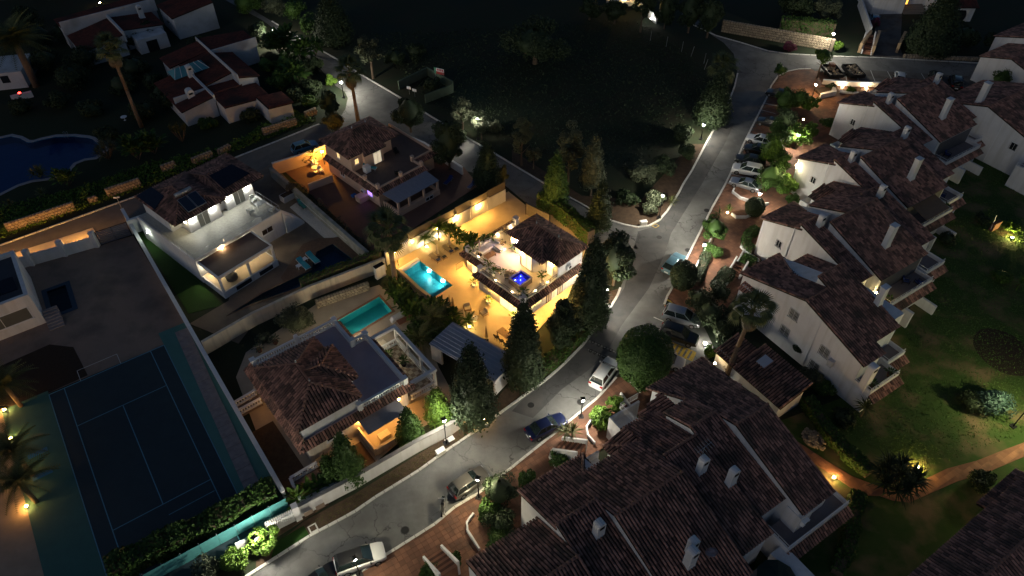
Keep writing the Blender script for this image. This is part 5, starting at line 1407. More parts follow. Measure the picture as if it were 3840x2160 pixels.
# large kidney pool and the garden
kp = [S[0, 0](*p) for p in ((-300, 1400), (0, 1395), (110, 1370), (200, 1390), (270, 1430), (330, 1432), (420, 1405), (560, 1375), (740, 1370), (880, 1385), (930, 1400))] + [W10(*p) for p in ((1060, 60), (960, 135), (850, 150), (740, 195), (680, 270), (600, 325), (480, 345), (330, 365), (180, 410), (0, 500), (-300, 600))]
pool('large dark blue free form pool in the upper left garden', kp, 1.2, mat('navy_pool_tile', (.05, .19, .4), (.04, .16, .33), .4, 1), mat('pale_coping', (.34, .33, .36), (.28, .27, .3), .7, 2), .03, .55, w_dark)
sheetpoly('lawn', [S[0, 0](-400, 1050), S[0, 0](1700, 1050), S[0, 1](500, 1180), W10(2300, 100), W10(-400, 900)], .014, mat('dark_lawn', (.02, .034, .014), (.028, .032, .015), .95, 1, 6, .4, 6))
# ================================================================== stepped townhouse rows
def shed(t, x0, x1, yr, zr, ye, ze, k=0, eaves=.3, m=None, ridge=True, sides=.0):
    """one sloping roof bay: high at y = yr, low at y = ye, walls to the ground"""
    s = -1 if ye < yr else 1
    yw = ye - s * eaves
    zw = ze + (zr - ze) * eaves / abs(ye - yr)
    lo, hi = ((yw, zw), (yr, zr)) if s < 0 else ((yr, zr), (yw, zw))
    MB().hexa([(x0, lo[0], 0), (x1, lo[0], 0), (x1, hi[0], 0), (x0, hi[0], 0)], [(x0, lo[0], lo[1] - .13), (x1, lo[0], lo[1] - .13), (x1, hi[0], hi[1] - .13), (x0, hi[0], hi[1] - .13)]).build('wall', white, t)
    return roof(t, [[(x0 - .06, ye, ze), (x1 + .03, ye, ze), (x1 + .03, yr, zr), (x0 - .06, yr, zr)]], k, m, ridges=[((x0 - .06, yr, zr), (x1 + .03, yr, zr))] if ridge else ())
def terrace(t, x0, x1, y0, y1, z=2.9, tiles=True, lit=None):
    MB().box(x0, x1, y0, y1, 0, z).build('lower_wall', white, t)
    MB().box(x0 + .16, x1 - .16, y0 + .16, y1, z, z + .02).build('terrace_floor', mat('terrace_mauve', (.22, .19, .19), (.18, .155, .16), .8, 1), t)
    MB().box(x0, x1, y0, y0 + .15, z, z + .55).box(x0, x0 + .15, y0 + .15, y1, z, z + .549).box(x1 - .15, x1, y0 + .15, y1, z, z + .548).build('terrace_parapet', white, t)
    railing(t, [(x0 + .1, y1), (x0 + .1, y0 + .08), (x1 - .1, y0 + .08)], z + .55, .4, plast_w, .9, 'terrace_rail', .02)
    if tiles: roof(t, [[(x0 - .1, y0 - .75, z - .45), (x1 + .1, y0 - .75, z - .45), (x1 + .1, y0 - .02, z - .02), (x0 - .1, y0 - .02, z - .02)]], 0, name='awning_roof', slab=.08)
OA, AA = Vector((31.1, 53.9, 0)), R(33)
def Aloc(x, y, O=OA, a=AA): return O + Vector((x * math.cos(a) - y * math.sin(a), x * math.sin(a) + y * math.cos(a), 0))
def pair(label, x, y, k, W=8.5, tail=3.6, porch=True, O=OA, a=AA, rear=True):
    t = thing('townhouse', label, 'house', Aloc(x, y, O, a), a, 'stepped townhouse row')
    shed(t, 0, 2.5, 0, 8.3, -9.0, 5.8, k // 3)
    r = shed(t, 2.5, 2.5 + W, -1.95, 8.9, -10.2, 6.0, k)
    if tail: shed(t, 2.5 + W, 2.5 + W + tail, 0, 8.3, -8.8, 5.8, k // 3)
    # street side wings
    if rear:
        MB().hexa([(0, 0, 0), (5.8, 0, 0), (5.8, 5.1, 0), (0, 5.1, 0)], [(0, 0, 7.55), (5.8, 0, 7.55), (5.8, 5.1, 5.65), (0, 5.1, 5.65)]).build('wall', white, t)
        roof(t, [[(-.08, 5.5, 5.6), (6.1, 5.5, 5.6), (4.4, 2.6, 6.75), (4.4, -.35, 7.75), (-.08, -.35, 7.75)], [(6.1, 5.5, 5.6), (6.1, 1.0, 5.9), (4.4, 1.0, 7.3), (4.4, 2.6, 6.75)]], 0, ridges=[((6.1, 5.5, 5.6), (4.4, 2.6, 6.75))])
    shed(t, 5.8, 2.5 + W, -1.95, 8.88, 3.2, 6.7, 0, ridge=False)
    if porch and tail:
        X = 2.5 + W
        MB().hexa([(X + 1.0, 0, 0), (X + 3.4, 0, 0), (X + 3.4, 5.4, 0), (X + 1.0, 5.4, 0)], [(X + 1.0, 0, 7.3), (X + 3.4, 0, 7.3), (X + 3.4, 5.4, 5.45), (X + 1.0, 5.4, 5.45)]).build('wall', white, t)
        roof(t, [[(X + .9, 5.8, 5.4), (X + 3.5, 5.8, 5.4), (X + 3.5, -.1, 7.5), (X + .9, -.1, 7.5)]], 0)
        MB().box(X - 1.4, X + 1.0, 1.4, 5.4, 0, 5.0).build('porch_wall', white, t)
        roof(t, [[(X - 1.7, 5.8, 5.1), (X - 1.7, 1.2, 5.1), (X + .95, 1.2, 6.3), (X + .95, 5.8, 6.0)]], 0, name='porch_roof')
        MB().box(X - 1.9, X + .9, 5.42, 6.6, 0, 3.2).box(X - 1.9, X - 1.7, 5.43, 6.6, 3.2, 4.1).box(X - 1.7, X + .9, 6.4, 6.6, 3.2, 4.0).build('porch_parapet', white, t)
    chimney(t, 2.0, -1.1, 7.4, 9.4, .8, .6); chimney(t, 6.6, -7.2, 6.9, 10.1, .85, .65, arch=False)
    if tail: chimney(t, 2.5 + W + 1.9, -1.3, 7.4, 9.5, .8, .6)
    terrace(t, 2.8, 2.5 + W, -12.1, -9.9)
    if tail: terrace(t, 2.5 + W + .3, 2.5 + W + tail + .4, -11.0, -8.5)
    MB().box(3.2, 2.5 + W - .3, -9.95, -9.92, 3.0, 5.4).build('terrace_doors', mat('dark_grey_door', (.1, .1, .11), (.07, .07, .08), .4, 2), t)  # doors as one flat panel in dark grey
    MB().box(5.0, 5.35, -14.0, -12.1, 0, 2.4).build('garden_screen', white, t); MB().box(9.5, 9.8, -14.4, -12.1, 0, 1.4).build('garden_screen', white, t)
    window(t, 1.6, 2.4, 3.4, 4.4, 0, '-x', glass_d, True)
    return t
TA5 = thing('townhouse', 'end townhouse with the tall white gable wall and barred windows', 'house', Aloc(0, 0), AA, 'stepped townhouse row')
t = TA5
shed(t, 0, 3.4, 0, 8.3, -8.3, 5.8, 120); shed(t, 3.4, 7.45, 1.45, 8.9, -6.9, 6.2, 120)
MB().hexa([(0, 0, 0), (6.0, 0, 0), (6.0, 8.2, 0), (0, 8.2, 0)], [(0, 0, 8.15), (6.0, 0, 8.15), (6.0, 8.2, 5.6), (0, 8.2, 5.6)]).build('wall', white, t)
roof(t, [[(-.08, 8.6, 5.6), (6.3, 8.5, 5.6), (3.6, 4.6, 6.85), (3.6, .0, 8.3), (-.08, 0, 8.3)], [(6.3, 8.5, 5.6), (6.3, 2.2, 5.8), (3.6, 2.2, 7.5), (3.6, 4.6, 6.85)]], 60, ridges=[((6.3, 8.5, 5.6), (3.6, 4.6, 6.85))])
MB().box(6.2, 9.4, 2.0, 6.4, 0, 5.0).build('porch_wall', white, t)
roof(t, [[(6.3, 6.8, 5.2), (9.6, 6.8, 5.2), (9.6, 2.0, 6.5), (6.3, 2.0, 6.5)]], 0, name='porch_roof')
MB().box(7.45, 9.5, -6.0, 1.4, 0, 6.2).build('link_wall', white, t)
chimney(t, 7.2, -3.9, 7.0, 9.6, .8, .6, arch=False); chimney(t, .35, -9.0, 2.4, 6.2, 1.0, .7)
terrace(t, 0, 4.8, -10.0, -8.0); terrace(t, 4.81, 7.85, -8.5, -6.6)
for y0, y1, z0, z1 in ((3.2, 4.3, 3.3, 4.6), (.1, 1.3, 4.9, 6.2), (.4, 1.6, 2.0, 3.3), (-4.6, -3.4, 3.3, 4.6), (-4.2, -3.0, .7, 1.9), (5.0, 6.0, 3.1, 4.3)):
    window(t, y0, y1, z0, z1, 0, '-x', mat('pale_blind', (.4, .4, .38), (.32, .32, .3), .6, 5), True, fm=whitep)
MB().box(-.5, 0, -5.5, -4.9, 3.0, 3.9).build('lattice_box', mat('lattice_white', (.55, .55, .57), (.3, .3, .31), .8, 12), t)
MB().box(-.55, 0, 5.2, 7.6, 4.7, 4.8).build('canopy_slab', white, t)
roof(t, [[(-1.0, 4.9, 4.4), (-1.0, 7.8, 4.4), (0, 7.8, 4.95), (0, 4.9, 4.95)]], 0, name='canopy_roof', slab=.08)
p4_ = pair('townhouse next to the end gable house, small yellow lamp on its terrace', 9.6, 8.95, 100)
p3_ = pair('townhouse with the glowing wall lamp on its street gable', 23.95, 15.75, 60)
p2_ = pair('farthest stepped townhouse beside the upper parking bays', 41.1, 22.65, 30, 8.8)
wall_light('wall_lamp', p3_, (-.005, 5.0, 4.6), (-1, 0, 0), (1.0, .84, .45), 850, w=.14)
wall_light('wall_lamp', p4_, (2.3, -10.23, 4.2), (0, -1, 0), (1.0, .75, .3), 130)
# second row, far right
for i, (px, py, lab) in enumerate((((1735), 480, 'white townhouse with arched porch and air conditioner at the right edge'), (2700, 230, 'townhouse roof cut by the right picture edge'))):
    q = mk(3060, 220, .37267)(px, py, 8.0)
    t = thing('townhouse', lab, 'house', (q.x, q.y, 0), R(33), 'second townhouse row')
    shed(t, 0, 12, 0, 8.0, -8.5, 5.6, 0); shed(t, 0, 12, 0, 7.98, 7.0, 5.6, 0, ridge=False)
    terrace(t, -3.0, 9.5, -12.4, -8.2, 3.0, False)
    for k in range(3):
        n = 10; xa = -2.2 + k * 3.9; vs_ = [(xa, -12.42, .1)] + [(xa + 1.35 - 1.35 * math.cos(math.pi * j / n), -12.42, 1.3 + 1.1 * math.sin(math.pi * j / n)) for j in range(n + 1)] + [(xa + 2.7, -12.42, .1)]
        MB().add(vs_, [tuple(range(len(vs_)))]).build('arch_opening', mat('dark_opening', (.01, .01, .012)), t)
    MB().box(-3.2, 10, -16.5, -16.25, 0, 1.1).build('garden_wall', white, t); MB().box(-3.2, -2.95, -16.24, -12.42, 0, 1.098).build('garden_wall', white, t)
    MB().tube((-.06, -3.0, .2), (-.06, -3.0, 6.8), .05).build('drain_pipe', plast_w, t)
    window(t, -6.2, -5.2, 3.6, 4.8, 0, '-x', glass_d, True); window(t, 1.5, 2.4, 4.0, 5.0, 0, '-x', glass_d, True)
    chimney(t, 1.4, 2.0, 7.0, 10.4, .9, .8, arch=False); ac_unit(t, 4.5, -8.2, 3.9, '-y')
t = thing('townhouse', 'tile roofs beyond the second row at the right edge near the street', 'house', mk(3060, 220, .37267)(1800, 330, 0), R(33), 'second townhouse row')
shed(t, 0, 9, 0, 6.0, -5, 4.6, 0); shed(t, 0, 9, 0, 5.98, 5, 4.4, 0, ridge=False); shed(t, 9.2, 20, 2, 6.6, -5, 4.8, 0); shed(t, 9.2, 20, 2, 6.58, 8, 4.6, 0, ridge=False)

# nearer row (bottom right)
OB, AB = Vector((8.5, 29.9, 0)), R(33.5)
def bhouse(label): return thing('townhouse', label, 'house', OB, AB, 'near townhouse row')
t = bhouse('near townhouse with twin white chimneys and a rusty satellite dish'); tb2 = t
shed(t, -.75, 6.65, -.7, 8.9, -9.4, 5.85, 300); shed(t, -4.9, -.76, 1.55, 8.3, -9.0, 5.6, 220)
MB().hexa([(-4.9, 1.5, 0), (1.9, 1.5, 0), (1.9, 6.5, 0), (-4.9, 6.5, 0)], [(-4.9, 1.5, 7.55), (1.9, 1.5, 7.55), (1.9, 6.5, 5.65), (-4.9, 6.5, 5.65)]).build('wall', white, t)
roof(t, [[(-5.0, 7.0, 5.6), (2.1, 6.9, 5.6), (-.4, 3.75, 6.85), (-.5, 1.4, 7.75), (-5.0, 1.4, 7.75)], [(2.1, 6.9, 5.6), (2.1, 2.6, 5.8), (-.4, 2.6, 7.2), (-.4, 3.75, 6.85)]], 150, ridges=[((2.1, 6.9, 5.6), (-.4, 3.75, 6.85)), ((-.4, 3.75, 6.85), (-.5, 1.6, 7.72))], name='street_roof')
shed(t, -.74, 6.65, -.7, 8.88, 4.9, 6.45, 100, ridge=False)
chimney(t, -2.4, -.75, 7.3, 9.4, .8, .65); chimney(t, 2.25, -6.4, 6.5, 9.2, .8, .7); chimney(t, 2.95, -5.8, 6.7, 9.0, .8, .6)
t2 = thing('satellite_dish', 'round satellite dish with rust patch beside the twin chimneys', 'satellite dish', Aloc(4.0, -6.9, OB, AB) + Vector((0, 0, 6.9)), AB)
MB().lathe([(.02, .0), (.28, .04), (.5, .14), (.5, .16), (.28, .06), (.02, .02)], (0, 0, 0), 18).build('dish', mat('rusty_dish', (.5, .42, .42), (.26, .1, .07), .8, 2.2), t2, True).matrix_basis = Matrix.Translation((0, -.1, .85)) @ Matrix.Rotation(R(-25), 4, 'X')
MB().tube((0, 0, 0), (0, 0, .8), .04).build('mast', steel, t2)
t = bhouse('near townhouse with a television aerial on its narrow chimney')
shed(t, 6.68, 10.6, 1.6, 8.3, -8.0, 5.8, 200)
MB().hexa([(6.7, 1.5, 0), (10.9, 1.5, 0), (10.9, 6.6, 0), (6.7, 6.6, 0)], [(6.7, 1.5, 7.55), (10.9, 1.5, 7.55), (10.9, 6.6, 5.65), (6.7, 6.6, 5.65)]).build('wall', white, t)
roof(t, [[(6.6, 7.0, 5.6), (11.0, 7.0, 5.6), (11.0, 1.5, 7.75), (6.6, 1.5, 7.75)]], 120, name='street_roof')
roof(t, [[(4.3, 6.6, 5.3), (4.3, 1.8, 5.3), (6.75, 1.8, 6.9), (6.75, 6.6, 6.5)]], 60, name='porch_roof', ridges=[((4.3, 6.7, 5.3), (6.75, 4.2, 6.75))])
MB().box(4.6, 6.68, 1.9, 6.2, 0, 5.1).build('porch_wall', white, t)
MB().box(2.4, 4.5, 4.8, 7.4, 0, 2.3).box(2.2, 2.4, 4.2, 8.0, 0, 3.1).box(2.41, 4.7, 7.4, 7.6, 0, 3.1).build('entrance_wall', white, t)
chimney(t, 8.6, -1.05, 7.3, 9.4, .8, .6); chimney(t, 10.2, -3.1, 6.9, 9.0, .8, .6)
ae = thing('tv_aerial', 'television aerial standing behind the narrow chimney', 'aerial', Aloc(8.95, -.5, OB, AB) + Vector((0, 0, 7.7)), AB)
MB().tube((0, 0, 0), (0, 0, 2.6), .03).build('mast', steel, ae)
b = MB(); b.tube((-.8, 0, 2.4), (.8, 0, 2.7), .025)
for i in range(6): b.tube((-.7 + i * .28, -.45, 2.42 + i * .05), (-.7 + i * .28, .45, 2.42 + i * .05), .018)
b.build('antenna_rods', steel, ae)
t = bhouse('near corner townhouse with the long white parapet step and violet terrace')
shed(t, 10.62, 13.8, 2.45, 8.3, -6.4, 5.9, 200); shed(t, 13.8, 17.9, .2, 8.9, -8.35, 6.0, 280)
shed(t, 13.8, 17.9, .2, 8.88, 2.4, 8.1, 0, ridge=False)
shed(t, 10.62, 13.85, 2.45, 8.28, 5.6, 6.8, 0, ridge=False)
MB().hexa([(13.9, 2.4, 0), (17.9, 2.4, 0), (18.6, 9.0, 0), (12.4, 9.0, 0)], [(13.9, 2.4, 7.85), (17.9, 2.4, 7.85), (18.6, 9.0, 5.55), (12.4, 9.0, 5.55)]).build('wall', white, t)
roof(t, [[(11.9, 9.4, 5.6), (19.4, 9.2, 5.6), (18.05, .2, 8.7), (13.9, .2, 8.7), (13.9, 4.0, 7.4)]], 200, name='street_roof', ridges=[((11.9, 9.4, 5.6), (13.9, 4.4, 7.3)), ((19.4, 9.2, 5.6), (19.0, 7.5, 6.3))])
roof(t, [[(9.4, 7.6, 5.3), (9.4, 3.6, 5.3), (12.4, 3.4, 6.8), (12.4, 7.9, 6.2)]], 60, name='porch_roof')
MB().box(9.7, 12.0, 3.7, 7.4, 0, 5.1).build('porch_wall', white, t)
MB().box(8.0, 10.6, 6.8, 9.6, 0, 2.6).box(7.8, 8.0, 6.8, 9.8, 0, 3.5).box(8.0, 11.6, 9.6, 9.8, 0, 3.5).build('entrance_wall', white, t)
railing(t, [(9.5, 8.2), (9.5, 10.2), (11.8, 10.2)], 3.2, .9, whitep, .16)
terrace(t, 11.8, 19.8, -9.3, -6.9, 3.0)
MB().box(13.7, 15.4, -8.4, -6.9, 3.0, 5.4).build('store_wall', white, t); ac_unit(t, 14.3, -8.41, 4.3, '-y')
MB().box(10.6, 12.2, -12.5, -8.6, 0, 3.0).build('blue_lit_wall', white, t)
sheetpoly('patio', [Aloc(5.5, -14.5, OB, AB), Aloc(12.2, -14.5, OB, AB), Aloc(12.2, -8.5, OB, AB), Aloc(5.5, -8.5, OB, AB)], 1.2, mat('terrace_mauve', (.22, .19, .19)), th=1.2)
um = thing('parasol', 'dark parasol on the terrace beside the twin chimney roof', 'parasol', Aloc(9.3, -10.4, OB, AB) + Vector((0, 0, 1.2)), 0)
MB().tube((0, 0, 0), (0, 0, 2.4), .04).build('pole', steel, um); MB().lathe([(1.7, 1.95), (1.0, 2.25), (.05, 2.5)], n=10).build('canopy', mat('dark_green_cloth', (.01, .03, .03)), um)
t = bhouse('nearest townhouse roof cut by the bottom picture edge')
shed(t, -12.0, -4.95, -1.55, 8.3, -9.0, 5.8, 200); shed(t, -12, -4.95, -1.55, 8.28, 3.9, 5.75, 260, ridge=False)
# stairs to the near houses
def stairs(label, a, b, w, n, h, side=True):
    t = thing('stairs', label, 'stairs', (a[0], a[1], .1), ang(a, b))
    L = math.hypot(b[0] - a[0], b[1] - a[1])
    for i in range(n): MB().box(i * L / n, (i + 1) * L / n - .01, -w / 2, w / 2, 0, h * (i + 1) / n).build('tread', terra_j if i % 2 else mat('tread_clay', (.3, .14, .085)), t)
    if side:
        for s in (-1, 1): MB().hexa([(-.2, s * (w / 2 + .12) - .1, 0), (L, s * (w / 2 + .12) - .1, 0), (L, s * (w / 2 + .12) + .1, 0), (-.2, s * (w / 2 + .12) + .1, 0)], [(-.2, s * (w / 2 + .12) - .1, .5), (L, s * (w / 2 + .12) - .1, h + .7), (L, s * (w / 2 + .12) + .1, h + .7), (-.2, s * (w / 2 + .12) + .1, .5)]).build('side_wall', white, t)
    return t
S32 = S[3, 2]
stairs('terracotta stairs with white side walls by the spiky pavement plant', S32(470, 150), S32(690, 290), 1.5, 9, 1.8)
stairs('terracotta stairs with white rails at the bottom picture edge', W31(1790, 1240), W31(1960, 1500), 1.6, 9, 1.8)
stairs('terracotta steps up to the end townhouse', S[1, 2](2230, 1330), S[1, 2](2290, 1260), 1.3, 6, 1.0)

# utility building and the roof corner at bottom right
uo = Aloc(23.6, 1.6, OB, AB)
t = thing('utility_building', 'low white outbuilding with dark tile roof and a roof hatch', 'building', uo, AB)
MB().box(0.1, 3.8, .2, 6.0, 0, 2.75).box(.3, 3.0, 6.0, 9.2, 0, 2.749).build('wall', white, t)
roof(t, [[(-.3, -.2, 2.7), (-.3, 6.2, 2.7), (4.2, 6.2, 3.7), (4.2, -.2, 3.7)]], 260)
roof(t, [[(-.2, 6.22, 2.6), (-.2, 9.3, 2.6), (3.2, 9.3, 3.4), (3.2, 6.22, 3.4)]], 100, ridges=[((-.3, 6.2, 2.75), (4.2, 6.2, 3.75))], name='lower_roof')
MB().hexa([(1.9, 4.2, 3.2), (3.2, 4.2, 3.5), (3.2, 5.3, 3.5), (1.9, 5.3, 3.2)], [(1.9, 4.2, 3.35), (3.2, 4.2, 3.65), (3.2, 5.3, 3.65), (1.9, 5.3, 3.35)]).build('roof_hatch', mat('hatch_sheet', (.5, .52, .6), None, .5), t)
t = thing('corner_house', 'tiled house roof filling the bottom right picture corner', 'house', Aloc(26.5, -16.6, OB, AB), AB)
shed(t, -11.5, 6, -3.3, 7.4, .0, 6.2, 0, ridge=False); shed(t, -11.5, .0, -3.3, 7.42, -12, 4.6, 300); shed(t, .02, 9, -3.3, 7.0, -12, 4.4, 0)
roof(t, [[(1.2, .8, 5.2), (7.5, .8, 5.2), (7.5, -2.2, 6.0), (1.2, -2.2, 6.0)]], 0, name='side_roof')

# ================================================================== white house at the top right with its drive
q0, q1 = S[0, 3](1010, 150), S[0, 3](1700, 230)
S03 = S[0, 3]
t = thing('hillside_house', 'white house with a stepped amber lit entrance above the upper street', 'house', S03(1030, 145), R(2))
MB().box(0, 6.5, 0, 7, 0, 3.3).box(12.0, 17, -2, 7, 0, 3.6).box(6.5, 12.0, 2.5, 7, 0, 3.298).build('wall', white, t)
roof(t, [[(-.4, -.4, 3.3), (6.6, -.4, 3.3), (6.6, 3.5, 4.6), (-.4, 3.5, 4.6)], [(6.6, 7.4, 3.3), (-.4, 7.4, 3.3), (-.4, 3.5, 4.6), (6.6, 3.5, 4.6)]], 0, tile_red)
roof(t, [[(11.6, -2.4, 3.6), (17.4, -2.4, 3.6), (17.4, 3, 5.0), (11.6, 3, 5.0)], [(6.2, 2.2, 3.35), (12, 2.2, 3.35), (12, 5, 4.3), (6.2, 5, 4.3)]], 0, tile_red, name='wing_roof')
window(t, 7.4, 8.4, .4, 2.6, 2.5, '-y', glow('orange_door', (1.0, .45, .05), 3.0), sill=False, name='lit_door')
st = MB()
for i in range(6): st.box(6.8, 11.5, 2.49 - .45 * (i + 1), 2.49 - .45 * i, 0, 1.0 - .16 * i)
st.build('step', mat('grey_step', (.2, .18, .16)), t)
wall('stepped white side wall of the hillside drive', [S03(905, 60), S03(1010, 370)], 2.0, white, .3, None)
t = thing('arched_garage', 'white garage with a dark arched opening and tile roof', 'garage', S03(1750, 215), R(-1))
MB().box(0, 1.0, 0, 5, 0, 3.0).box(4.6, 5.6, 0, 5, 0, 3.0).box(1.0, 4.6, .4, 5, 0, 3.0).box(1.0, 4.6, 0, .4, 2.3, 3.0).build('wall', white, t)
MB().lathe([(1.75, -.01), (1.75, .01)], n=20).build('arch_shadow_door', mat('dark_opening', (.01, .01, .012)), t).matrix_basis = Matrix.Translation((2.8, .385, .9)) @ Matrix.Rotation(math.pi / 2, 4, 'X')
roof(t, [[(-.4, -.5, 3.0), (6.0, -.5, 3.0), (6.0, 5.4, 5.0), (-.4, 5.4, 5.0)]], 0, tile_red)
sheetpoly('driveway', [S03(1100, 120), S03(1350, 130), S03(1330, 480), S03(1370, 598), S03(1030, 580), S03(1060, 400)], .03, asph_b)
for a, b, lab in (((910, 530), (1010, 400), 'sandy pillar left of the hillside drive gate'), ((1290, 530), (1350, 410), 'sandy pillar right of the hillside drive gate'), ((1040, 560), (1090, 400), 'sandy pillar between the steps and the hillside drive')):
    wall(lab, [S03(*a), S03(*b)], 1.9, mat('sandstone', (.42, .3, .18), (.3, .21, .13), .9, 2), .5, None, name='gate_pillar', group='hillside gate pillars')
stairs('narrow street steps beside the hillside drive', S03(985, 550), S03(1000, 420), 1.4, 7, 1.4)
# floor-lit low walls of the upper parking garden
wall('long pale wall lit by two floor lamps under the upper parking', [S03(540, 850), S03(800, 870), S03(1150, 880)], .9, mat('pinkish_wall', (.6, .5, .45)), .3, whitep)
wall('low planter wall below the two floor lamps', [S03(720, 940), S03(910, 955)], .4, white, .25, whitep)
t = thing('ramp_planter', 'white wedge shaped planter wall beside the upper walkway', 'planter', S03(520, 1000), R(15))
MB().prism([(0, 0), (3.2, .3), (4.3, 2.6), (3.9, 2.8), (2.7, .8), (.2, .5)], 0, .9).build('wall', white, t)
MB().prism([(.5, .6), (2.6, .9), (3.7, 2.7), (.6, 2.9)], 0, .5).build('soil', soil, t)
# ================================================================== trees and planting
def ub(r, c, x, y, zc):            # ground point under a crown centre seen at that height
    p = T(r, c, x, y, zc); return Vector((p.x, p.y, 0))
def zat(base, r, c, x, y):         # height of a photo point above a known base
    lo, best = 0, None
    for i in range(0, 500):
        z = i * .05; p = T(r, c, x, y, z); d = (p.x - base[0]) ** 2 + (p.y - base[1]) ** 2
        if best is None or d < best[0]: best = (d, z, p)
    return best[2]
# palms
b = T(0, 0, 1425, 1280); fan_palm('very tall thin fan palm in the dark upper left garden', b, zat(b, 0, 0, 1110, 500), 1.45, 34, 16)
b = T(0, 1, 1030, 1230); fan_palm('fan palm rising beside the lit road junction behind the beige villa', b, zat(b, 0, 1, 945, 720), 1.55, 36, 16)
b = T(1, 1, 1410, 1430); fan_palm('shaggy fan palm beside the lit turquoise pool', b, zat(b, 1, 1, 1325, 880), 1.65, 40, 26)
b = T(2, 2, 2150, 900); fan_palm('leaning fan palm in front of the end townhouse gable', b, zat(b, 2, 2, 2425, 230), 1.35, 36, 14)
b = ub(0, 2, 2115, 700, 3.5); fan_palm('short fan palm at the bend of the main road', b, b + Vector((0, 0, 3.6)), 1.7, 40, 8)
feather_palm('huge drooping date palm at the left picture edge', ub(0, 0, 150, 430, 8), 8.0, 2.1, 44, tr=.25)
feather_palm('garden palm lit at the pool corner beyond the sunbeds', ub(1, 1, 1690, 930, 1.6), 1.3, .95, 18, FEAL, group='lit garden palms', z=.05, tr=.1)
feather_palm('taller garden palm lit against the white garden wall', ub(1, 1, 1830, 840, 2.2), 2.0, 1.1, 20, FEAL, group='lit garden palms', z=.05, tr=.1)
for i, (x, y, z, lab) in enumerate(((30, 950, 4, 'upper uplit palm at the left edge by the court'), (110, 170, 4.5, 'middle uplit palm at the left edge by the court'), (170, 480, 4, 'lower uplit palm at the left edge by the court'))):
    r0 = 2 if i == 0 else 3
    feather_palm(lab, ub(r0, 0, x, y, z), z - .4, 1.25, 26, group='uplit palms by the court')
# conifers and cypresses:  (sheet, base x, base y, top x, top y, radius, label, leaf)
def con(r, c, bx, by, r2, c2, tx, ty, rad, label, m=lf_dark, n=3000, leaf=.2, th=.4, kind='spindle', name='cypress', cat='tree', group=None):
    b = T(r, c, bx, by); tp = zat(b, r2, c2, tx, ty)
    return tree(name, label, cat, kind, b, rad, max(1.5, tp.z), th, m, n, leaf, group)
con(1, 2, 430, 640, 1, 2, 410, 120, 1.9, 'amber lit cypress behind the villa hedge next to the side road', lf_mid, 3000)
con(1, 2, 870, 850, 1, 2, 890, 400, 1.7, 'second cypress behind the hedge, nearer the road junction', lf_dark, 2600)
con(1, 2, 790, 520, 0, 2, 860, 1400, 1.8, 'cypress with bare trunk across the side road', lf_grey, 2400, .2, 2.2)
con(1, 2, 560, 400, 0, 2, 620, 1200, 2.6, 'broad loose conifer across the side road with bare trunk', lf_grey, 3000, .2, 2.4, 'open', 'conifer')
con(1, 2, 95, 215, 0, 2, 110, 1160, 2.0, 'small leafy tree with reddish trunk across the side road', lf_grey, 1700, .18, 2.0, 'open', 'small_tree')
con(1, 2, 215, 250, 1, 2, 240, 20, 1.3, 'low bushy tree beside the reddish trunk', lf_grey, 800, .17, .8, 'open', 'small_tree')
con(2, 2, 765, 360, 1, 2, 770, 1000, 2.3, 'tall dark cypress right of the lit villa', lf_dark, 4200, .22)
con(1, 2, 1020, 1420, 1, 2, 1000, 860, 2.7, 'massive dark conifer at the road junction beside the villa', lf_dark, 4600, .23, .8, 'blob', 'conifer')
con(2, 2, 110, 930, 2, 2, 115, 200, 2.3, 'dark cypress in front of the golden terrace corner', lf_dark, 4000, .2)
con(2, 2, 470, 680, 2, 2, 530, 110, 2.3, 'dark juniper between the two dark villa cypresses', lf_dark, 3400, .2, .3, 'blob', 'juniper')
con(2, 1, 2200, 1330, 2, 1, 2180, 620, 2.4, 'dark bushy cypress in front of the grey metal carport', lf_dark, 4200, .2, .8)
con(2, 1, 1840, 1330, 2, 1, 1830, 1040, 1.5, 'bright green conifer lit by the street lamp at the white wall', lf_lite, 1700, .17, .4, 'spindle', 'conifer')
con(3, 1, 1560, 90, 2, 1, 1480, 1240, 1.4, 'feathery green conifer overhanging the white street wall', lf_mid, 1700, .17, .3, 'spindle', 'conifer')
con(3, 1, 960, 470, 3, 1, 930, 30, 1.6, 'spiky conifer in the orange lit corner garden', lf_mid, 2000, .18, .2, 'spindle', 'conifer')
con(3, 1, 780, 500, 3, 1, 790, 230, 1.2, 'smaller spiky conifer left of the orange lit corner', lf_mid, 1300, .17, .2, 'spindle', 'conifer')
con(0, 1, 1560, 1330, 0, 1, 1540, 960, 2.7, 'dark round cypress behind the beige villa roof', lf_dark, 3400, .22, .4, 'blob')
con(1, 1, 1950, 260, 0, 1, 1750, 1180, 2.6, 'dark bushy tree beside the brown roof terrace', lf_dark, 3200, .22, .5, 'blob', 'bushy_tree')
con(1, 1, 2330, 420, 1, 1, 2330, 10, 2.0, 'dark conifer at the corner of the side road wall', lf_dark, 2600, .2)
con(1, 1, 2490, 400, 1, 1, 2490, 200, .9, 'golden green shrub at the garden wall corner', lf_gold, 700, .14, .2, 'blob', 'shrub', 'shrub')
con(0, 1, 800, 420, 0, 1, 810, -60, 3.6, 'tall dark conifer at the edge of the meadow', lf_dark, 4200, .28)
con(0, 1, 1180, 790, 0, 1, 1080, 380, 3.0, 'pale tree with several bare stems beside the road', lf_grey, 2200, .2, 3.2, 'open', 'stemmed_tree')
con(0, 1, 2270, 1400, 0, 1, 2270, 1080, 1.9, 'small olive tree glowing around the roadside lamp', lf_grey, 1300, .17, .8, 'open', 'olive_tree')
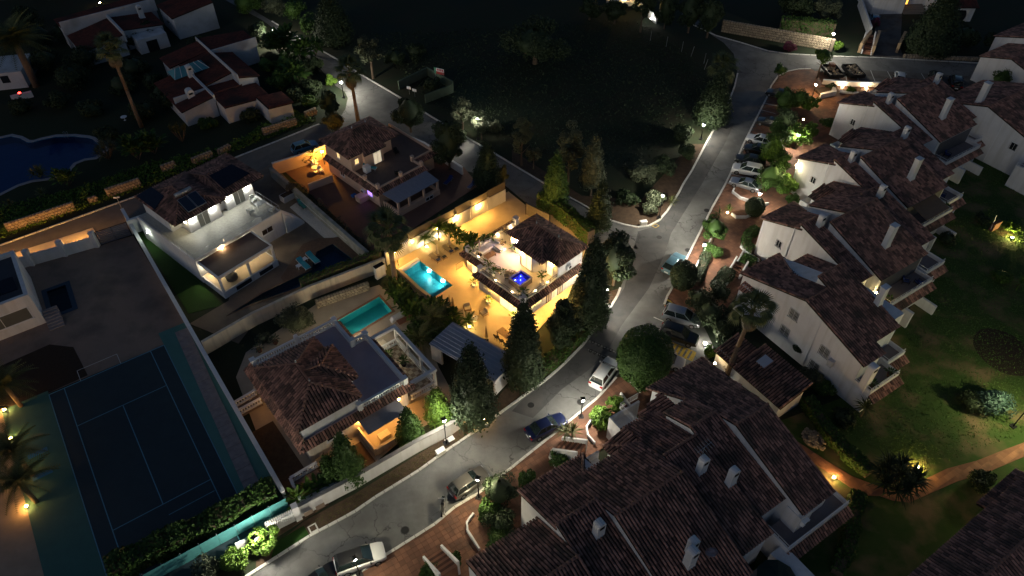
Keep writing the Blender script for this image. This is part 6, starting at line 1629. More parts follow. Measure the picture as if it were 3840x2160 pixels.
con(0, 1, 2080, 1300, 0, 1, 2090, 940, 2.1, 'small airy tree left of the glowing olive tree', lf_grey, 1400, .17, 1.2, 'open', 'olive_tree')
con(0, 1, 760, 1180, 0, 1, 750, 890, 1.8, 'dark bougainvillea mound with magenta flowers at the bend', lf_dark, 1800, .17, .2, 'blob', 'bougainvillea', 'shrub').name = 'bougainvillea'
con(0, 1, 800, 1320, 0, 1, 800, 1130, 2.0, 'yellow lit bush behind the beige villa', lf_gold, 1600, .15, .15, 'blob', 'shrub', 'shrub')
con(0, 2, 2000, 1230, 0, 2, 2010, 740, 2.9, 'dense cypress lit from below by the roadside lamp', lf_dark, 4200, .23, .3)
for x, y, r_, h_, lab in ((1290, 330, 2.6, 9, 'tree with forked dark trunk against the lit wall at the top'), (1530, 290, 2.4, 8.5, 'dark cypress right of the forked tree at the top'), (1770, 330, 3.0, 8, 'broad dark tree in the row at the top of the meadow'), (1960, 380, 3.0, 8, 'grey green tree nearest the bend at the top'), (1030, 240, 2.6, 5, 'bushy dark tree left of the forked tree at the top'), (780, 200, 2.6, 4.5, 'low dark tree at the far left of the top row')):
    tree('meadow_tree', lab, 'tree', 'open' if x == 1290 else 'blob', T(0, 2, x, y), r_, h_, 2.5 if x == 1290 else .5, lf_dark, 2200, .25, 'trees at the top of the meadow')
tree('spreading_tree', 'wide dark spreading tree in the middle of the meadow', 'tree', 'blob', T(0, 2, 230, 640), 6.0, 7.0, 1.2, lf_dark, 3200, .28)
for i, (r0, c0, x, y, r_, h_, m, lab) in enumerate(((0, 1, 200, 150, 3.0, 4.5, lf_grey, 'pale bush at the top of the side road verge'), (0, 1, 400, 190, 2.6, 4.0, lf_mid, 'mid green bush second along the side road verge'), (0, 1, 560, 330, 2.4, 3.5, lf_mid, 'bush under the tall meadow conifer'), (0, 1, 1400, 650, 2.2, 3.0, lf_dark, 'dark scrub right of the pale stemmed tree'), (0, 1, 1600, 600, 2.2, 3.2, lf_dark, 'reedy scrub behind the derelict enclosure'),
                           (0, 1, 1780, 900, 1.6, 2.0, lf_dark, 'weeds growing inside the derelict enclosure'), (0, 1, 2400, 1330, 1.5, 2.2, lf_grey, 'grey shrub right of the glowing olive tree'), (0, 1, 2020, 1420, 1.6, 2.4, lf_dark, 'dark shrub on the verge below the olive trees'), (0, 2, 1700, 1380, 1.8, 2.2, lf_dark, 'dark scrub along the fence of the meadow'), (1, 2, 1300, 350, 2.4, 2.6, lf_grey, 'scrub at the corner of the meadow'),
                           (1, 2, 1440, 620, 1.6, 2.4, lf_grey, 'pale shrub glowing around the junction lamp'), (1, 2, 1150, 600, 1.8, 2.0, lf_dark, 'low dark scrub inside the junction corner'), (1, 2, 1500, 300, 2.2, 2.6, lf_dark, 'dark bushes beside the main road above the junction lamp'), (1, 2, 1750, 140, 1.8, 2.2, lf_dark, 'roadside bush halfway up the main road'), (1, 2, 1380, 700, 1.2, 1.4, lf_grey, 'small shrub beside the white junction box'))):
    shrub(lab, T(r0, c0, x, y), r_, h_, m, 1300, .19)
rosette_plant('spiky agave beside the junction lamp', T(1, 2, 1600, 600), .4, YUC, lf_palm, 34, 1.5, name='agave')
# right side
con(2, 2, 1290, 950, 2, 2, 1260, 420, 3.0, 'large clipped round tree beside the parked white car', lf_mid, 6500, .16, .5, 'ball', 'clipped_tree')
con(1, 2, 1700, 1449, 1, 2, 1710, 1190, 1.7, 'round dark clipped bush beside the teal hatchback', lf_dark, 2400, .15, .1, 'ball', 'clipped_bush', 'shrub')
con(1, 2, 2000, 1010, 1, 2, 2000, 720, 1.8, 'round street tree lit from below by the promenade lamp', lf_mid, 2200, .15, 1.0, 'blob', 'street_tree')
con(1, 2, 2420, 720, 1, 2, 2420, 540, 1.35, 'dark clipped topiary ball in the promenade planter', lf_dark, 2000, .13, .1, 'ball', 'topiary', 'shrub')
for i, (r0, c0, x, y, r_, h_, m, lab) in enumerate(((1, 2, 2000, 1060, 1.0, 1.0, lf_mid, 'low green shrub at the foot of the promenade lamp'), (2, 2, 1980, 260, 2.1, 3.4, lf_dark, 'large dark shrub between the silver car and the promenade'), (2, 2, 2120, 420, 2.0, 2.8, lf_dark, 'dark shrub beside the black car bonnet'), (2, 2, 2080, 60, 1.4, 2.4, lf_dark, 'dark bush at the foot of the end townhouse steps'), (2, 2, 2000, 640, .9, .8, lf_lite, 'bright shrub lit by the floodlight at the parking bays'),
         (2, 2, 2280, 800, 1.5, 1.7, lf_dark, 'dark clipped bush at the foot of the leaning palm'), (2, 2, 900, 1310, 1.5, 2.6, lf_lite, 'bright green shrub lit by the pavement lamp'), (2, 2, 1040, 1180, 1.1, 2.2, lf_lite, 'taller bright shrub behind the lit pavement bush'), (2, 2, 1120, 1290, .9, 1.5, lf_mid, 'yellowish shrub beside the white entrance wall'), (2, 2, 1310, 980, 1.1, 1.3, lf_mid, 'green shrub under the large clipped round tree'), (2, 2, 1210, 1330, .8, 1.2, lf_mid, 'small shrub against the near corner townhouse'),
         (3, 1, 2450, 600, 1.9, 4.0, lf_dark, 'tall dark bush beside the warm pavement lamp'), (3, 1, 2330, 780, 1.4, 1.7, lf_mid, 'green shrub bed below the tall dark pavement bush'), (3, 1, 2480, 900, 1.7, 1.9, lf_dark, 'dark shrub bed beside the nearest townhouse wall'), (3, 1, 2450, 1080, 1.5, 1.4, lf_mid, 'shrub bed corner near the white stair rail'), (3, 2, 490, 290, 1.15, 1.3, lf_mid, 'clipped hedge ball beside the terracotta stairs'), (3, 2, 140, 480, 1.0, 1.5, lf_mid, 'shrub at the street eave of the near townhouse'),
         (3, 1, 1750, 1400, 1.0, 1.1, lf_mid, 'low shrub beside the bottom stairs'), (3, 1, 1990, 1290, .8, .9, lf_mid, 'small yellowish plant behind the bottom stairs'), (2, 3, 430, 900, 1.5, 2.0, lf_grey, 'loose shrub between the outbuilding and the white gable'), (2, 3, 2280, 1130, 2.0, 2.4, lf_blue, 'bluish shrub beside the lawn lamp'), (2, 3, 2060, 1160, 1.7, 1.5, lf_dark, 'dark round shrub left of the bluish shrub'), (1, 3, 1800, 960, 1.2, 1.5, lf_dark, 'dark bush against the garden wall of the townhouses'),
         (1, 3, 2430, 830, 1.3, 1.1, lf_lite, 'bright leafy shrub lit by the lawn spotlight'), (1, 3, 2150, 760, 1.2, 1.2, lf_dark, 'dark shrub left of the brick pillar on the lawn'), (1, 3, 2360, 1330, 1.3, 1.5, lf_mid, 'spiky dark shrub at the right edge of the lawn'), (0, 3, 300, 1010, 1.9, 3.5, lf_mid, 'leafy tree beside the warm upper lantern'), (0, 3, 300, 1380, 2.3, 4.6, lf_lite, 'big leafy tree glowing around the white parking lamp'), (1, 3, 130, 200, 2.0, 4.0, lf_mid, 'leafy tree below the glowing parking tree'),
         (0, 3, 200, 1200, 2.0, 3.6, lf_dark, 'dark tree over the parked dark cars'), (0, 3, 600, 1230, 1.4, 1.5, lf_mid, 'green shrub against the far townhouse gable'), (1, 3, 240, 560, 1.3, 1.9, lf_mid, 'shrub under the glowing wall lamp'), (0, 3, 640, 880, 1.0, 1.0, lf_dark, 'dark shrub in the planter under the upper parking'), (0, 3, 830, 910, .9, .9, lf_lite, 'lit shrub between the two floor lamps'), (0, 3, 2350, 820, 2.2, 4.5, lf_mid, 'leafy tree on the far right street corner'), (0, 3, 2450, 760, 1.5, 1.8, lf_dark, 'dark bush next to the far right street tree'),
         (0, 3, 700, 470, 1.2, 1.9, lf_lite, 'bush glowing beside the upper street lamp'), (0, 3, 220, 470, 1.6, 1.8, lf_mag, 'purple flowering creeper on the rubble wall'), (0, 3, 1080, 230, 1.1, 1.7, lf_mag, 'red flowering bush in the hillside drive'), (0, 3, 2020, 970, .9, 1.1, lf_gold, 'orange flowering bush between the far roofs'), (1, 3, 2330, 70, 1.6, 2.6, lf_dark, 'dark clipped bush by the arched right edge porch'))):
    shrub(lab, ub(r0, c0, x, y, h_ * .45), r_, h_, m, 1500 if r_ > 1.4 else 900, .15)
con(0, 3, 490, 790, 0, 3, 505, 470, 1.7, 'tree with a bare leaning trunk beside the upper street bend', lf_mid, 1300, .17, 3.2, 'blob', 'street_tree')
con(0, 3, 90, 830, 0, 3, 140, 650, 1.2, 'small sapling on the terracotta bend', lf_mid, 600, .16, 1.6, 'blob', 'street_tree')
con(0, 3, 1600, 520, 0, 3, 1640, -80, 4.5, 'huge dark cypress beside the hillside drive', lf_dark, 5200, .3)
for x, y, r_, h_, lab in ((240, 200, 4.0, 6.5, 'big round dark tree above the rubble wall'), (560, 230, 3.0, 5, 'grey branched tree above the street lamp'), (1950, 470, 3.0, 4.0, 'dark bushes below the arched garage'), (2250, 520, 2.6, 3.5, 'dark bushes at the far right bank')):
    tree('bank_tree', lab, 'tree', 'blob', T(0, 3, x, y), r_, h_, .8, lf_grey if x == 560 else lf_dark, 2600, .26, 'trees above the upper street')
con(2, 3, 300, 680, 2, 3, 300, 520, 1.05, 'clipped ball tree on a stem against the white gable', lf_dark, 1600, .12, 1.0, 'ball', 'topiary', 'shrub')
rosette_plant('big yucca at the garden end of the gable house', T(2, 3, 930, 1290), 1.5, YUC, lf_palm, 60, 1.9)
rosette_plant('spiky yucca pair on the terracotta pavement', T(3, 2, 600, 90), 1.6, YUC, lf_palm, 44, 1.6, heads=2, spread=.7)
rosette_plant('wide yucca clump covering the bend of the garden path', ub(3, 3, 1310, 460, 1.5), 1.9, YUC, lf_dark, 60, 2.1, heads=9, spread=1.4)
rosette_plant('spiky palm tuft on the lawn at the right edge', T(1, 3, 2520, 1430), .5, YUC, lf_lite, 40, 1.6)
hedge('long hedge beside the garden path', [T(2, 3, 370, 1150), T(3, 3, 60, -60) if False else T(2, 3, 560, 1449), T(3, 3, 760, 220), T(3, 3, 1010, 440)], 1.3, 1.1, lf_mid, 4200)
hedge('creeper hedge below the violet terrace', [T(3, 3, 900, 640), T(3, 3, 830, 900), T(3, 3, 800, 1150), T(3, 3, 680, 1440)], 1.2, .9, lf_mid, 2600)
hedge('curved clipped hedge in the planter of the promenade', [T(1, 2, 2450, 900), T(1, 2, 2350, 960), T(1, 2, 2340, 1060), T(1, 2, 2420, 1120)], .9, 1.2, lf_mid, 2400, .12)
hedge('hedge in the sloped planter by the end townhouse steps', [T(1, 2, 2310, 1170), T(1, 2, 2430, 1230)], 1.2, .9, lf_mid, 1200, .12)
hedge('low hedge strip below the promenade lamp', [T(1, 2, 1950, 1130), T(1, 2, 1850, 1430)], 1.0, .9, lf_dark, 1800, .13)
hedge('dark hedge beside the end townhouse walkway', [T(1, 2, 2180, 1320), T(2, 2, 2040, 20)], 1.4, 1.2, lf_dark, 1800)
hedge('tall amber lit hedge behind the pavilion roof', [T(1, 2, 280, 610), T(1, 2, 520, 760), T(1, 2, 790, 1000)], 1.4, 2.4, lf_mid, 5200, .14)
hedge('roadside hedge under the dark villa cypresses', [T(2, 2, 110, 1010), T(2, 2, 420, 760), T(2, 2, 650, 540), T(2, 2, 900, 220)], 1.3, 1.4, lf_mid, 4200, .15)
hedge('ragged hedge along the end of the tennis court', [T(3, 0, 1150, 1449), T(3, 0, 1700, 1180), T(3, 0, 2200, 960), T(3, 1, 30, 720), T(3, 1, 220, 640)], 1.9, 1.9, lf_mid, 5200, .2)
hedge('light clipped hedge on the rubble wall of the upper street', [T(0, 3, 100, 330), T(0, 3, 640, 380)], 1.4, 3.2, lf_mid, 2000, .2)
for x, y, r_, h_, lab, m2 in ((110, 1140, 1.6, 2.2, 'oleander bush glowing around the lamp by the slat wall', None), (-200, 1330, 1.4, 1.8, 'flowering oleander at the tennis fence', None)):
    shrub(lab, T(3, 1, x, y), r_, h_, lf_lite, 1600, .15)
shrub('third oleander along the tennis fence at the bottom edge', T(3, 0, 2100, 1449), 1.5, 1.8, lf_grey, 1300, .15)
# tropical borders
for i, (x, y, s_, lab) in enumerate(((1450, 60, 1.0, 'top'), (1530, 150, 1.15, 'second'), (1620, 240, 1.2, 'third'), (1720, 290, 1.3, 'fourth'), (1800, 370, 1.3, 'fifth'), (1880, 300, 1.2, 'sixth'), (1940, 400, 1.2, 'seventh'), (1680, 420, 1.2, 'eighth'), (1620, 480, 1.1, 'ninth'), (1400, -30, .95, 'tenth'), (1760, 200, 1.1, 'eleventh'), (1840, 180, .9, 'twelfth'))):
    rosette_plant('leafy tropical plant in the dense border between the two pools', ub(2, 1, x, y, 1.0), 1.0, PAD, lf_mid if i % 2 else lf_lite, 22, .62 * s_, heads=6, spread=.75, elr=(85, -10), name='tropical_plant', group='tropical border plants')
feather_palm('young feather palm overhanging the grey metal carport', ub(2, 1, 1640, 500, 2.0), 1.6, 1.0, 18, group='border palms', tr=.09)
feather_palm('feather palm in the middle of the tropical border', ub(2, 1, 1790, 300, 2.4), 2.0, 1.0, 18, group='border palms', tr=.09)
for i, (x, y, lab) in enumerate(((2040, 940, 'leafy tropical plant behind the two closed parasols'), (2160, 990, 'big leafed plant against the corner of the lit villa'), (1950, 880, 'dense banana plant by the white garden wall'), (2220, 1060, 'potted banana at the terrace corner of the lit villa'))):
    rosette_plant(lab, ub(1, 1, x, y, 1.2), 1.5, PAD, lf_lite, 18, .6, heads=6, spread=.6, elr=(88, 0), name='tropical_plant', z=.05)
shrub('loose dark shrub beside the long white wall with the hedge', T(2, 1, 420, 420), 2.2, 3.0, lf_grey, 1800, .17)
shrub('small shrub in the border left of the loose dark shrub', T(2, 1, 90, 540), 1.0, 1.2, lf_grey, 600, .14)
for x, y, s_, lab in ((440, 720, 1.1, 'banana leaves inside the end of the street wall'), (560, 650, 1.0, 'strelitzia leaves behind the white street wall'), (640, 600, .9, 'last leafy plant behind the white street wall')):
    rosette_plant(lab, T(3, 1, x, y), .7, PAD, lf_lite, 22, .8 * s_, elr=(85, 15), name='tropical_plant')
# upper left gardens
rosette_plant('round crowned dragon tree beside the dark blue pool', ub(1, 0, 1050, 40, 2.0), 2.4, YUC, lf_grey, 46, 1.4, heads=9, spread=1.2, name='dragon_tree', cat='tree')
rosette_plant('candelabra cactus lit at the edge of the bungalow garden', T(0, 0, 1840, 1430), 2.4, [YUC[0]], lf_gold, 26, 1.3, heads=9, spread=1.0, elr=(89, 50), name='candelabra_cactus')
for r0, c0, x, y, hd, s_, lab in ((1, 0, 410, 330, 4, 1.5, 'many headed yucca beside the pool edge'), (1, 0, 430, 520, 1, 1.6, 'yucca rosette on the bank below the pool'), (1, 0, 110, 620, 1, 1.1, 'small blue agave on the bank')):
    rosette_plant(lab, T(r0, c0, x, y), .9 if hd > 1 else .3, YUC, lf_palm, 44, s_, heads=hd, spread=.8)
for r0, c0, x, y, s_, lab in ((1, 0, 700, 420, 1.0, 'young banana on the bank above the amber wall'), (1, 0, 1400, 160, 1.4, 'banana clump beside the bare leaning stem'), (1, 0, 1560, 100, 1.3, 'strelitzia clump on the planted bank'), (0, 1, 330, 560, 1.9, 'large strelitzia clump beside the red roof bungalow'), (0, 1, 480, 640, 1.7, 'second strelitzia clump nearer the side road'), (0, 1, 600, 560, 1.2, 'strelitzia standing over the side road'), (0, 1, 250, 560, 1.6, 'strelitzia against the bungalow corner'), (0, 1, 400, 860, 1.6, 'dark leafy clump in the bungalow garden')):
    rosette_plant(lab, T(r0, c0, x, y), 1.6 * s_, PAD, lf_mid, 20, .75 * s_, heads=7, spread=.9, elr=(88, 0), name='strelitzia')
for r0, c0, x, y, r_, h_, m, lab in ((0, 0, 750, 880, 3.5, 4, lf_dark, 'round dark tree in the upper left garden'), (0, 0, 1380, 780, 3.0, 4, lf_dark, 'dark tree left of the red roof bungalow'), (0, 0, 1900, 260, 3.5, 4.5, lf_dark, 'dark tree between the two red roofed houses'), (0, 0, 2480, 130, 2.6, 4, lf_mid, 'tree beside the far end of the side road'), (0, 1, 60, 100, 2.4, 4.5, lf_mid, 'leafy tree lit by the farthest street lamp'), (0, 1, 50, 420, 2.2, 4, lf_dark, 'dark tree behind the bungalow chimney'), (0, 1, 760, 870, 1.2, 2.2, lf_lite, 'bush glowing beside the junction street lamp'), (0, 1, 560, 960, 2.2, 2.6, lf_dark, 'dark shrubbery at the road corner'), (0, 0, 2100, 1270, 1.6, 1.0, lf_mid, 'shrub on the lawn in front of the bungalow'), (0, 0, 1100, 1400, 1.8, 2.0, lf_dark, 'dark shrub at the pool ladder')):
    shrub(lab, T(r0, c0, x, y), r_, h_, m, 1800, .22)
for x, y, r_, h_, lab in ((1900, 1160, 1.6, 2.4, 'bush against the near corner of the bungalow'), (2060, 1130, 1.5, 2.2, 'second bush along the bungalow wall'), (2230, 1040, 1.5, 2.0, 'third bush along the bungalow wall'), (2420, 1090, 1.8, 2.6, 'bush at the low wing of the bungalow'), (2540, 1220, 1.6, 2.2, 'bush at the bungalow corner nearest the road'), (1640, 1010, 1.8, 2.8, 'bush left of the bungalow eaves'), (980, 480, 2.2, 3.0, 'bush under the farther red roofed house'), (1330, 480, 2.0, 3.0, 'bush beside the porch of the farther house'), (640, 420, 2.6, 3.4, 'bush at the left end of the farther house')):
    shrub(lab, T(0, 0, x, y), r_, h_, lf_dark, 1300, .2)
for i, (x, y, r_, h_, lab) in enumerate(((150, 520, 1.8, 3.6, 'tall bush beside the bungalow nearest the top'), (300, 720, 2.0, 3.4, 'leafy bush between the strelitzias and the side road'), (460, 790, 1.9, 3.0, 'leafy bush left of the junction lamp bush'), (250, 890, 2.0, 3.2, 'leafy bush behind the bungalow low wing'), (420, 1010, 1.9, 2.6, 'leafy bush on the corner lawn by the stone wall'), (110, 730, 1.8, 3.2, 'bush pressed against the bungalow roadside wall'), (600, 720, 1.7, 2.8, 'bush overhanging the side road edge'), (560, 1080, 1.5, 2.0, 'low bush next to the bougainvillea mound'))):
    shrub(lab, T(0, 1, x, y), r_, h_, lf_mid if i % 2 else lf_dark, 1700, .2)
for i, (x, y, r_, h_, lab) in enumerate(((450, 480, 3.2, 4.5, 'dark garden tree right of the drooping date palm'), (880, 700, 3.0, 4.4, 'dark garden tree left of the thin palm trunk'), (1250, 940, 2.6, 3.6, 'dark garden tree right of the thin palm trunk'), (620, 1080, 2.4, 2.8, 'dark shrub on the lawn above the pool ladder'), (1480, 1180, 2.4, 2.8, 'dark shrub on the lawn below the bungalow corner'), (250, 1130, 2.2, 2.4, 'dark shrub on the lawn near the red lamp wall'))):
    shrub(lab, T(0, 0, x, y), r_, h_, lf_dark, 1900, .22)
# low planting on the upper road bank, meadow grass: uncountable
def scatter(name, label, cat, pg, n, m, h, leaf, kind='stuff'):
    xs = [p[0] for p in pg]; ys = [p[1] for p in pg]
    C = []
    while len(C) < n:
        p = (rnd.uniform(min(xs), max(xs)), rnd.uniform(min(ys), max(ys)))
        if inside(p, pg): C.append((p[0], p[1], abs(rnd.gauss(0, h * .5)) * (.4 + .6 * math.sin(p[0] * .9) ** 2)))
    C = np.array(C); Nn = unit(nr.normal(size=(n, 3)) + np.array([0, -.2, .7]))
    V, Fq = leaf_quads(C, Nn, nr.uniform(.6, 1.4, n) * leaf, .4)
    o = npmesh(name, V, Fq, m)
    return tag(o, label, cat, None, kind)
scatter('ground_cover', 'creeping ground cover on the bank above the upper road', 'ground cover', [W10(-200, 1010), W10(0, 960), W10(1400, 460), S[0, 1](0, 1440), S[0, 1](620, 1210), S[0, 1](350, 1100), W10(2300, 20), W10(1500, 200), W10(700, 470), W10(0, 640)], 9000, lf_lite, .6, .2)
scatter('grass', 'rough dark grass of the meadow', 'grass', [S[0, 1](1000, 350), S[0, 2](1300, 200), S[0, 2](2100, 800), S[0, 2](1650, 1300), S[1, 2](1300, 350), S[1, 2](0, 20), S[0, 1](1900, 1150)], 9000, lf_dark, .5, .2)
scatter('weeds', 'dry weeds on the roadside verge', 'weeds', LK[2:9] + [W31(1640, 240), W31(1000, 640), W31(560, 900)], 2200, lf_gold, .12, .07)
scatter('ivy', 'ivy and dry growth between the mossy walls', 'ivy', [W11(360, 460), W11(450, 430), W11(1180, 1080), W11(1120, 1120)], 2600, lf_grey, 1.6, .12)
# ================================================================== street lamps and garden lights
def lamp_from(r, c, hx, hy, bx, by, label, col_=COOL, s=170, rb=None, group='street lanterns', h=None):
    b = T(rb[0] if rb else r, rb[1] if rb else c, bx, by)
    hh = h or max(2.4, min(6.5, zat(b, r, c, hx, hy).z - .2))
    return street_lamp(label, b, hh, col_, s * (1.3 if any(w in label for w in ('tree', 'shrub', 'oleander', 'bush', 'promenade', 'cypress')) else .7), group)
lamp_from(0, 1, 172, 310, 190, 440, 'farthest street lamp at the top of the side road', COOL, 380)
lamp_from(0, 1, 852, 828, 885, 980, 'street lamp at the side road corner beside the glowing bush', COOL, 420)
lamp_from(0, 1, 2232, 1195, 2235, 1400, 'roadside lamp inside the glowing olive tree', COOL, 300)
lamp_from(0, 2, 1915, 1275, 1900, 1400, 'roadside lamp under the dense cypress', COOL, 260)
lamp_from(0, 3, 665, 340, 592, 560, 'tall street lamp in front of the rubble wall', COOL, 420)
lamp_from(0, 3, 485, 860, 440, 990, 'warm lantern beside the wedge shaped planter', WARM, 260)
lamp_from(0, 3, 285, 1365, 262, 1500, 'white lamp inside the glowing parking tree', COOL, 330)
lamp_from(1, 2, 1515, 515, 1478, 745, 'junction street lamp in the pale shrub', COOL, 330)
lamp_from(1, 2, 1940, 1010, 1895, 1190, 'promenade lamp below the round street tree', COOL, 330)
lamp_from(1, 2, 2470, 560, 2450, 650, 'white lamp in the promenade planter behind the topiary ball', COOL, 160)
lamp_from(2, 2, 955, 10, 932, 230, 'street lamp at the foot of the tall dark cypress', COOL, 330)
lamp_from(2, 2, 722, 1125, 693, 1300, 'pavement lamp beside the bright green shrub', COOL, 300)
lamp_from(2, 1, 1925, 1325, 1915, 115, 'white street lamp against the long street wall', COOL, 190, (3, 1))
lamp_from(3, 1, 2228, 470, 2242, 665, 'warm pavement lamp beside the tall dark bush', (1.0, .86, .55), 170)
lamp_from(3, 1, 1002, 1270, 1045, 1440, 'warm pavement lamp in front of the black roofed white car', (1.0, .9, .62), 170)
lamp_from(3, 1, 55, 1030, 60, 1210, 'lamp inside the oleander by the slat wall', COOL, 240)
street_lamp('lawn lamp standing at the right picture edge', T(2, 3, 2462, 1395), 4.2, (1.0, .93, .5), 420)
ground_light('lawn spotlight beside the bright leafy shrub', T(1, 3, 2450, 955), (1.0, .8, .28), 900, .13)
ground_light('path bollard light below the near corner roof', T(3, 3, 655, 470), (1.0, .6, .2), 650, .1)
ground_light('path light behind the wide yucca clump', T(3, 3, 1500, 365), (1.0, .66, .2), 800, .11)
ground_light('floodlight on the grass corner of the parking bays', T(2, 2, 1940, 575), COOL, 420, .14)
ground_light('warm light at the street corner of the near corner roof', T(2, 2, 2035, 780, 1.2), WARM, 60, .12, h=.5)
ground_light('warm uplight under the small lit palm on the promenade', T(1, 2, 2165, 705, .1), (1.0, .85, .5), 220, .1)
ground_light('left floor lamp at the pale parking wall', T(0, 3, 742, 885), (1.0, .8, .55), 260, .13); ground_light('right floor lamp at the pale parking wall', T(0, 3, 985, 900), (1.0, .74, .5), 330, .14)
ground_light('small warm lantern beside the glowing parking tree', T(0, 3, 350, 1215, 1.0), WARM, 110, .1)
rosette_plant('small lit spiky palm on the promenade', T(1, 2, 2170, 690), .7, YUC, lf_lite, 34, 1.2)
rosette_plant('dark spiky palm above the round street tree', T(1, 2, 2075, 740), .8, YUC, lf_mid, 30, 1.2)
for i, (r0, x, y, lab) in enumerate(((2, 55, 1240, 'uplight at the upper court palm'), (3, 120, 75, 'uplight at the middle court palm'), (3, 220, 430, 'uplight at the lower court palm'), (3, 275, 760, 'uplight at the foot of the striped trunk by the court'))):
    ground_light(lab, T(r0, 0, x, y), (1.0, .5, .12), 420, .11, 'court patio uplights')
for x, y, s_, lab in ((1720, 1050, 230, 'uplight in the small lit bed by the pool'), (1845, 950, 190, 'uplight under the taller garden palm'), (2130, 1060, 60, 'uplight behind the closed parasols')):
    ground_light(lab, T(1, 1, x, y, .06), (1.0, .86, .42), s_, .09, 'villa garden uplights')
for x, y, s_, lab in ((2150, 400, 330, 'uplight under the lime coloured palm beside the sofa'), (1700, 290, 0, '')):
    if s_: ground_light(lab, T(2, 1, x, y, .06), (1.0, .86, .3), s_, .1, 'villa garden uplights')
feather_palm('lime coloured small palm beside the garden sofa', T(2, 1, 2140, 385, .05), .9, .75, 14, FEAL, 'terrace palms', .07, .05)
feather_palm('small palm behind the garden armchair', T(2, 1, 2010, 330, .05), .8, .65, 14, FEAL, 'terrace palms', .07, .05)
ground_light('amber lamp at the driveway under the carport cypress', T(2, 1, 2290, 1330, .3), (1.0, .5, .12), 330, .12)
# assumed sodium lamps, unseen behind the front walls, added to light the bank opposite
for x, y, s_, lab in ((200, 1258, 330, 'assumed sodium wall lamp on the street side of the front wall'), (820, 1079, 330, 'assumed sodium wall lamp on the street side near the gate'), (-200, 1372, 300, 'assumed sodium wall lamp on the street side at the picture edge')):
    p = W10(x, y)
    t = thing('assumed_bracket_lamp', lab, 'lamp', (p.x, p.y, 0), aw, 'assumed sodium bracket lamps')
    MB().box(-.12, .12, .14, .2, .9, 1.35).build('bracket', iron, t)
    MB().box(-.16, .16, .2, .32, 1.0, 1.22).build('glow_glass', lantern_glow((1.0, .45, .1), s_ * 5.0), t); MB().box(-.18, .18, .2, .36, 1.222, 1.26).build('hood', iron, t)
for x, y, s_, lab in ((690, 205, 360, 'assumed sodium wall lantern in the yellow lit front yard'),):  # lantern out of sight, assumed from the yellow light on the yard wall
    p = W11(x, y); t = thing('assumed_bracket_lamp', lab, 'lamp', (p.x, p.y, 0), R(45), 'assumed sodium bracket lamps')
    MB().tube((0, 0, 0), (0, 0, 2.2), .04).build('post', iron, t); MB().box(-.12, .12, -.12, .12, 2.2, 2.45).build('glow_glass', lantern_glow((1.0, .5, .07), s_ * 3.2), t); MB().box(-.16, .16, -.16, .16, 2.452, 2.52).build('hood', iron, t)
ground_light('warm lamp at the house beyond the meadow', T(0, 2, 1130, 10, 1.5), (1.0, .62, .15), 420, .2); ground_light('white lamp behind the forked tree', T(0, 2, 1400, 200, .5), (.9, .9, .8), 160, .15)
wall('pale wall lit behind the forked tree', [T(0, 2, 950, 60), T(0, 2, 1230, 60), T(0, 2, 1450, 240)], 1.6, white, .25, None)
ground_light('warm porch lamp of the house cut by the top edge', T(0, 0, 1010, 40, .5), (1.0, .5, .15), 130, .14)
# meadow fence posts
for i, (x, y, x2, y2) in enumerate(((1390, 410, 1405, 290), (1550, 470, 1570, 365), (1705, 520, 1725, 430), (1800, 570, 1855, 480), (1930, 640, 1945, 540), (1935, 700, 2010, 595))):
    p = T(0, 2, x, y); t = thing('fence_post', 'thin steel fence post along the far edge of the meadow', 'post', p, 0, 'meadow fence posts')
    MB().tube((0, 0, 0), ((.3 if i in (3, 5) else .05), 0, 2.0), .04).build('post_tube', steel, t)
# concrete and service boxes
for fn, x, y, a_, lab in ((S[1, 2], 1320, 810, .2, 'white utility cabinet at the junction corner'), (S[2, 2], 955, 210, -.5, 'white box at the foot of the cypress street lamp'), (S[3, 1], 1860, 215, .6, 'pale concrete block on the verge kerb'), (S[3, 1], 1950, 80, .6, 'round drain cover box beside the white street lamp')):
    p = fn(x, y); t = thing('service_box', lab, 'box', p, a_); MB().box(-.45, .45, -.25, .25, 0, .55 if 'drain' not in lab else .12).build('case', kerb_m, t, bevel=.03); MB().box(-.48, .48, -.28, .28, .551 if 'drain' not in lab else .121, .6 if 'drain' not in lab else .14).build('lid', whitep, t)
t = thing('drain_cover', 'square framed drain cover in the dry verge corner', 'drain', W31(575, 970), .6); MB().box(-.4, .4, -.4, .4, 0, .05).build('frame', kerb_m, t); MB().box(-.27, .27, -.27, .27, .05, .07).build('grate', soil, t)
sheetpoly('turf', [W31(480, 945), W31(540, 1045), W31(150, 1280), W31(200, 1110)], .05, turf_m)
t = thing('stone_heap', 'oval pebble mound on the lawn beside the garden path', 'rockery', T(3, 3, 455, 75), .3)
for i in range(70):
    a_ = rnd.uniform(0, 6.28); q = math.sqrt(rnd.random()); o = bpy.data.objects.new('pebble', STN[i % 5]); o.location = (math.cos(a_) * q * 1.0, math.sin(a_) * q * 1.4, .1 + .25 * (1 - q)); o.rotation_euler = (-1.57 + rnd.uniform(-.5, .5), 0, a_); o.scale = (.34, .6, .34); col.objects.link(o); o.parent = t
MB().lathe([(1.1, 0), (.9, .15), (.05, .3)], n=14).build('mound', mortar, t)
t = thing('brick_pillar', 'brick garden pillar with a slanted pole on the lawn', 'pillar', T(1, 3, 2265, 860), .5); MB().box(-.7, .7, -.25, .25, 0, 1.3).build('brickwork', terra_j, t); MB().tube((-.7, 0, .3), (-.6, .3, 2.4), .04).build('pole', whitep, t)

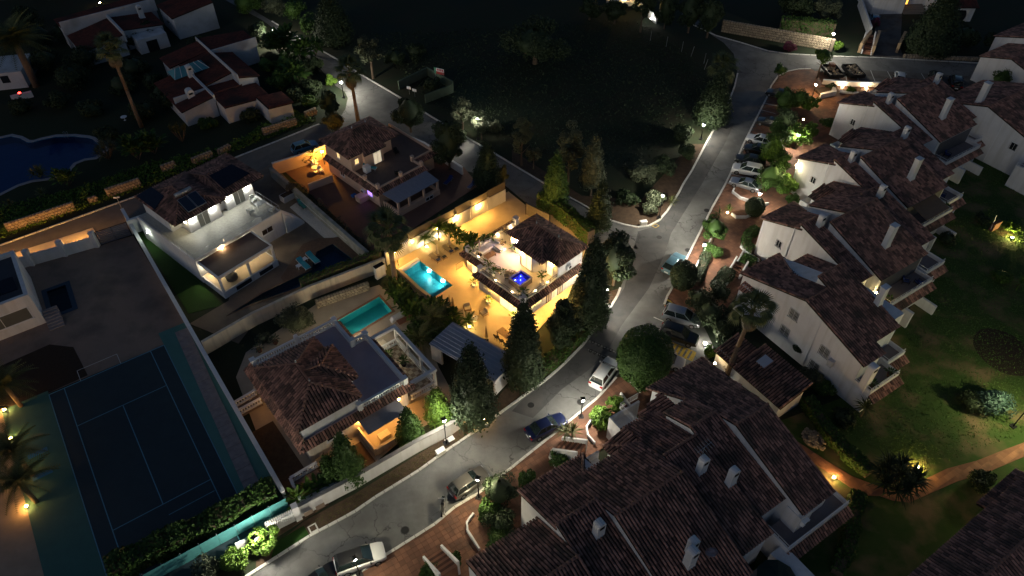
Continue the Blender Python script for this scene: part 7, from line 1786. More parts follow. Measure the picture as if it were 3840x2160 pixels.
# low white planter kerbs along the pavements
for fn, pts, lab in ((S[2, 2], ((1180, 940), (1290, 1060)), 'short white planter edge under the large round tree'), (S[2, 2], ((1090, 1080), (1200, 1230)), 'white planter edge behind the lit pavement shrubs'), (S[2, 2], ((850, 1355), (785, 1365), (748, 1420), (760, 1500), (830, 1580)), 'curved white planter edge round the bright green shrub'),
                     (S[3, 1], ((2190, 840), (2125, 930), (2130, 1010), (2250, 1200)), 'curved white planter edge by the nearest townhouse'), (S[3, 2], ((400, 205), (380, 270), (440, 365)), 'white planter edge round the clipped hedge ball'), (S[1, 2], ((2230, 470), (2215, 500), (2290, 560), (2440, 610), (2520, 630), (2576, 620)), 'white edge of the upper promenade planter'),
                     (S[1, 2], ((2205, 720), (2250, 755), (2350, 755), (2460, 705), (2510, 640)), 'white edge below the topiary ball'), (S[1, 2], ((2310, 1010), (2300, 1050), (2360, 1120), (2480, 1190)), 'white edge round the curved clipped hedge'), (S[1, 2], ((2140, 1449), (2210, 1350), (2250, 1230), (2320, 1100)), 'white wall beside the end townhouse steps'), (S[1, 2], ((1840, 1270), (1930, 1090), (2090, 840)), 'white edge between the promenade and the lamp bed')):
    wall(lab, [fn(*p) for p in pts], .45, white, .18, None, z=.1, name='planter_edge', group='white planter edges')
# ================================================================== cars
def paint(name, c, metal=.3): return mat(name, c, None, .28, metal=metal, spec=.5, coat=.6)
def car(label, loc, rz, pm, kind='hatch', roofm=None, s=1.0, group='parked cars'):
    t = thing('parked_car', label, 'car', loc, rz, group)
    L, W, Hh = dict(hatch=(4.1, 1.76, 1.5), suv=(4.5, 1.86, 1.68), sedan=(4.5, 1.76, 1.44), coupe=(4.5, 1.78, 1.38))[kind]
    L *= s; W *= s; Hh *= s
    w = W / 2
    belt = Hh * .6; low = .24 * s
    # stations: x/L from rear (-.5) to front (.5), half width, hood height
    stn = [(-.5, .80, .50), (-.485, .93, .86), (-.42, .98, 1.0), (-.2, 1.0, 1.0), (.12, 1.0, .99), (.25, .99, .93), (.40, .95, .82), (.475, .86, .70), (.5, .74, .50)]
    vs, fs = [], []
    for x, kw, kz in stn:
        z = low + (belt - low) * kz
        hw = w * kw
        vs += [(x * L, -hw * .92, low), (x * L, -hw, low + (z - low) * .45), (x * L, -hw * .97, z * .97), (x * L, -hw * .82, z), (x * L, hw * .82, z), (x * L, hw * .97, z * .97), (x * L, hw, low + (z - low) * .45), (x * L, hw * .92, low)]
    for i in range(len(stn) - 1):
        for j in range(8):
            a, b_ = i * 8 + j, i * 8 + (j + 1) % 8
            fs.append((a, b_, b_ + 8, a + 8))
    n = len(stn)
    fs += [tuple(range(8)), tuple(range((n - 1) * 8, n * 8))[::-1]]
    MB().add(vs, fs).build('body', pm, t, True, .03)
    rear_b, rear_t, fr_t, fr_b = dict(hatch=(-.47, -.36, .05, .24), suv=(-.475, -.40, .06, .25), sedan=(-.38, -.22, .06, .24), coupe=(-.42, -.2, .04, .22))[kind]
    zb, zt = belt * .97, Hh - .05
    def ring(xr, xf, hw, z): return [(xr * L, -hw, z), (xf * L, -hw, z), (xf * L, hw, z), (xr * L, hw, z)]
    MB().hexa(ring(rear_b, fr_b, w * .86, zb), ring(rear_t, fr_t, w * .66, zt)).build('window_glass', glass_c, t, False, .04)
    rm = roofm or pm
    MB().hexa(ring(rear_t - .012, fr_t + .01, w * .68, zt - .015), ring(rear_t + .02, fr_t - .02, w * .62, Hh)).build('roof', rm, t, True, .03)
    b = MB()
    for sy in (-1, 1):
        for xb, xt in ((fr_b, fr_t), (rear_b, rear_t), ((fr_b + rear_b) / 2 - .02, (fr_t + rear_t) / 2 - .02)):
            b.tube((xb * L, sy * w * .865, zb), (xt * L, sy * w * .67, zt), .035, None, 5)
        if kind == 'suv': b.tube((rear_t * L, sy * w * .6, Hh + .04), (fr_t * L, sy * w * .6, Hh + .04), .025, None, 5)
    b.build('pillar', rm, t)
    for x in (-.3, .31):
        for sy in (-1, 1):
            b = MB(); r_ = .33 * s
            b.tube((x * L, sy * (w - .2), r_), (x * L, sy * (w + .015), r_), r_, None, 16); wo = b.build('wheel', rubber, t)
            MB().tube((x * L, sy * (w + .005), r_), (x * L, sy * (w + .028), r_), r_ * .64, r_ * .58, 10).build('rim', alloy, wo)
    for sy in (-1, 1):
        MB().box(.44 * L, .492 * L, sy * w * .5 if sy > 0 else -w * .84, w * .84 if sy > 0 else -w * .5, belt * .55, belt * .72).build('headlight', mat('headlight_lens', (.6, .62, .65), None, .1, spec=.8), t)
        MB().box(-.496 * L, -.455 * L, w * .55 if sy > 0 else -w * .9, w * .9 if sy > 0 else -w * .55, belt * .68, belt * .9).build('tail_light', mat('tail_lens', (.3, .01, .01), None, .15), t)
        MB().box(.17 * L, .2 * L, sy * (w - .02) if sy > 0 else -w - .18, w + .18 if sy > 0 else -(w - .02), belt * .95, belt * 1.1).build('mirror', rm, t, False, .02)
    MB().box(-.5 * L - .03, -.49 * L, -.26, .26, belt * .4, belt * .55).build('number_plate', plast_w, t)
    return t
def carp(label, rear, front, pm, kind='hatch', roofm=None, s=1.0, z=.02, group='parked cars'):
    a, b = rear, front
    c = (a + b) / 2
    return car(label, (c.x, c.y, z), ang(a, b), pm, kind, roofm, s, group)
pw_ = paint('pearl_white', (.62, .63, .64), 0); pg_ = paint('graphite', (.09, .085, .08)); pb_ = paint('deep_blue', (.01, .016, .06)); pk_ = paint('car_black', (.012, .012, .013), 0); ps_ = paint('silver', (.34, .36, .4), .6); pt_ = paint('teal_blue', (.1, .2, .26)); plb = paint('light_blue', (.1, .26, .4))
carp('white car with black roof rails parked at the bottom kerb', T(3, 1, 815, 1350, .7), T(3, 1, 1270, 1190, .7), pw_, 'suv', pk_)
carp('grey hatchback behind the black motorcycle', T(3, 1, 1990, 600, .7), T(3, 1, 2290, 400, .7), pg_, 'hatch')
carp('dark blue saloon beside the spiky pavement plants', T(3, 2, 190, 10, .7), T(2, 2, 500, 1310, .7), pb_, 'sedan')
carp('white estate parked at the kerb beside the large round tree', T(2, 2, 855, 960, .7), T(2, 2, 1010, 740, .7), pw_, 'suv')
carp('white compact car half hidden behind the large round tree', T(2, 2, 1400, 660, .7), T(2, 2, 1720, 760, .7), paint('cream_white', (.55, .52, .5), 0), 'hatch')
carp('black estate car beside the yellow hatched bay', T(2, 2, 1490, 400, .7), T(2, 2, 1875, 530, .7), pk_, 'suv')
carp('silver car next to the black estate in the bays', T(2, 2, 1555, 240, .7), T(2, 2, 1870, 330, .7), ps_, 'suv')
carp('teal blue hatchback at the kerb near the junction', T(1, 2, 1560, 1270, .7), T(1, 2, 1700, 1110, .7), pt_, 'hatch')
carp('light blue car on the upper road behind the yellow wall', T(1, 1, 330, 70, .7), T(0, 1, 640, 1420, .7), plb, 'hatch')
carp('silver coupe in the lowest bay of the column', T(1, 2, 2490, 440, .7), T(1, 2, 2210, 360, .7), ps_, 'coupe', z=.115)
carp('white car second from the bottom of the bay column', T(1, 2, 2500, 290, .7), T(1, 2, 2240, 235, .7), pw_, 'suv', z=.115)
carp('black car third from the bottom of the bay column', T(1, 2, 2530, 190, .7), T(1, 2, 2270, 135, .7), pk_, 'sedan', z=.115)
carp('black car fourth from the bottom of the bay column', T(1, 2, 2600, 85, .7), T(1, 2, 2345, 25, .7), pk_, 'hatch', z=.115)
carp('white saloon near the top of the bay column', T(0, 2, 2640, 1450, .7), T(0, 2, 2370, 1370, .7), pw_, 'sedan', z=.115)
carp('dark car above the white saloon in the bay column', T(0, 2, 2710, 1270, .7), T(0, 2, 2480, 1200, .7), pk_, 'hatch', z=.115)
carp('dark car at the top of the bay column under the trees', T(0, 3, 190, 970, .7), T(0, 3, 20, 920, .7), paint('night_blue', (.02, .025, .03)), 'hatch', z=.115)
carp('white car in the upper bays below the street', T(0, 3, 1320, 850, .7), T(0, 3, 1330, 700, .7), pw_, 'hatch', z=.115)
carp('black car in the upper bays behind the tile roof', T(0, 3, 1690, 850, .7), T(0, 3, 1680, 705, .7), pk_, 'suv', z=.115)
carp('dark van shaped car at the right end of the upper bays', T(0, 3, 1900, 900, .7), T(0, 3, 1880, 750, .7), pk_, 'suv', z=.115, s=1.05)
carp('dark car at the far right end of the upper street', T(0, 3, 2460, 560, .7), T(0, 3, 2590, 530, .7), pk_, 'hatch')
carp('dark car cut by the bottom picture edge', T(3, 1, 540, 1560, .7), T(3, 1, 700, 1440, .7), pk_, 'hatch')
carp('blue car standing in the hillside drive', T(0, 3, 1080, 240, .7), T(0, 3, 1070, 130, .7), plb, 'hatch')
# trailers with rubble
for x, lab, brown in ((632, 'trailer loaded with rubble and a brown box in the upper bays', True), (842, 'second trailer loaded with rubble in the upper bays', False)):
    p = T(0, 3, x, 760); t = thing('trailer', lab, 'trailer', (p.x, p.y, .115), R(4))
    MB().box(-1.3, 1.3, -2.1, 2.1, .5, .6).box(-1.3, -1.22, -2.1, 2.1, .6, 1.1).box(1.22, 1.3, -2.1, 2.1, .6, 1.098).box(-1.22, 1.22, 2.02, 2.1, .6, 1.096).box(-1.22, 1.22, -2.1, -2.02, .6, 1.094).build('body', iron, t)
    for sx in (-1, 1): MB().tube((sx * 1.1, 0, .33), (sx * 1.32, 0, .33), .33, None, 14).build('wheel', rubber, t)
    for i in range(40):
        o = bpy.data.objects.new('rubble_piece', STN[i % 5]); o.location = (rnd.uniform(-1.1, 1.1), rnd.uniform(-1.9, 1.9), .75 + rnd.uniform(0, .25)); o.rotation_euler = (rnd.uniform(-2, 0), rnd.uniform(-1, 1), rnd.uniform(0, 6)); o.scale = (.55, .7, .5); col.objects.link(o); o.parent = t
    if brown: MB().box(-.1, .8, .9, 1.8, .95, 1.5).build('load_box', terra_j, t)
# motorcycle
a, b = T(3, 1, 1865, 850, .5), T(3, 1, 1895, 640, .5)
t = thing('motorcycle', 'black motorcycle parked nose out beside the terracotta kerb', 'motorcycle', ((a.x + b.x) / 2, (a.y + b.y) / 2, .02), ang(a, b))
for x in (-.72, .72):
    wo = MB().tube((x, -.07, .31), (x, .07, .31), .31, None, 18).build('wheel', rubber, t); MB().tube((x, -.075, .31), (x, .075, .31), .19, None, 12).build('rim', alloy, wo)
MB().hexa([(-.35, -.14, .4), (.35, -.14, .4), (.35, .14, .4), (-.35, .14, .4)], [(-.3, -.17, .75), (.4, -.17, .8), (.4, .17, .8), (-.3, .17, .75)]).build('engine', pg_, t, False, .03)
MB().hexa([(-.05, -.16, .78), (.45, -.14, .82), (.45, .14, .82), (-.05, .16, .78)], [(.0, -.13, 1.02), (.42, -.1, 1.0), (.42, .1, 1.0), (.0, .13, 1.02)]).build('tank', pk_, t, True, .04)
MB().hexa([(-.85, -.1, .8), (-.05, -.16, .76), (-.05, .16, .76), (-.85, .1, .8)], [(-.9, -.09, .92), (-.08, -.13, .84), (-.08, .13, .84), (-.9, .09, .92)]).build('saddle', rubber, t, False, .03)
MB().tube((.42, -.36, 1.08), (.42, .36, 1.08), .02).tube((.5, -.08, 1.05), (.72, -.08, .31), .03).tube((.5, .08, 1.05), (.72, .08, .31), .03).tube((.42, -.36, 1.08), (.36, -.45, 1.25), .015).tube((.42, .36, 1.08), (.36, .45, 1.25), .015).build('handlebar', steel, t)
MB().box(.55, .7, -.12, .12, .85, 1.08).build('headlight', glass_c, t, False, .03); MB().tube((-.2, -.2, .35), (-.85, -.22, .48), .05, .06, 8).build('exhaust', alloy, t)

# ================================================================== furniture of the lit villa
def lounger(label, loc, rz, fm, frame, group, name='sun_lounger', back=.45):
    t = thing(name, label, 'sun lounger', loc, rz, group)
    b = MB()
    for y in (-.3, .3): b.tube((0, y, .3), (1.9, y, .3), .025)
    b.tube((0, -.3, .3), (0, .3, .3), .025); b.tube((1.9, -.3, .3), (1.9, .3, .3), .025); b.build('frame', frame, t)
    for x in (.15, 1.3):
        for y in (-.3, .3): MB().tube((x, y, 0), (x, y, .3), .025).build('leg', frame, t)
    MB().box(0, 1.2, -.29, .29, .31, .37).build('seat', fm, t, False, .02)
    MB().hexa([(1.2, -.29, .31), (1.85, -.29, .31 + back), (1.85, .29, .31 + back), (1.2, .29, .31)], [(1.17, -.29, .37), (1.82, -.29, .37 + back), (1.82, .29, .37 + back), (1.17, .29, .37)]).build('backrest', fm, t, False, .02)
    return t
A1r = R(44.5)
rope = mat('rope_weave', (.4, .32, .22), (.3, .24, .16), .9, 10)
for i, (x, y) in enumerate(((-.4, 14.6), (.55, 14.5), (1.9, 14.7), (2.7, 14.6))):
    lounger('%s woven lounger in the row below the closed parasols' % ('first', 'second', 'third', 'fourth')[i], L1(x, y, .05), A1r + R(90), rope, teak, 'woven loungers by the pool', back=.2)
    tt = thing('cushion', 'small navy cushion on the %s woven lounger' % ('first', 'second', 'third', 'fourth')[i], 'cushion', L1(x, y + .3, .43), A1r, 'navy cushions'); MB().box(-.25, .25, -.2, .2, 0, .14).build('pillow', navyf if i % 2 == 0 else mat('slate_fabric', (.05, .055, .07)), tt, True, .05)
def closed_parasol(label, loc, m, h=2.4, group='closed parasols'):
    t = thing('closed_parasol', label, 'parasol', loc, 0, group)
    MB().box(-.25, .25, -.25, .25, 0, .06).build('base', iron, t); MB().tube((0, 0, 0), (0, 0, h + .1), .03).build('pole', teak, t)
    MB().lathe([(.2, .75), (.15, 1.3), (.1, 1.9), (.03, h)], n=9).build('folded_canopy', m, t)
    return t
par = mat('canvas', (.5, .42, .34), (.42, .35, .28), .9, 5)
closed_parasol('closed canvas parasol between the first and second woven loungers', L1(.1, 15.6, .05), par); closed_parasol('closed canvas parasol between the third and fourth woven loungers', L1(2.4, 15.9, .05), par)
closed_parasol('closed violet parasol behind the corner sofa', L1(2.35, 9.9, TZ + .03), mat('violet_canvas', (.35, .33, .42))); closed_parasol('closed straw parasol by the tropical border', L1(-5.0, 7.3, .05), mat('straw', (.42, .28, .14))); closed_parasol('straw parasol leaning next to the first one at the border', L1(-4.75, 7.0, .05), mat('straw', (.42, .28, .14)), 2.1)
closed_parasol('closed straw parasol beside the dining table', L1(-5.3, .6, .05), mat('straw', (.42, .28, .14)))
t = thing('corner_sofa', 'grey L shaped corner sofa on the roof terrace', 'sofa', L1(2.6, 9.7, TZ + .03), A1r)
MB().box(0, 2.6, 0, .95, .05, .32).box(1.7, 2.6, -1.5, 0, .05, .318).build('base', plast_w, t, False, .03)
for x in (0.02, .9): MB().box(x, x + .84, .0, .7, .325, .5).build('seat_cushion', cush, t, False, .05)
MB().box(1.78, 2.58, -1.48, .7, .325, .499).build('seat_cushion', cush, t, False, .05)
for x in (.02, .88, 1.74): MB().box(x, x + .82, .72, .95, .33, .85).build('back_cushion', cush, t, False, .06)
MB().box(2.36, 2.6, -.5, .68, .505, .86).build('back_cushion', cush, t, False, .06)
t = thing('coffee_table', 'low wooden coffee table beside the corner sofa', 'table', L1(3.0, 8.75, TZ + .03), A1r)
MB().box(-.75, .75, -.42, .42, .3, .36).build('table_top', teak, t)
for x in (-.65, .65):
    for y in (-.34, .34): MB().box(x - .04, x + .04, y - .04, y + .04, 0, .3).build('leg', teak, t)
t = thing('wine_glass', 'dark glass standing on the coffee table', 'glass', L1(3.1, 8.85, TZ + .391), 0); MB().lathe([(.04, 0), (.01, .02), (.01, .09), (.05, .14), (.045, .22)], n=10).build('bowl', iron, t)
# hot tub
t = thing('hot_tub', 'square hot tub glowing deep blue on the roof terrace', 'hot tub', L1(2.35, 2.75, TZ + .03), A1r)
MB().box(-1.05, 1.05, -.95, -.8, 0, .8).box(-1.05, 1.05, .8, .95, 0, .8).box(-1.05, -.9, -.8, .8, 0, .798).box(.9, 1.05, -.8, .8, 0, .798).build('cabinet', mat('tub_cabinet', (.12, .09, .07), (.09, .07, .055), .7, 4), t)
MB().box(-1.1, 1.1, -1.0, -.78, .8, .87).box(-1.1, 1.1, .78, 1.0, .8, .87).box(-1.1, -.88, -.78, .78, .8, .868).box(.88, 1.1, -.78, .78, .8, .868).build('rim', mat('tub_rim', (.3, .3, .36), None, .3), t, False, .02)
MB().box(-.9, .9, -.8, .8, .05, .12).box(-.9, -.55, -.8, .8, .12, .42).box(.55, .9, -.8, .8, .12, .42).box(-.55, .55, .5, .8, .12, .419).build('shell', mat('tub_shell', (.55, .58, .7), (.4, .44, .6), .3, 5), t)
for x, y in ((-.5, -.7), (.5, -.7), (-.5, .45), (.5, .45), (0, 0), (0, -.72)): MB().lathe([(.05, 0), (.05, .06), (.01, .07)], (x, y, .43 if abs(x) < .01 else .44), 8).build('tub_light', lantern_glow((.04, .06, 1.0), 150), t)
MB().add([(-.9, -.8, .72), (.9, -.8, .72), (.9, .8, .72), (-.9, .8, .72)], [(0, 1, 2, 3)]).build('water', water_mat('tub_water', (.35, .4, 1.0), bump=.9, scale=9), t)
def armchair(label, loc, rz, m=cushc, fr=teak, group='garden armchairs', w=.8, n=1):
    t = thing('garden_armchair' if n == 1 else 'garden_sofa', label, 'armchair' if n == 1 else 'sofa', loc, rz, group)
    W_ = w * n
    for i in range(n): MB().box(i * w + .06, (i + 1) * w - .02, .06, .72, .3, .45).build('seat', m, t, False, .04); MB().hexa([(i * w + .06, .62, .45), ((i + 1) * w - .02, .62, .45), ((i + 1) * w - .02, .8, .45), (i * w + .06, .8, .45)], [(i * w + .06, .72, .85), ((i + 1) * w - .02, .72, .85), ((i + 1) * w - .02, .88, .85), (i * w + .06, .88, .85)]).build('backrest', m, t, False, .03)
    for x in (0, W_):
        MB().tube((x, .0, .6), (x, .8, .62), .03).build('arm', fr, t)
        for y in (.03, .8): MB().tube((x, y, 0), (x, y, .62), .03).build('leg', fr, t)
    MB().box(0, W_, .0, .06, .26, .32).box(0, W_, .76, .82, .26, .32).box(-.02, .04, .06, .76, .26, .319).box(W_ - .04, W_ + .02, .06, .76, .26, .319).build('frame', fr, t)
    return t
armchair('cream armchair nearer the tropical border', L1(-4.1, 5.7, .05), A1r + R(-30)); armchair('cream armchair turned towards the glass doors', L1(-3.0, 4.3, .05), A1r + R(-100)); armchair('three seat cream garden sofa with teak frame', L1(-4.9, 3.2, .05), A1r + R(-90) + R(150), n=3)
t = thing('side_table', 'round white table with two cups between the armchairs', 'table', L1(-4.05, 4.0, .05), 0); MB().lathe([(.3, 0), (.05, .05), (.05, .42), (.42, .43), (.42, .47)], n=18).build('table_top', potw, t)
for x in (-.12, .12):
    tt = thing('cup', 'small dark cup on the round white table, %s of two' % ('left' if x < 0 else 'right'), 'cup', L1(-4.05 + x, 4.0, .521), 0); MB().lathe([(.05, 0), (.07, .1)], n=10).build('bowl', iron, tt)
for i, (x, y, a_, lab) in enumerate(((2.6, 4.9, 200, 'woven terrace chair in front of the glass doors'), (1.6, 5.7, 20, 'woven terrace chair beside the railing'), (2.9, 3.95, 120, 'woven terrace chair behind the hot tub'), (1.3, 4.3, -40, 'pale wire terrace chair between the plants and the tub'), (7.4, 10.3, 0, 'woven terrace chair at the back parapet'), (6.0, 9.0, 90, 'second woven terrace chair near the back parapet'))):
    armchair(lab, L1(x, y, TZ + .03), A1r + R(a_), rope, iron, 'woven terrace chairs', .6)
# dining set
t = thing('dining_table', 'wooden dining table with plates at the terrace edge', 'table', L1(-3.4, -.9, .05), A1r)
MB().box(-.5, .5, -1.3, 1.3, .7, .76).build('table_top', teak, t)
for x in (-.42, .42):
    for y in (-1.2, 1.2): MB().box(x - .04, x + .04, y - .04, y + .04, 0, .7).build('leg', teak, t)
for i in range(3):
    p = (-4.3, -1.7 + i * .8); tt = thing('dining_chair', 'round backed black wicker chair at the dining table', 'chair', L1(*p, .05), A1r + R(90), 'wicker dining chairs')
    MB().lathe([(.24, .42), (.26, .46), (.02, .47)], n=12).build('seat', rubber, tt); MB().lathe([(.3, -.03), (.33, .0), (.3, .03)], (0, 0, 0), 16).build('backrest', mat('dark_wicker', (.06, .035, .02), (.03, .02, .012), .8, 12), tt).matrix_basis = Matrix.Translation((0, .26, .78)) @ Matrix.Rotation(R(78), 4, 'X')
    for x in (-.18, .18):
        for y in (-.18, .18): MB().tube((x, y, 0), (x, y, .42), .02).build('leg', iron, tt)
# potted plants
for (x, y, z, s_, tall, lab) in ((-.25, 8.3, .05, 1.1, .3, 'potted plant in white pot at the corner of the lit facade'), (-.95, 4.9, .05, 1.0, 0, 'potted plant casting a star shadow by the glass doors'), (-.6, .9, .05, 1.0, 0, 'potted plant at the front corner under the eave'), (5.9, 7.4, TZ + .03, 1.0, 0, 'potted plant casting a shadow beside the pavilion'), (5.0, 10.5, TZ + .03, 1.1, .5, 'potted plant at the end of the corner sofa'), (3.9, 10.8, TZ + .03, 1.2, .8, 'tall potted plant behind the corner sofa'), (1.9, 10.6, TZ + .03, 1.2, .4, 'big potted plant at the far terrace corner'),
                        (1.0, 6.8, TZ + .03, 1.2, .9, 'leafy potted bush at the terrace notch'), (1.0, 6.0, TZ + .03, 1.0, .2, 'small potted palm beside the leafy bush'), (4.0, .8, TZ + .03, 1.1, 1.3, 'tall potted tree at the railing beside the hot tub'), (1.0, .9, TZ + .03, 1.1, .2, 'low potted plant in the front terrace corner'), (1.9, 5.2, TZ + .03, .8, .1, 'potted shrub between the woven chairs')):
    pot_plant(lab, L1(x, y, z), s_, tall)
rosette_plant('small columnar cactus in a pot beside the shaggy palm', L1(-4.5, 18.0, .05), .3, [sword(.9, .05)] if False else YUC, lf_mid, 14, .9, elr=(89, 70), name='cactus')
# furniture of the other villas
M3i = M3
def L3(x, y, z=0.0): return M3 @ Vector((x, y, z))
def L2(x, y, z=0.0): return M2 @ Vector((x, y, z))
def L4(x, y, z=0.0): return M4 @ Vector((x, y, z))
for x, lab in ((9.9, 'left teal sunbed on the dark pool deck'), (11.4, 'right teal sunbed on the dark pool deck')):
    lounger(lab, L3(x, -8.3, .06), R(50 + 82), tealf, plast_w, 'teal sunbeds', back=.25).scale = (1.35, 1.2, 1)
for x, y, lab in ((10.7, -6.5, 'small white side table between the teal sunbeds'), (9.4, -7.0, 'small white side table left of the teal sunbeds')):
    t = thing('side_table', lab, 'table', L3(x, y, .06), R(50)); MB().box(-.3, .3, -.3, .3, .4, .45).build('table_top', plast_w, t)
    for a_ in (-.25, .25):
        for b_ in (-.25, .25): MB().tube((a_, b_, 0), (a_, b_, .4), .025).build('leg', plast_w, t)
lounger('striped colourful lounger on the white gravel', T(1, 1, 500, 660, .06), R(130), mat('striped_cloth', (.1, .35, .1), (.04, .2, .4), .8, 3), iron, 'gravel lounger')
t = thing('raised_planter', 'white raised planter with a dry bush beside the gravel', 'planter', T(1, 1, 290, 600, .05), R(48)); MB().box(0, 2.4, 0, 1.1, 0, .9).build('box', white, t); MB().box(.1, 2.3, .1, 1.0, .9, .92).build('soil', soil, t)
shrub('dry dark bush in the raised white planter', L3(0, 0) if False else T(1, 1, 350, 470, 1.0), 1.0, 1.2, lf_dead, 700, .12)
t = thing('dining_table', 'white slatted dining table under the veranda of the white villa', 'table', L3(5.8, -2.6, 1.03), R(50))
for i in range(9): MB().box(-.9 + i * .2, -.9 + i * .2 + .16, -.5, .5, .7, .74).build('slat', plast_w, t)
for x in (-.8, .8):
    for y in (-.4, .4): MB().tube((x, y, 0), (x, y, .7), .03).build('leg', plast_w, t)
t = thing('covered_grill', 'dark covered round grill under the veranda', 'grill', L3(2.3, -3.2, 1.03), 0); MB().lathe([(.7, 0), (.75, .5), (.5, .8), (.05, .9)], n=16).build('cover', mat('grey_tarp', (.08, .075, .07), None, .8), t, True); MB().lathe([(.08, .9), (.05, .97)], n=8).build('knob', iron, t)
for i, (x, y, w_, d_, lab) in enumerate(((11.4, 4.0, .7, .6, 'steel framed outdoor chair against the shutter door'), (11.6, 2.6, 1.4, .8, 'steel and slat table on the grey roof terrace'), (10.4, 2.2, .7, .6, 'steel framed chair left of the terrace table'), (12.1, 1.2, .7, .6, 'steel framed chair at the terrace corner'))):
    if i == 1:
        t = thing('terrace_table', lab, 'table', L3(x, y, 3.71), R(50)); [MB().box(-.7 + k * .18, -.56 + k * .18, -.45, .45, .7, .74).build('slat', steel, t) for k in range(8)]
        for a_ in (-.6, .6):
            for b_ in (-.4, .4): MB().tube((a_, b_, 0), (a_, b_, .7), .025).build('leg', steel, t)
    else: armchair(lab, L3(x, y, 3.71), R(50 + (0, 0, 90, 200)[i]), mat('light_mesh', (.5, .52, .5)), steel, 'steel terrace chairs', .65)
t = lounger('teal and white deck chair on the brown roof terrace', L2(2.8, 4.0, 3.01), R(170), tealf, plast_w, None, 'deck_chair', .6)
t = thing('storage_box', 'white box unit on the brown roof terrace', 'box', L2(1.6, 4.6, 3.01), R(45)); MB().box(-.45, .45, -.4, .4, 0, .95).build('case', plast_w, t, False, .04); MB().box(-.47, .47, -.42, .42, .951, 1.0).build('lid', plast_w, t)
armchair('dark wicker chair alone on the brown roof terrace', L2(4.6, 1.2, 3.01), R(200), rubber, iron, 'dark chairs', .6)
armchair('dark chair at the far door of the brown roof terrace', L2(7.0, 5.0, 3.01), R(30), rubber, iron, 'dark chairs', .6)
for i, (x, y, lab) in enumerate(((560, 230, 'white garden chair left of the yard table'), (650, 300, 'white lounger in the yellow lit yard'), (620, 230, 'white garden chair behind the yard table'))):
    armchair(lab, T(1, 1, x, y, .05), R(40 * i), plast_w, plast_w, 'white yard furniture', .6)
t = thing('yard_table', 'round white table in the yellow lit yard', 'table', T(1, 1, 600, 275, .05), 0); MB().lathe([(.3, 0), (.05, .05), (.05, .68), (.5, .7), (.5, .73)], n=16).build('table_top', plast_w, t)
rosette_plant('small tree with bare trunk in the yellow lit yard', T(1, 1, 595, 230), 1.8, PAD, lf_gold, 10, .7, name='yard_tree')
shrub('leafy climber on the yellow wall', T(1, 1, 490, 200), .9, 1.8, lf_gold, 500, .13)
for x, y, lab in ((1900, 420, 'blue lounger left of the white framed table behind the veranda'), (2140, 460, 'navy lounger near the dark screen panels')):
    lounger(lab, T(1, 1, x, y, .05), R(60), navyf, steel, 'navy loungers', back=.4)
t = thing('barbecue', 'blue covered barbecue on the brick stand beside the beige villa', 'barbecue', T(1, 1, 1020, 560, .05), R(45)); MB().box(-.3, 1.2, -1.2, 0, 0, .9).build('stand', cream, t); MB().box(-.6, .1, .1, .6, .5, .9).build('cover', mat('blue_tarp', (.02, .1, .3)), t, False, .08)
# V4 pool side
t = lounger('brown lounger with white cover at the teal pool', T(2, 1, 1430, 370, .05), R(36), mat('brown_sling', (.16, .07, .05)), teak, None, back=.1); t.scale = (1.2, 1.4, 1)
t = thing('folded_cover', 'crumpled white sheet over the second pool lounger', 'cover', T(2, 1, 1430, 300, .05), R(38)); MB().hexa([(-1.1, -.4, 0), (1.0, -.45, 0), (1.1, .45, 0), (-1.0, .4, 0)], [(-.8, -.3, .5), (.4, -.35, .35), (1.0, .3, .62), (-.7, .3, .45)]).build('sheet', cush, t, False, .08); MB().box(-.9, .9, -.3, .3, .0, .2).build('frame', teak, t)
for x, y, lab in ((1.3, 6.2, 'potted conifer on the chequered loggia floor'), (2.2, 4.4, 'potted palm on the chequered loggia floor')):
    pot_plant(lab, L4(x, y, .63), 1.1, .5, lf_mid, rubber)
for x, y, lab in ((200, 560, 'terracotta pot plant in the border beside the balustrade'), (40, 640, 'second terracotta pot plant nearer the court wall')):
    pot_plant(lab, T(2, 1, x, y, .05), 1.1, .2, lf_grey, terra_j)
lounger('pale sunbed lying in the side garden by the court wall', T(2, 0, 2500, 1150, .05), R(70), cushc, whitep, None)
t = thing('cctv_pole', 'pole with two security cameras beside the grey gate', 'camera pole', W10(1265, 730), 0); MB().tube((0, 0, 0), (-.1, .1, 3.2), .04).build('mast', steel, t); MB().box(-.5, -.1, 0, .15, 3.1, 3.25).box(0, .3, .05, .2, 3.15, 3.3).build('camera_head', plast_w, t)
p_ = T(0, 0, 1258, 1210); t = thing('garden_table', 'small white table on the dark lawn beside the palm', 'table', p_, 0); MB().lathe([(.25, 0), (.05, .05), (.05, .6), (.5, .62), (.5, .66)], n=14).build('table_top', plast_w, t)
b = MB()
for x in (0, .45): b.tube((x, 0, -.4), (x, 0, .9), .025); b.tube((x, 0, .9), (x, .4, .9), .025); b.tube((x, .4, .9), (x, .4, 0), .025)
t = thing('pool_ladder', 'steel ladder at the far edge of the large dark pool', 'ladder', T(0, 0, 655, 1385, .05), R(0)); b.build('handrail', steel, t)

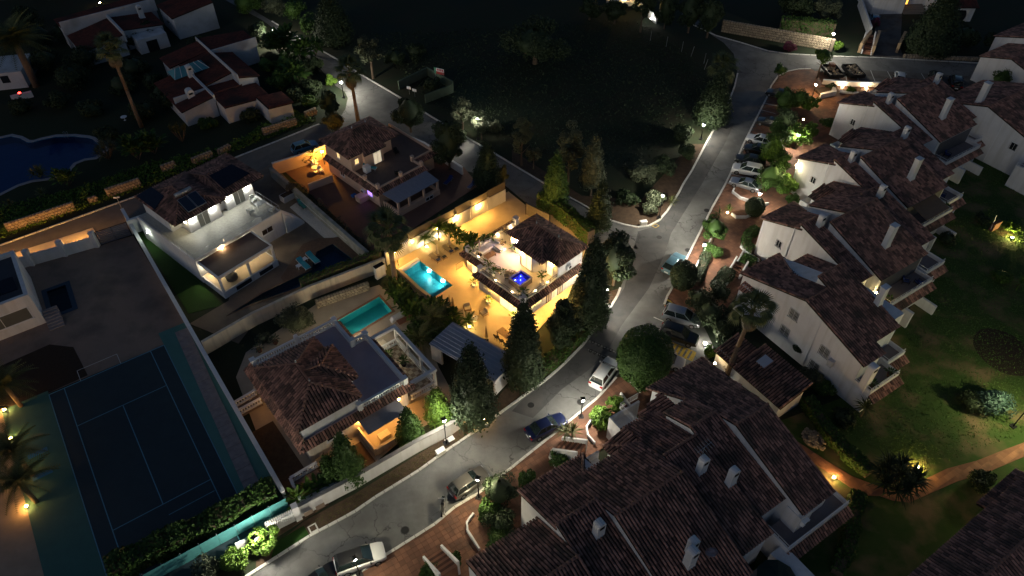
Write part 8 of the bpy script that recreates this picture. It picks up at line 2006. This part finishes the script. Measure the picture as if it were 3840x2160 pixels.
for r0, c0, x, y, r_, h_, m_, lab in ((0, 3, 170, 1010, 2.0, 4.4, lf_mid, 'leafy tree over the top bays of the column'), (0, 3, 120, 1330, 2.3, 4.8, lf_mid, 'leafy tree left of the glowing parking tree'), (1, 3, 60, 60, 2.4, 5.0, lf_lite, 'broad tree over the middle of the bay column'), (1, 3, 30, 330, 2.3, 4.6, lf_mid, 'broad tree hiding the white car bonnet in the bays'), (1, 3, 200, 420, 1.8, 3.6, lf_lite, 'tree beside the glowing wall lamp gable'), (0, 3, 430, 1030, 1.6, 2.6, lf_lite, 'bush glowing at the foot of the warm upper lantern'),
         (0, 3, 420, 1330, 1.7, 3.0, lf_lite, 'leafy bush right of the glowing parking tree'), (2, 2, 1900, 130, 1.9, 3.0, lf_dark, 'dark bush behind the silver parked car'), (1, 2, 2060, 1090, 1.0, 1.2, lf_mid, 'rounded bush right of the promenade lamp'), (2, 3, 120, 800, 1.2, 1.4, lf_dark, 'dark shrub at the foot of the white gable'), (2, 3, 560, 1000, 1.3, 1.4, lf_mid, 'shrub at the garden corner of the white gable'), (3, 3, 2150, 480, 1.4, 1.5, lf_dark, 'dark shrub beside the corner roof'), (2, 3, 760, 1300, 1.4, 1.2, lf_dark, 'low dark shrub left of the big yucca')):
    shrub(lab, ub(r0, c0, x, y, h_ * .5), r_, h_, m_, 1700, .16, cat='tree' if h_ > 3.4 else 'shrub', name='leafy_tree' if h_ > 3.4 else 'shrub')
# townhouse life: chairs, awnings, pipes, pots
def LA(t, x, y, z=0.0): return wmat(t) @ Vector((x, y, z))
for t_, nm in ((p4_, 'yellow lamp'), (p3_, 'glowing gable lamp'), (p2_, 'farthest')):
    MB().tube((-.06, .6, .2), (-.06, .6, 7.4), .05).build('drain_pipe', plast_w, t_)
    MB().tube((-.06, 4.9, .2), (-.06, 4.9, 5.4), .05).build('drain_pipe', plast_w, t_)
MB().slope([(4.2, -9.95, 5.3), (9.0, -9.95, 5.3), (9.0, -12.4, 4.6), (4.2, -12.4, 4.6)], .06).build('awning', mat('brown_awning', (.2, .13, .08), (.16, .1, .07), .8, 3), p3_)
for t_, x, y, a_, lab in ((p4_, 8.2, -11.0, 40, 'dark chair on the terrace of the townhouse with the yellow lamp'), (p4_, 9.6, -11.2, 160, 'second dark chair on the yellow lamp terrace'), (p3_, 12.6, -9.9, 20, 'blue chair on the terrace below the brown awning house'), (p2_, 5.0, -11.2, 10, 'dark chair on the farthest townhouse terrace')):
    armchair(lab, LA(t_, x, y, 2.93), AA + R(a_), navyf, iron, 'townhouse terrace chairs', .6)
for t_, x, y, lab in ((TA5, 1.0, -9.5, 'potted plant on the end gable house terrace'), (TA5, 3.9, -9.5, 'second potted plant on the end gable house terrace'), (p4_, 3.4, -11.5, 'potted plant in the yellow lamp terrace corner'), (p3_, 10.4, -11.5, 'potted plant at the end of the awning terrace')):
    pot_plant(lab, LA(t_, x, y, 2.93), 1.0, .3, lf_mid, terra_j)
MB().tube((-.06, -2.4, .2), (-.06, -2.4, 7.2), .05).build('drain_pipe', plast_w, TA5)
for fn, x, y, lab in ((S[2, 2], 190, 1180, 'round manhole cover in the road patch'), (S[2, 2], 690, 1150, 'manhole cover near the pavement lamp'), (S[1, 2], 1960, 670, 'square drain grate at the kerb above the teal car'), (S[1, 2], 1770, 1070, 'drain grate beside the teal car'), (S[3, 1], 1500, 990, 'small manhole cover before the bottom kerb'), (S[1, 2], 1480, 940, 'manhole cover in the middle of the junction')):
    p = fn(x, y); t = thing('manhole_cover', lab, 'manhole', (p.x, p.y, .028), .4, 'manhole covers')
    MB().lathe([(.36, 0), (.36, .012), (.02, .013)], n=16).build('lid', blk, t); MB().lathe([(.43, 0), (.43, .008), (.37, .009)], n=16).build('ring', asph_d, t)
scatter('lawn_grass', 'grass tufts of the right hand lawns', 'grass', [Fv(*p) for p in ((2350, 420), (2576, 380), (2576, 1090), (2330, 1180), (2060, 1070), (2150, 1010), (2330, 780))], 22000, leafm('lawn_blade', (.085, .16, .03), (.06, .09, .025)), .1, .11)
for x, y, r_, h_, lab in ((300, 260, 3.4, 4.2, 'dark tree left of the farther red roofed house'), (1150, 560, 3.2, 4.5, 'dark tree in front of the farther red roofed house'), (1500, 420, 2.8, 4.0, 'dark tree at the porch of the farther red roofed house'), (1750, 1080, 2.4, 2.8, 'dark bush under the bungalow skylight roof'), (2250, 1080, 2.2, 2.2, 'bush in front of the bungalow parapet'), (2450, 860, 2.6, 3.0, 'dark shrub at the right side of the bungalow'), (950, 1150, 2.4, 2.2, 'low shrub on the dark lawn beside the thin palm'), (500, 700, 3.0, 3.8, 'dark tree on the lawn behind the large pool'), (1560, 900, 2.0, 3.0, 'dark tree at the left corner of the bungalow'), (2060, 560, 2.6, 3.6, 'dark tree between the bungalow roofs and the palm')):
    shrub(lab, T(0, 0, x, y), r_, h_, lf_dark, 1500, .22)
cut_holes({'ground', 'patio', 'deck', 'turf', 'lawn', 'gravel'})
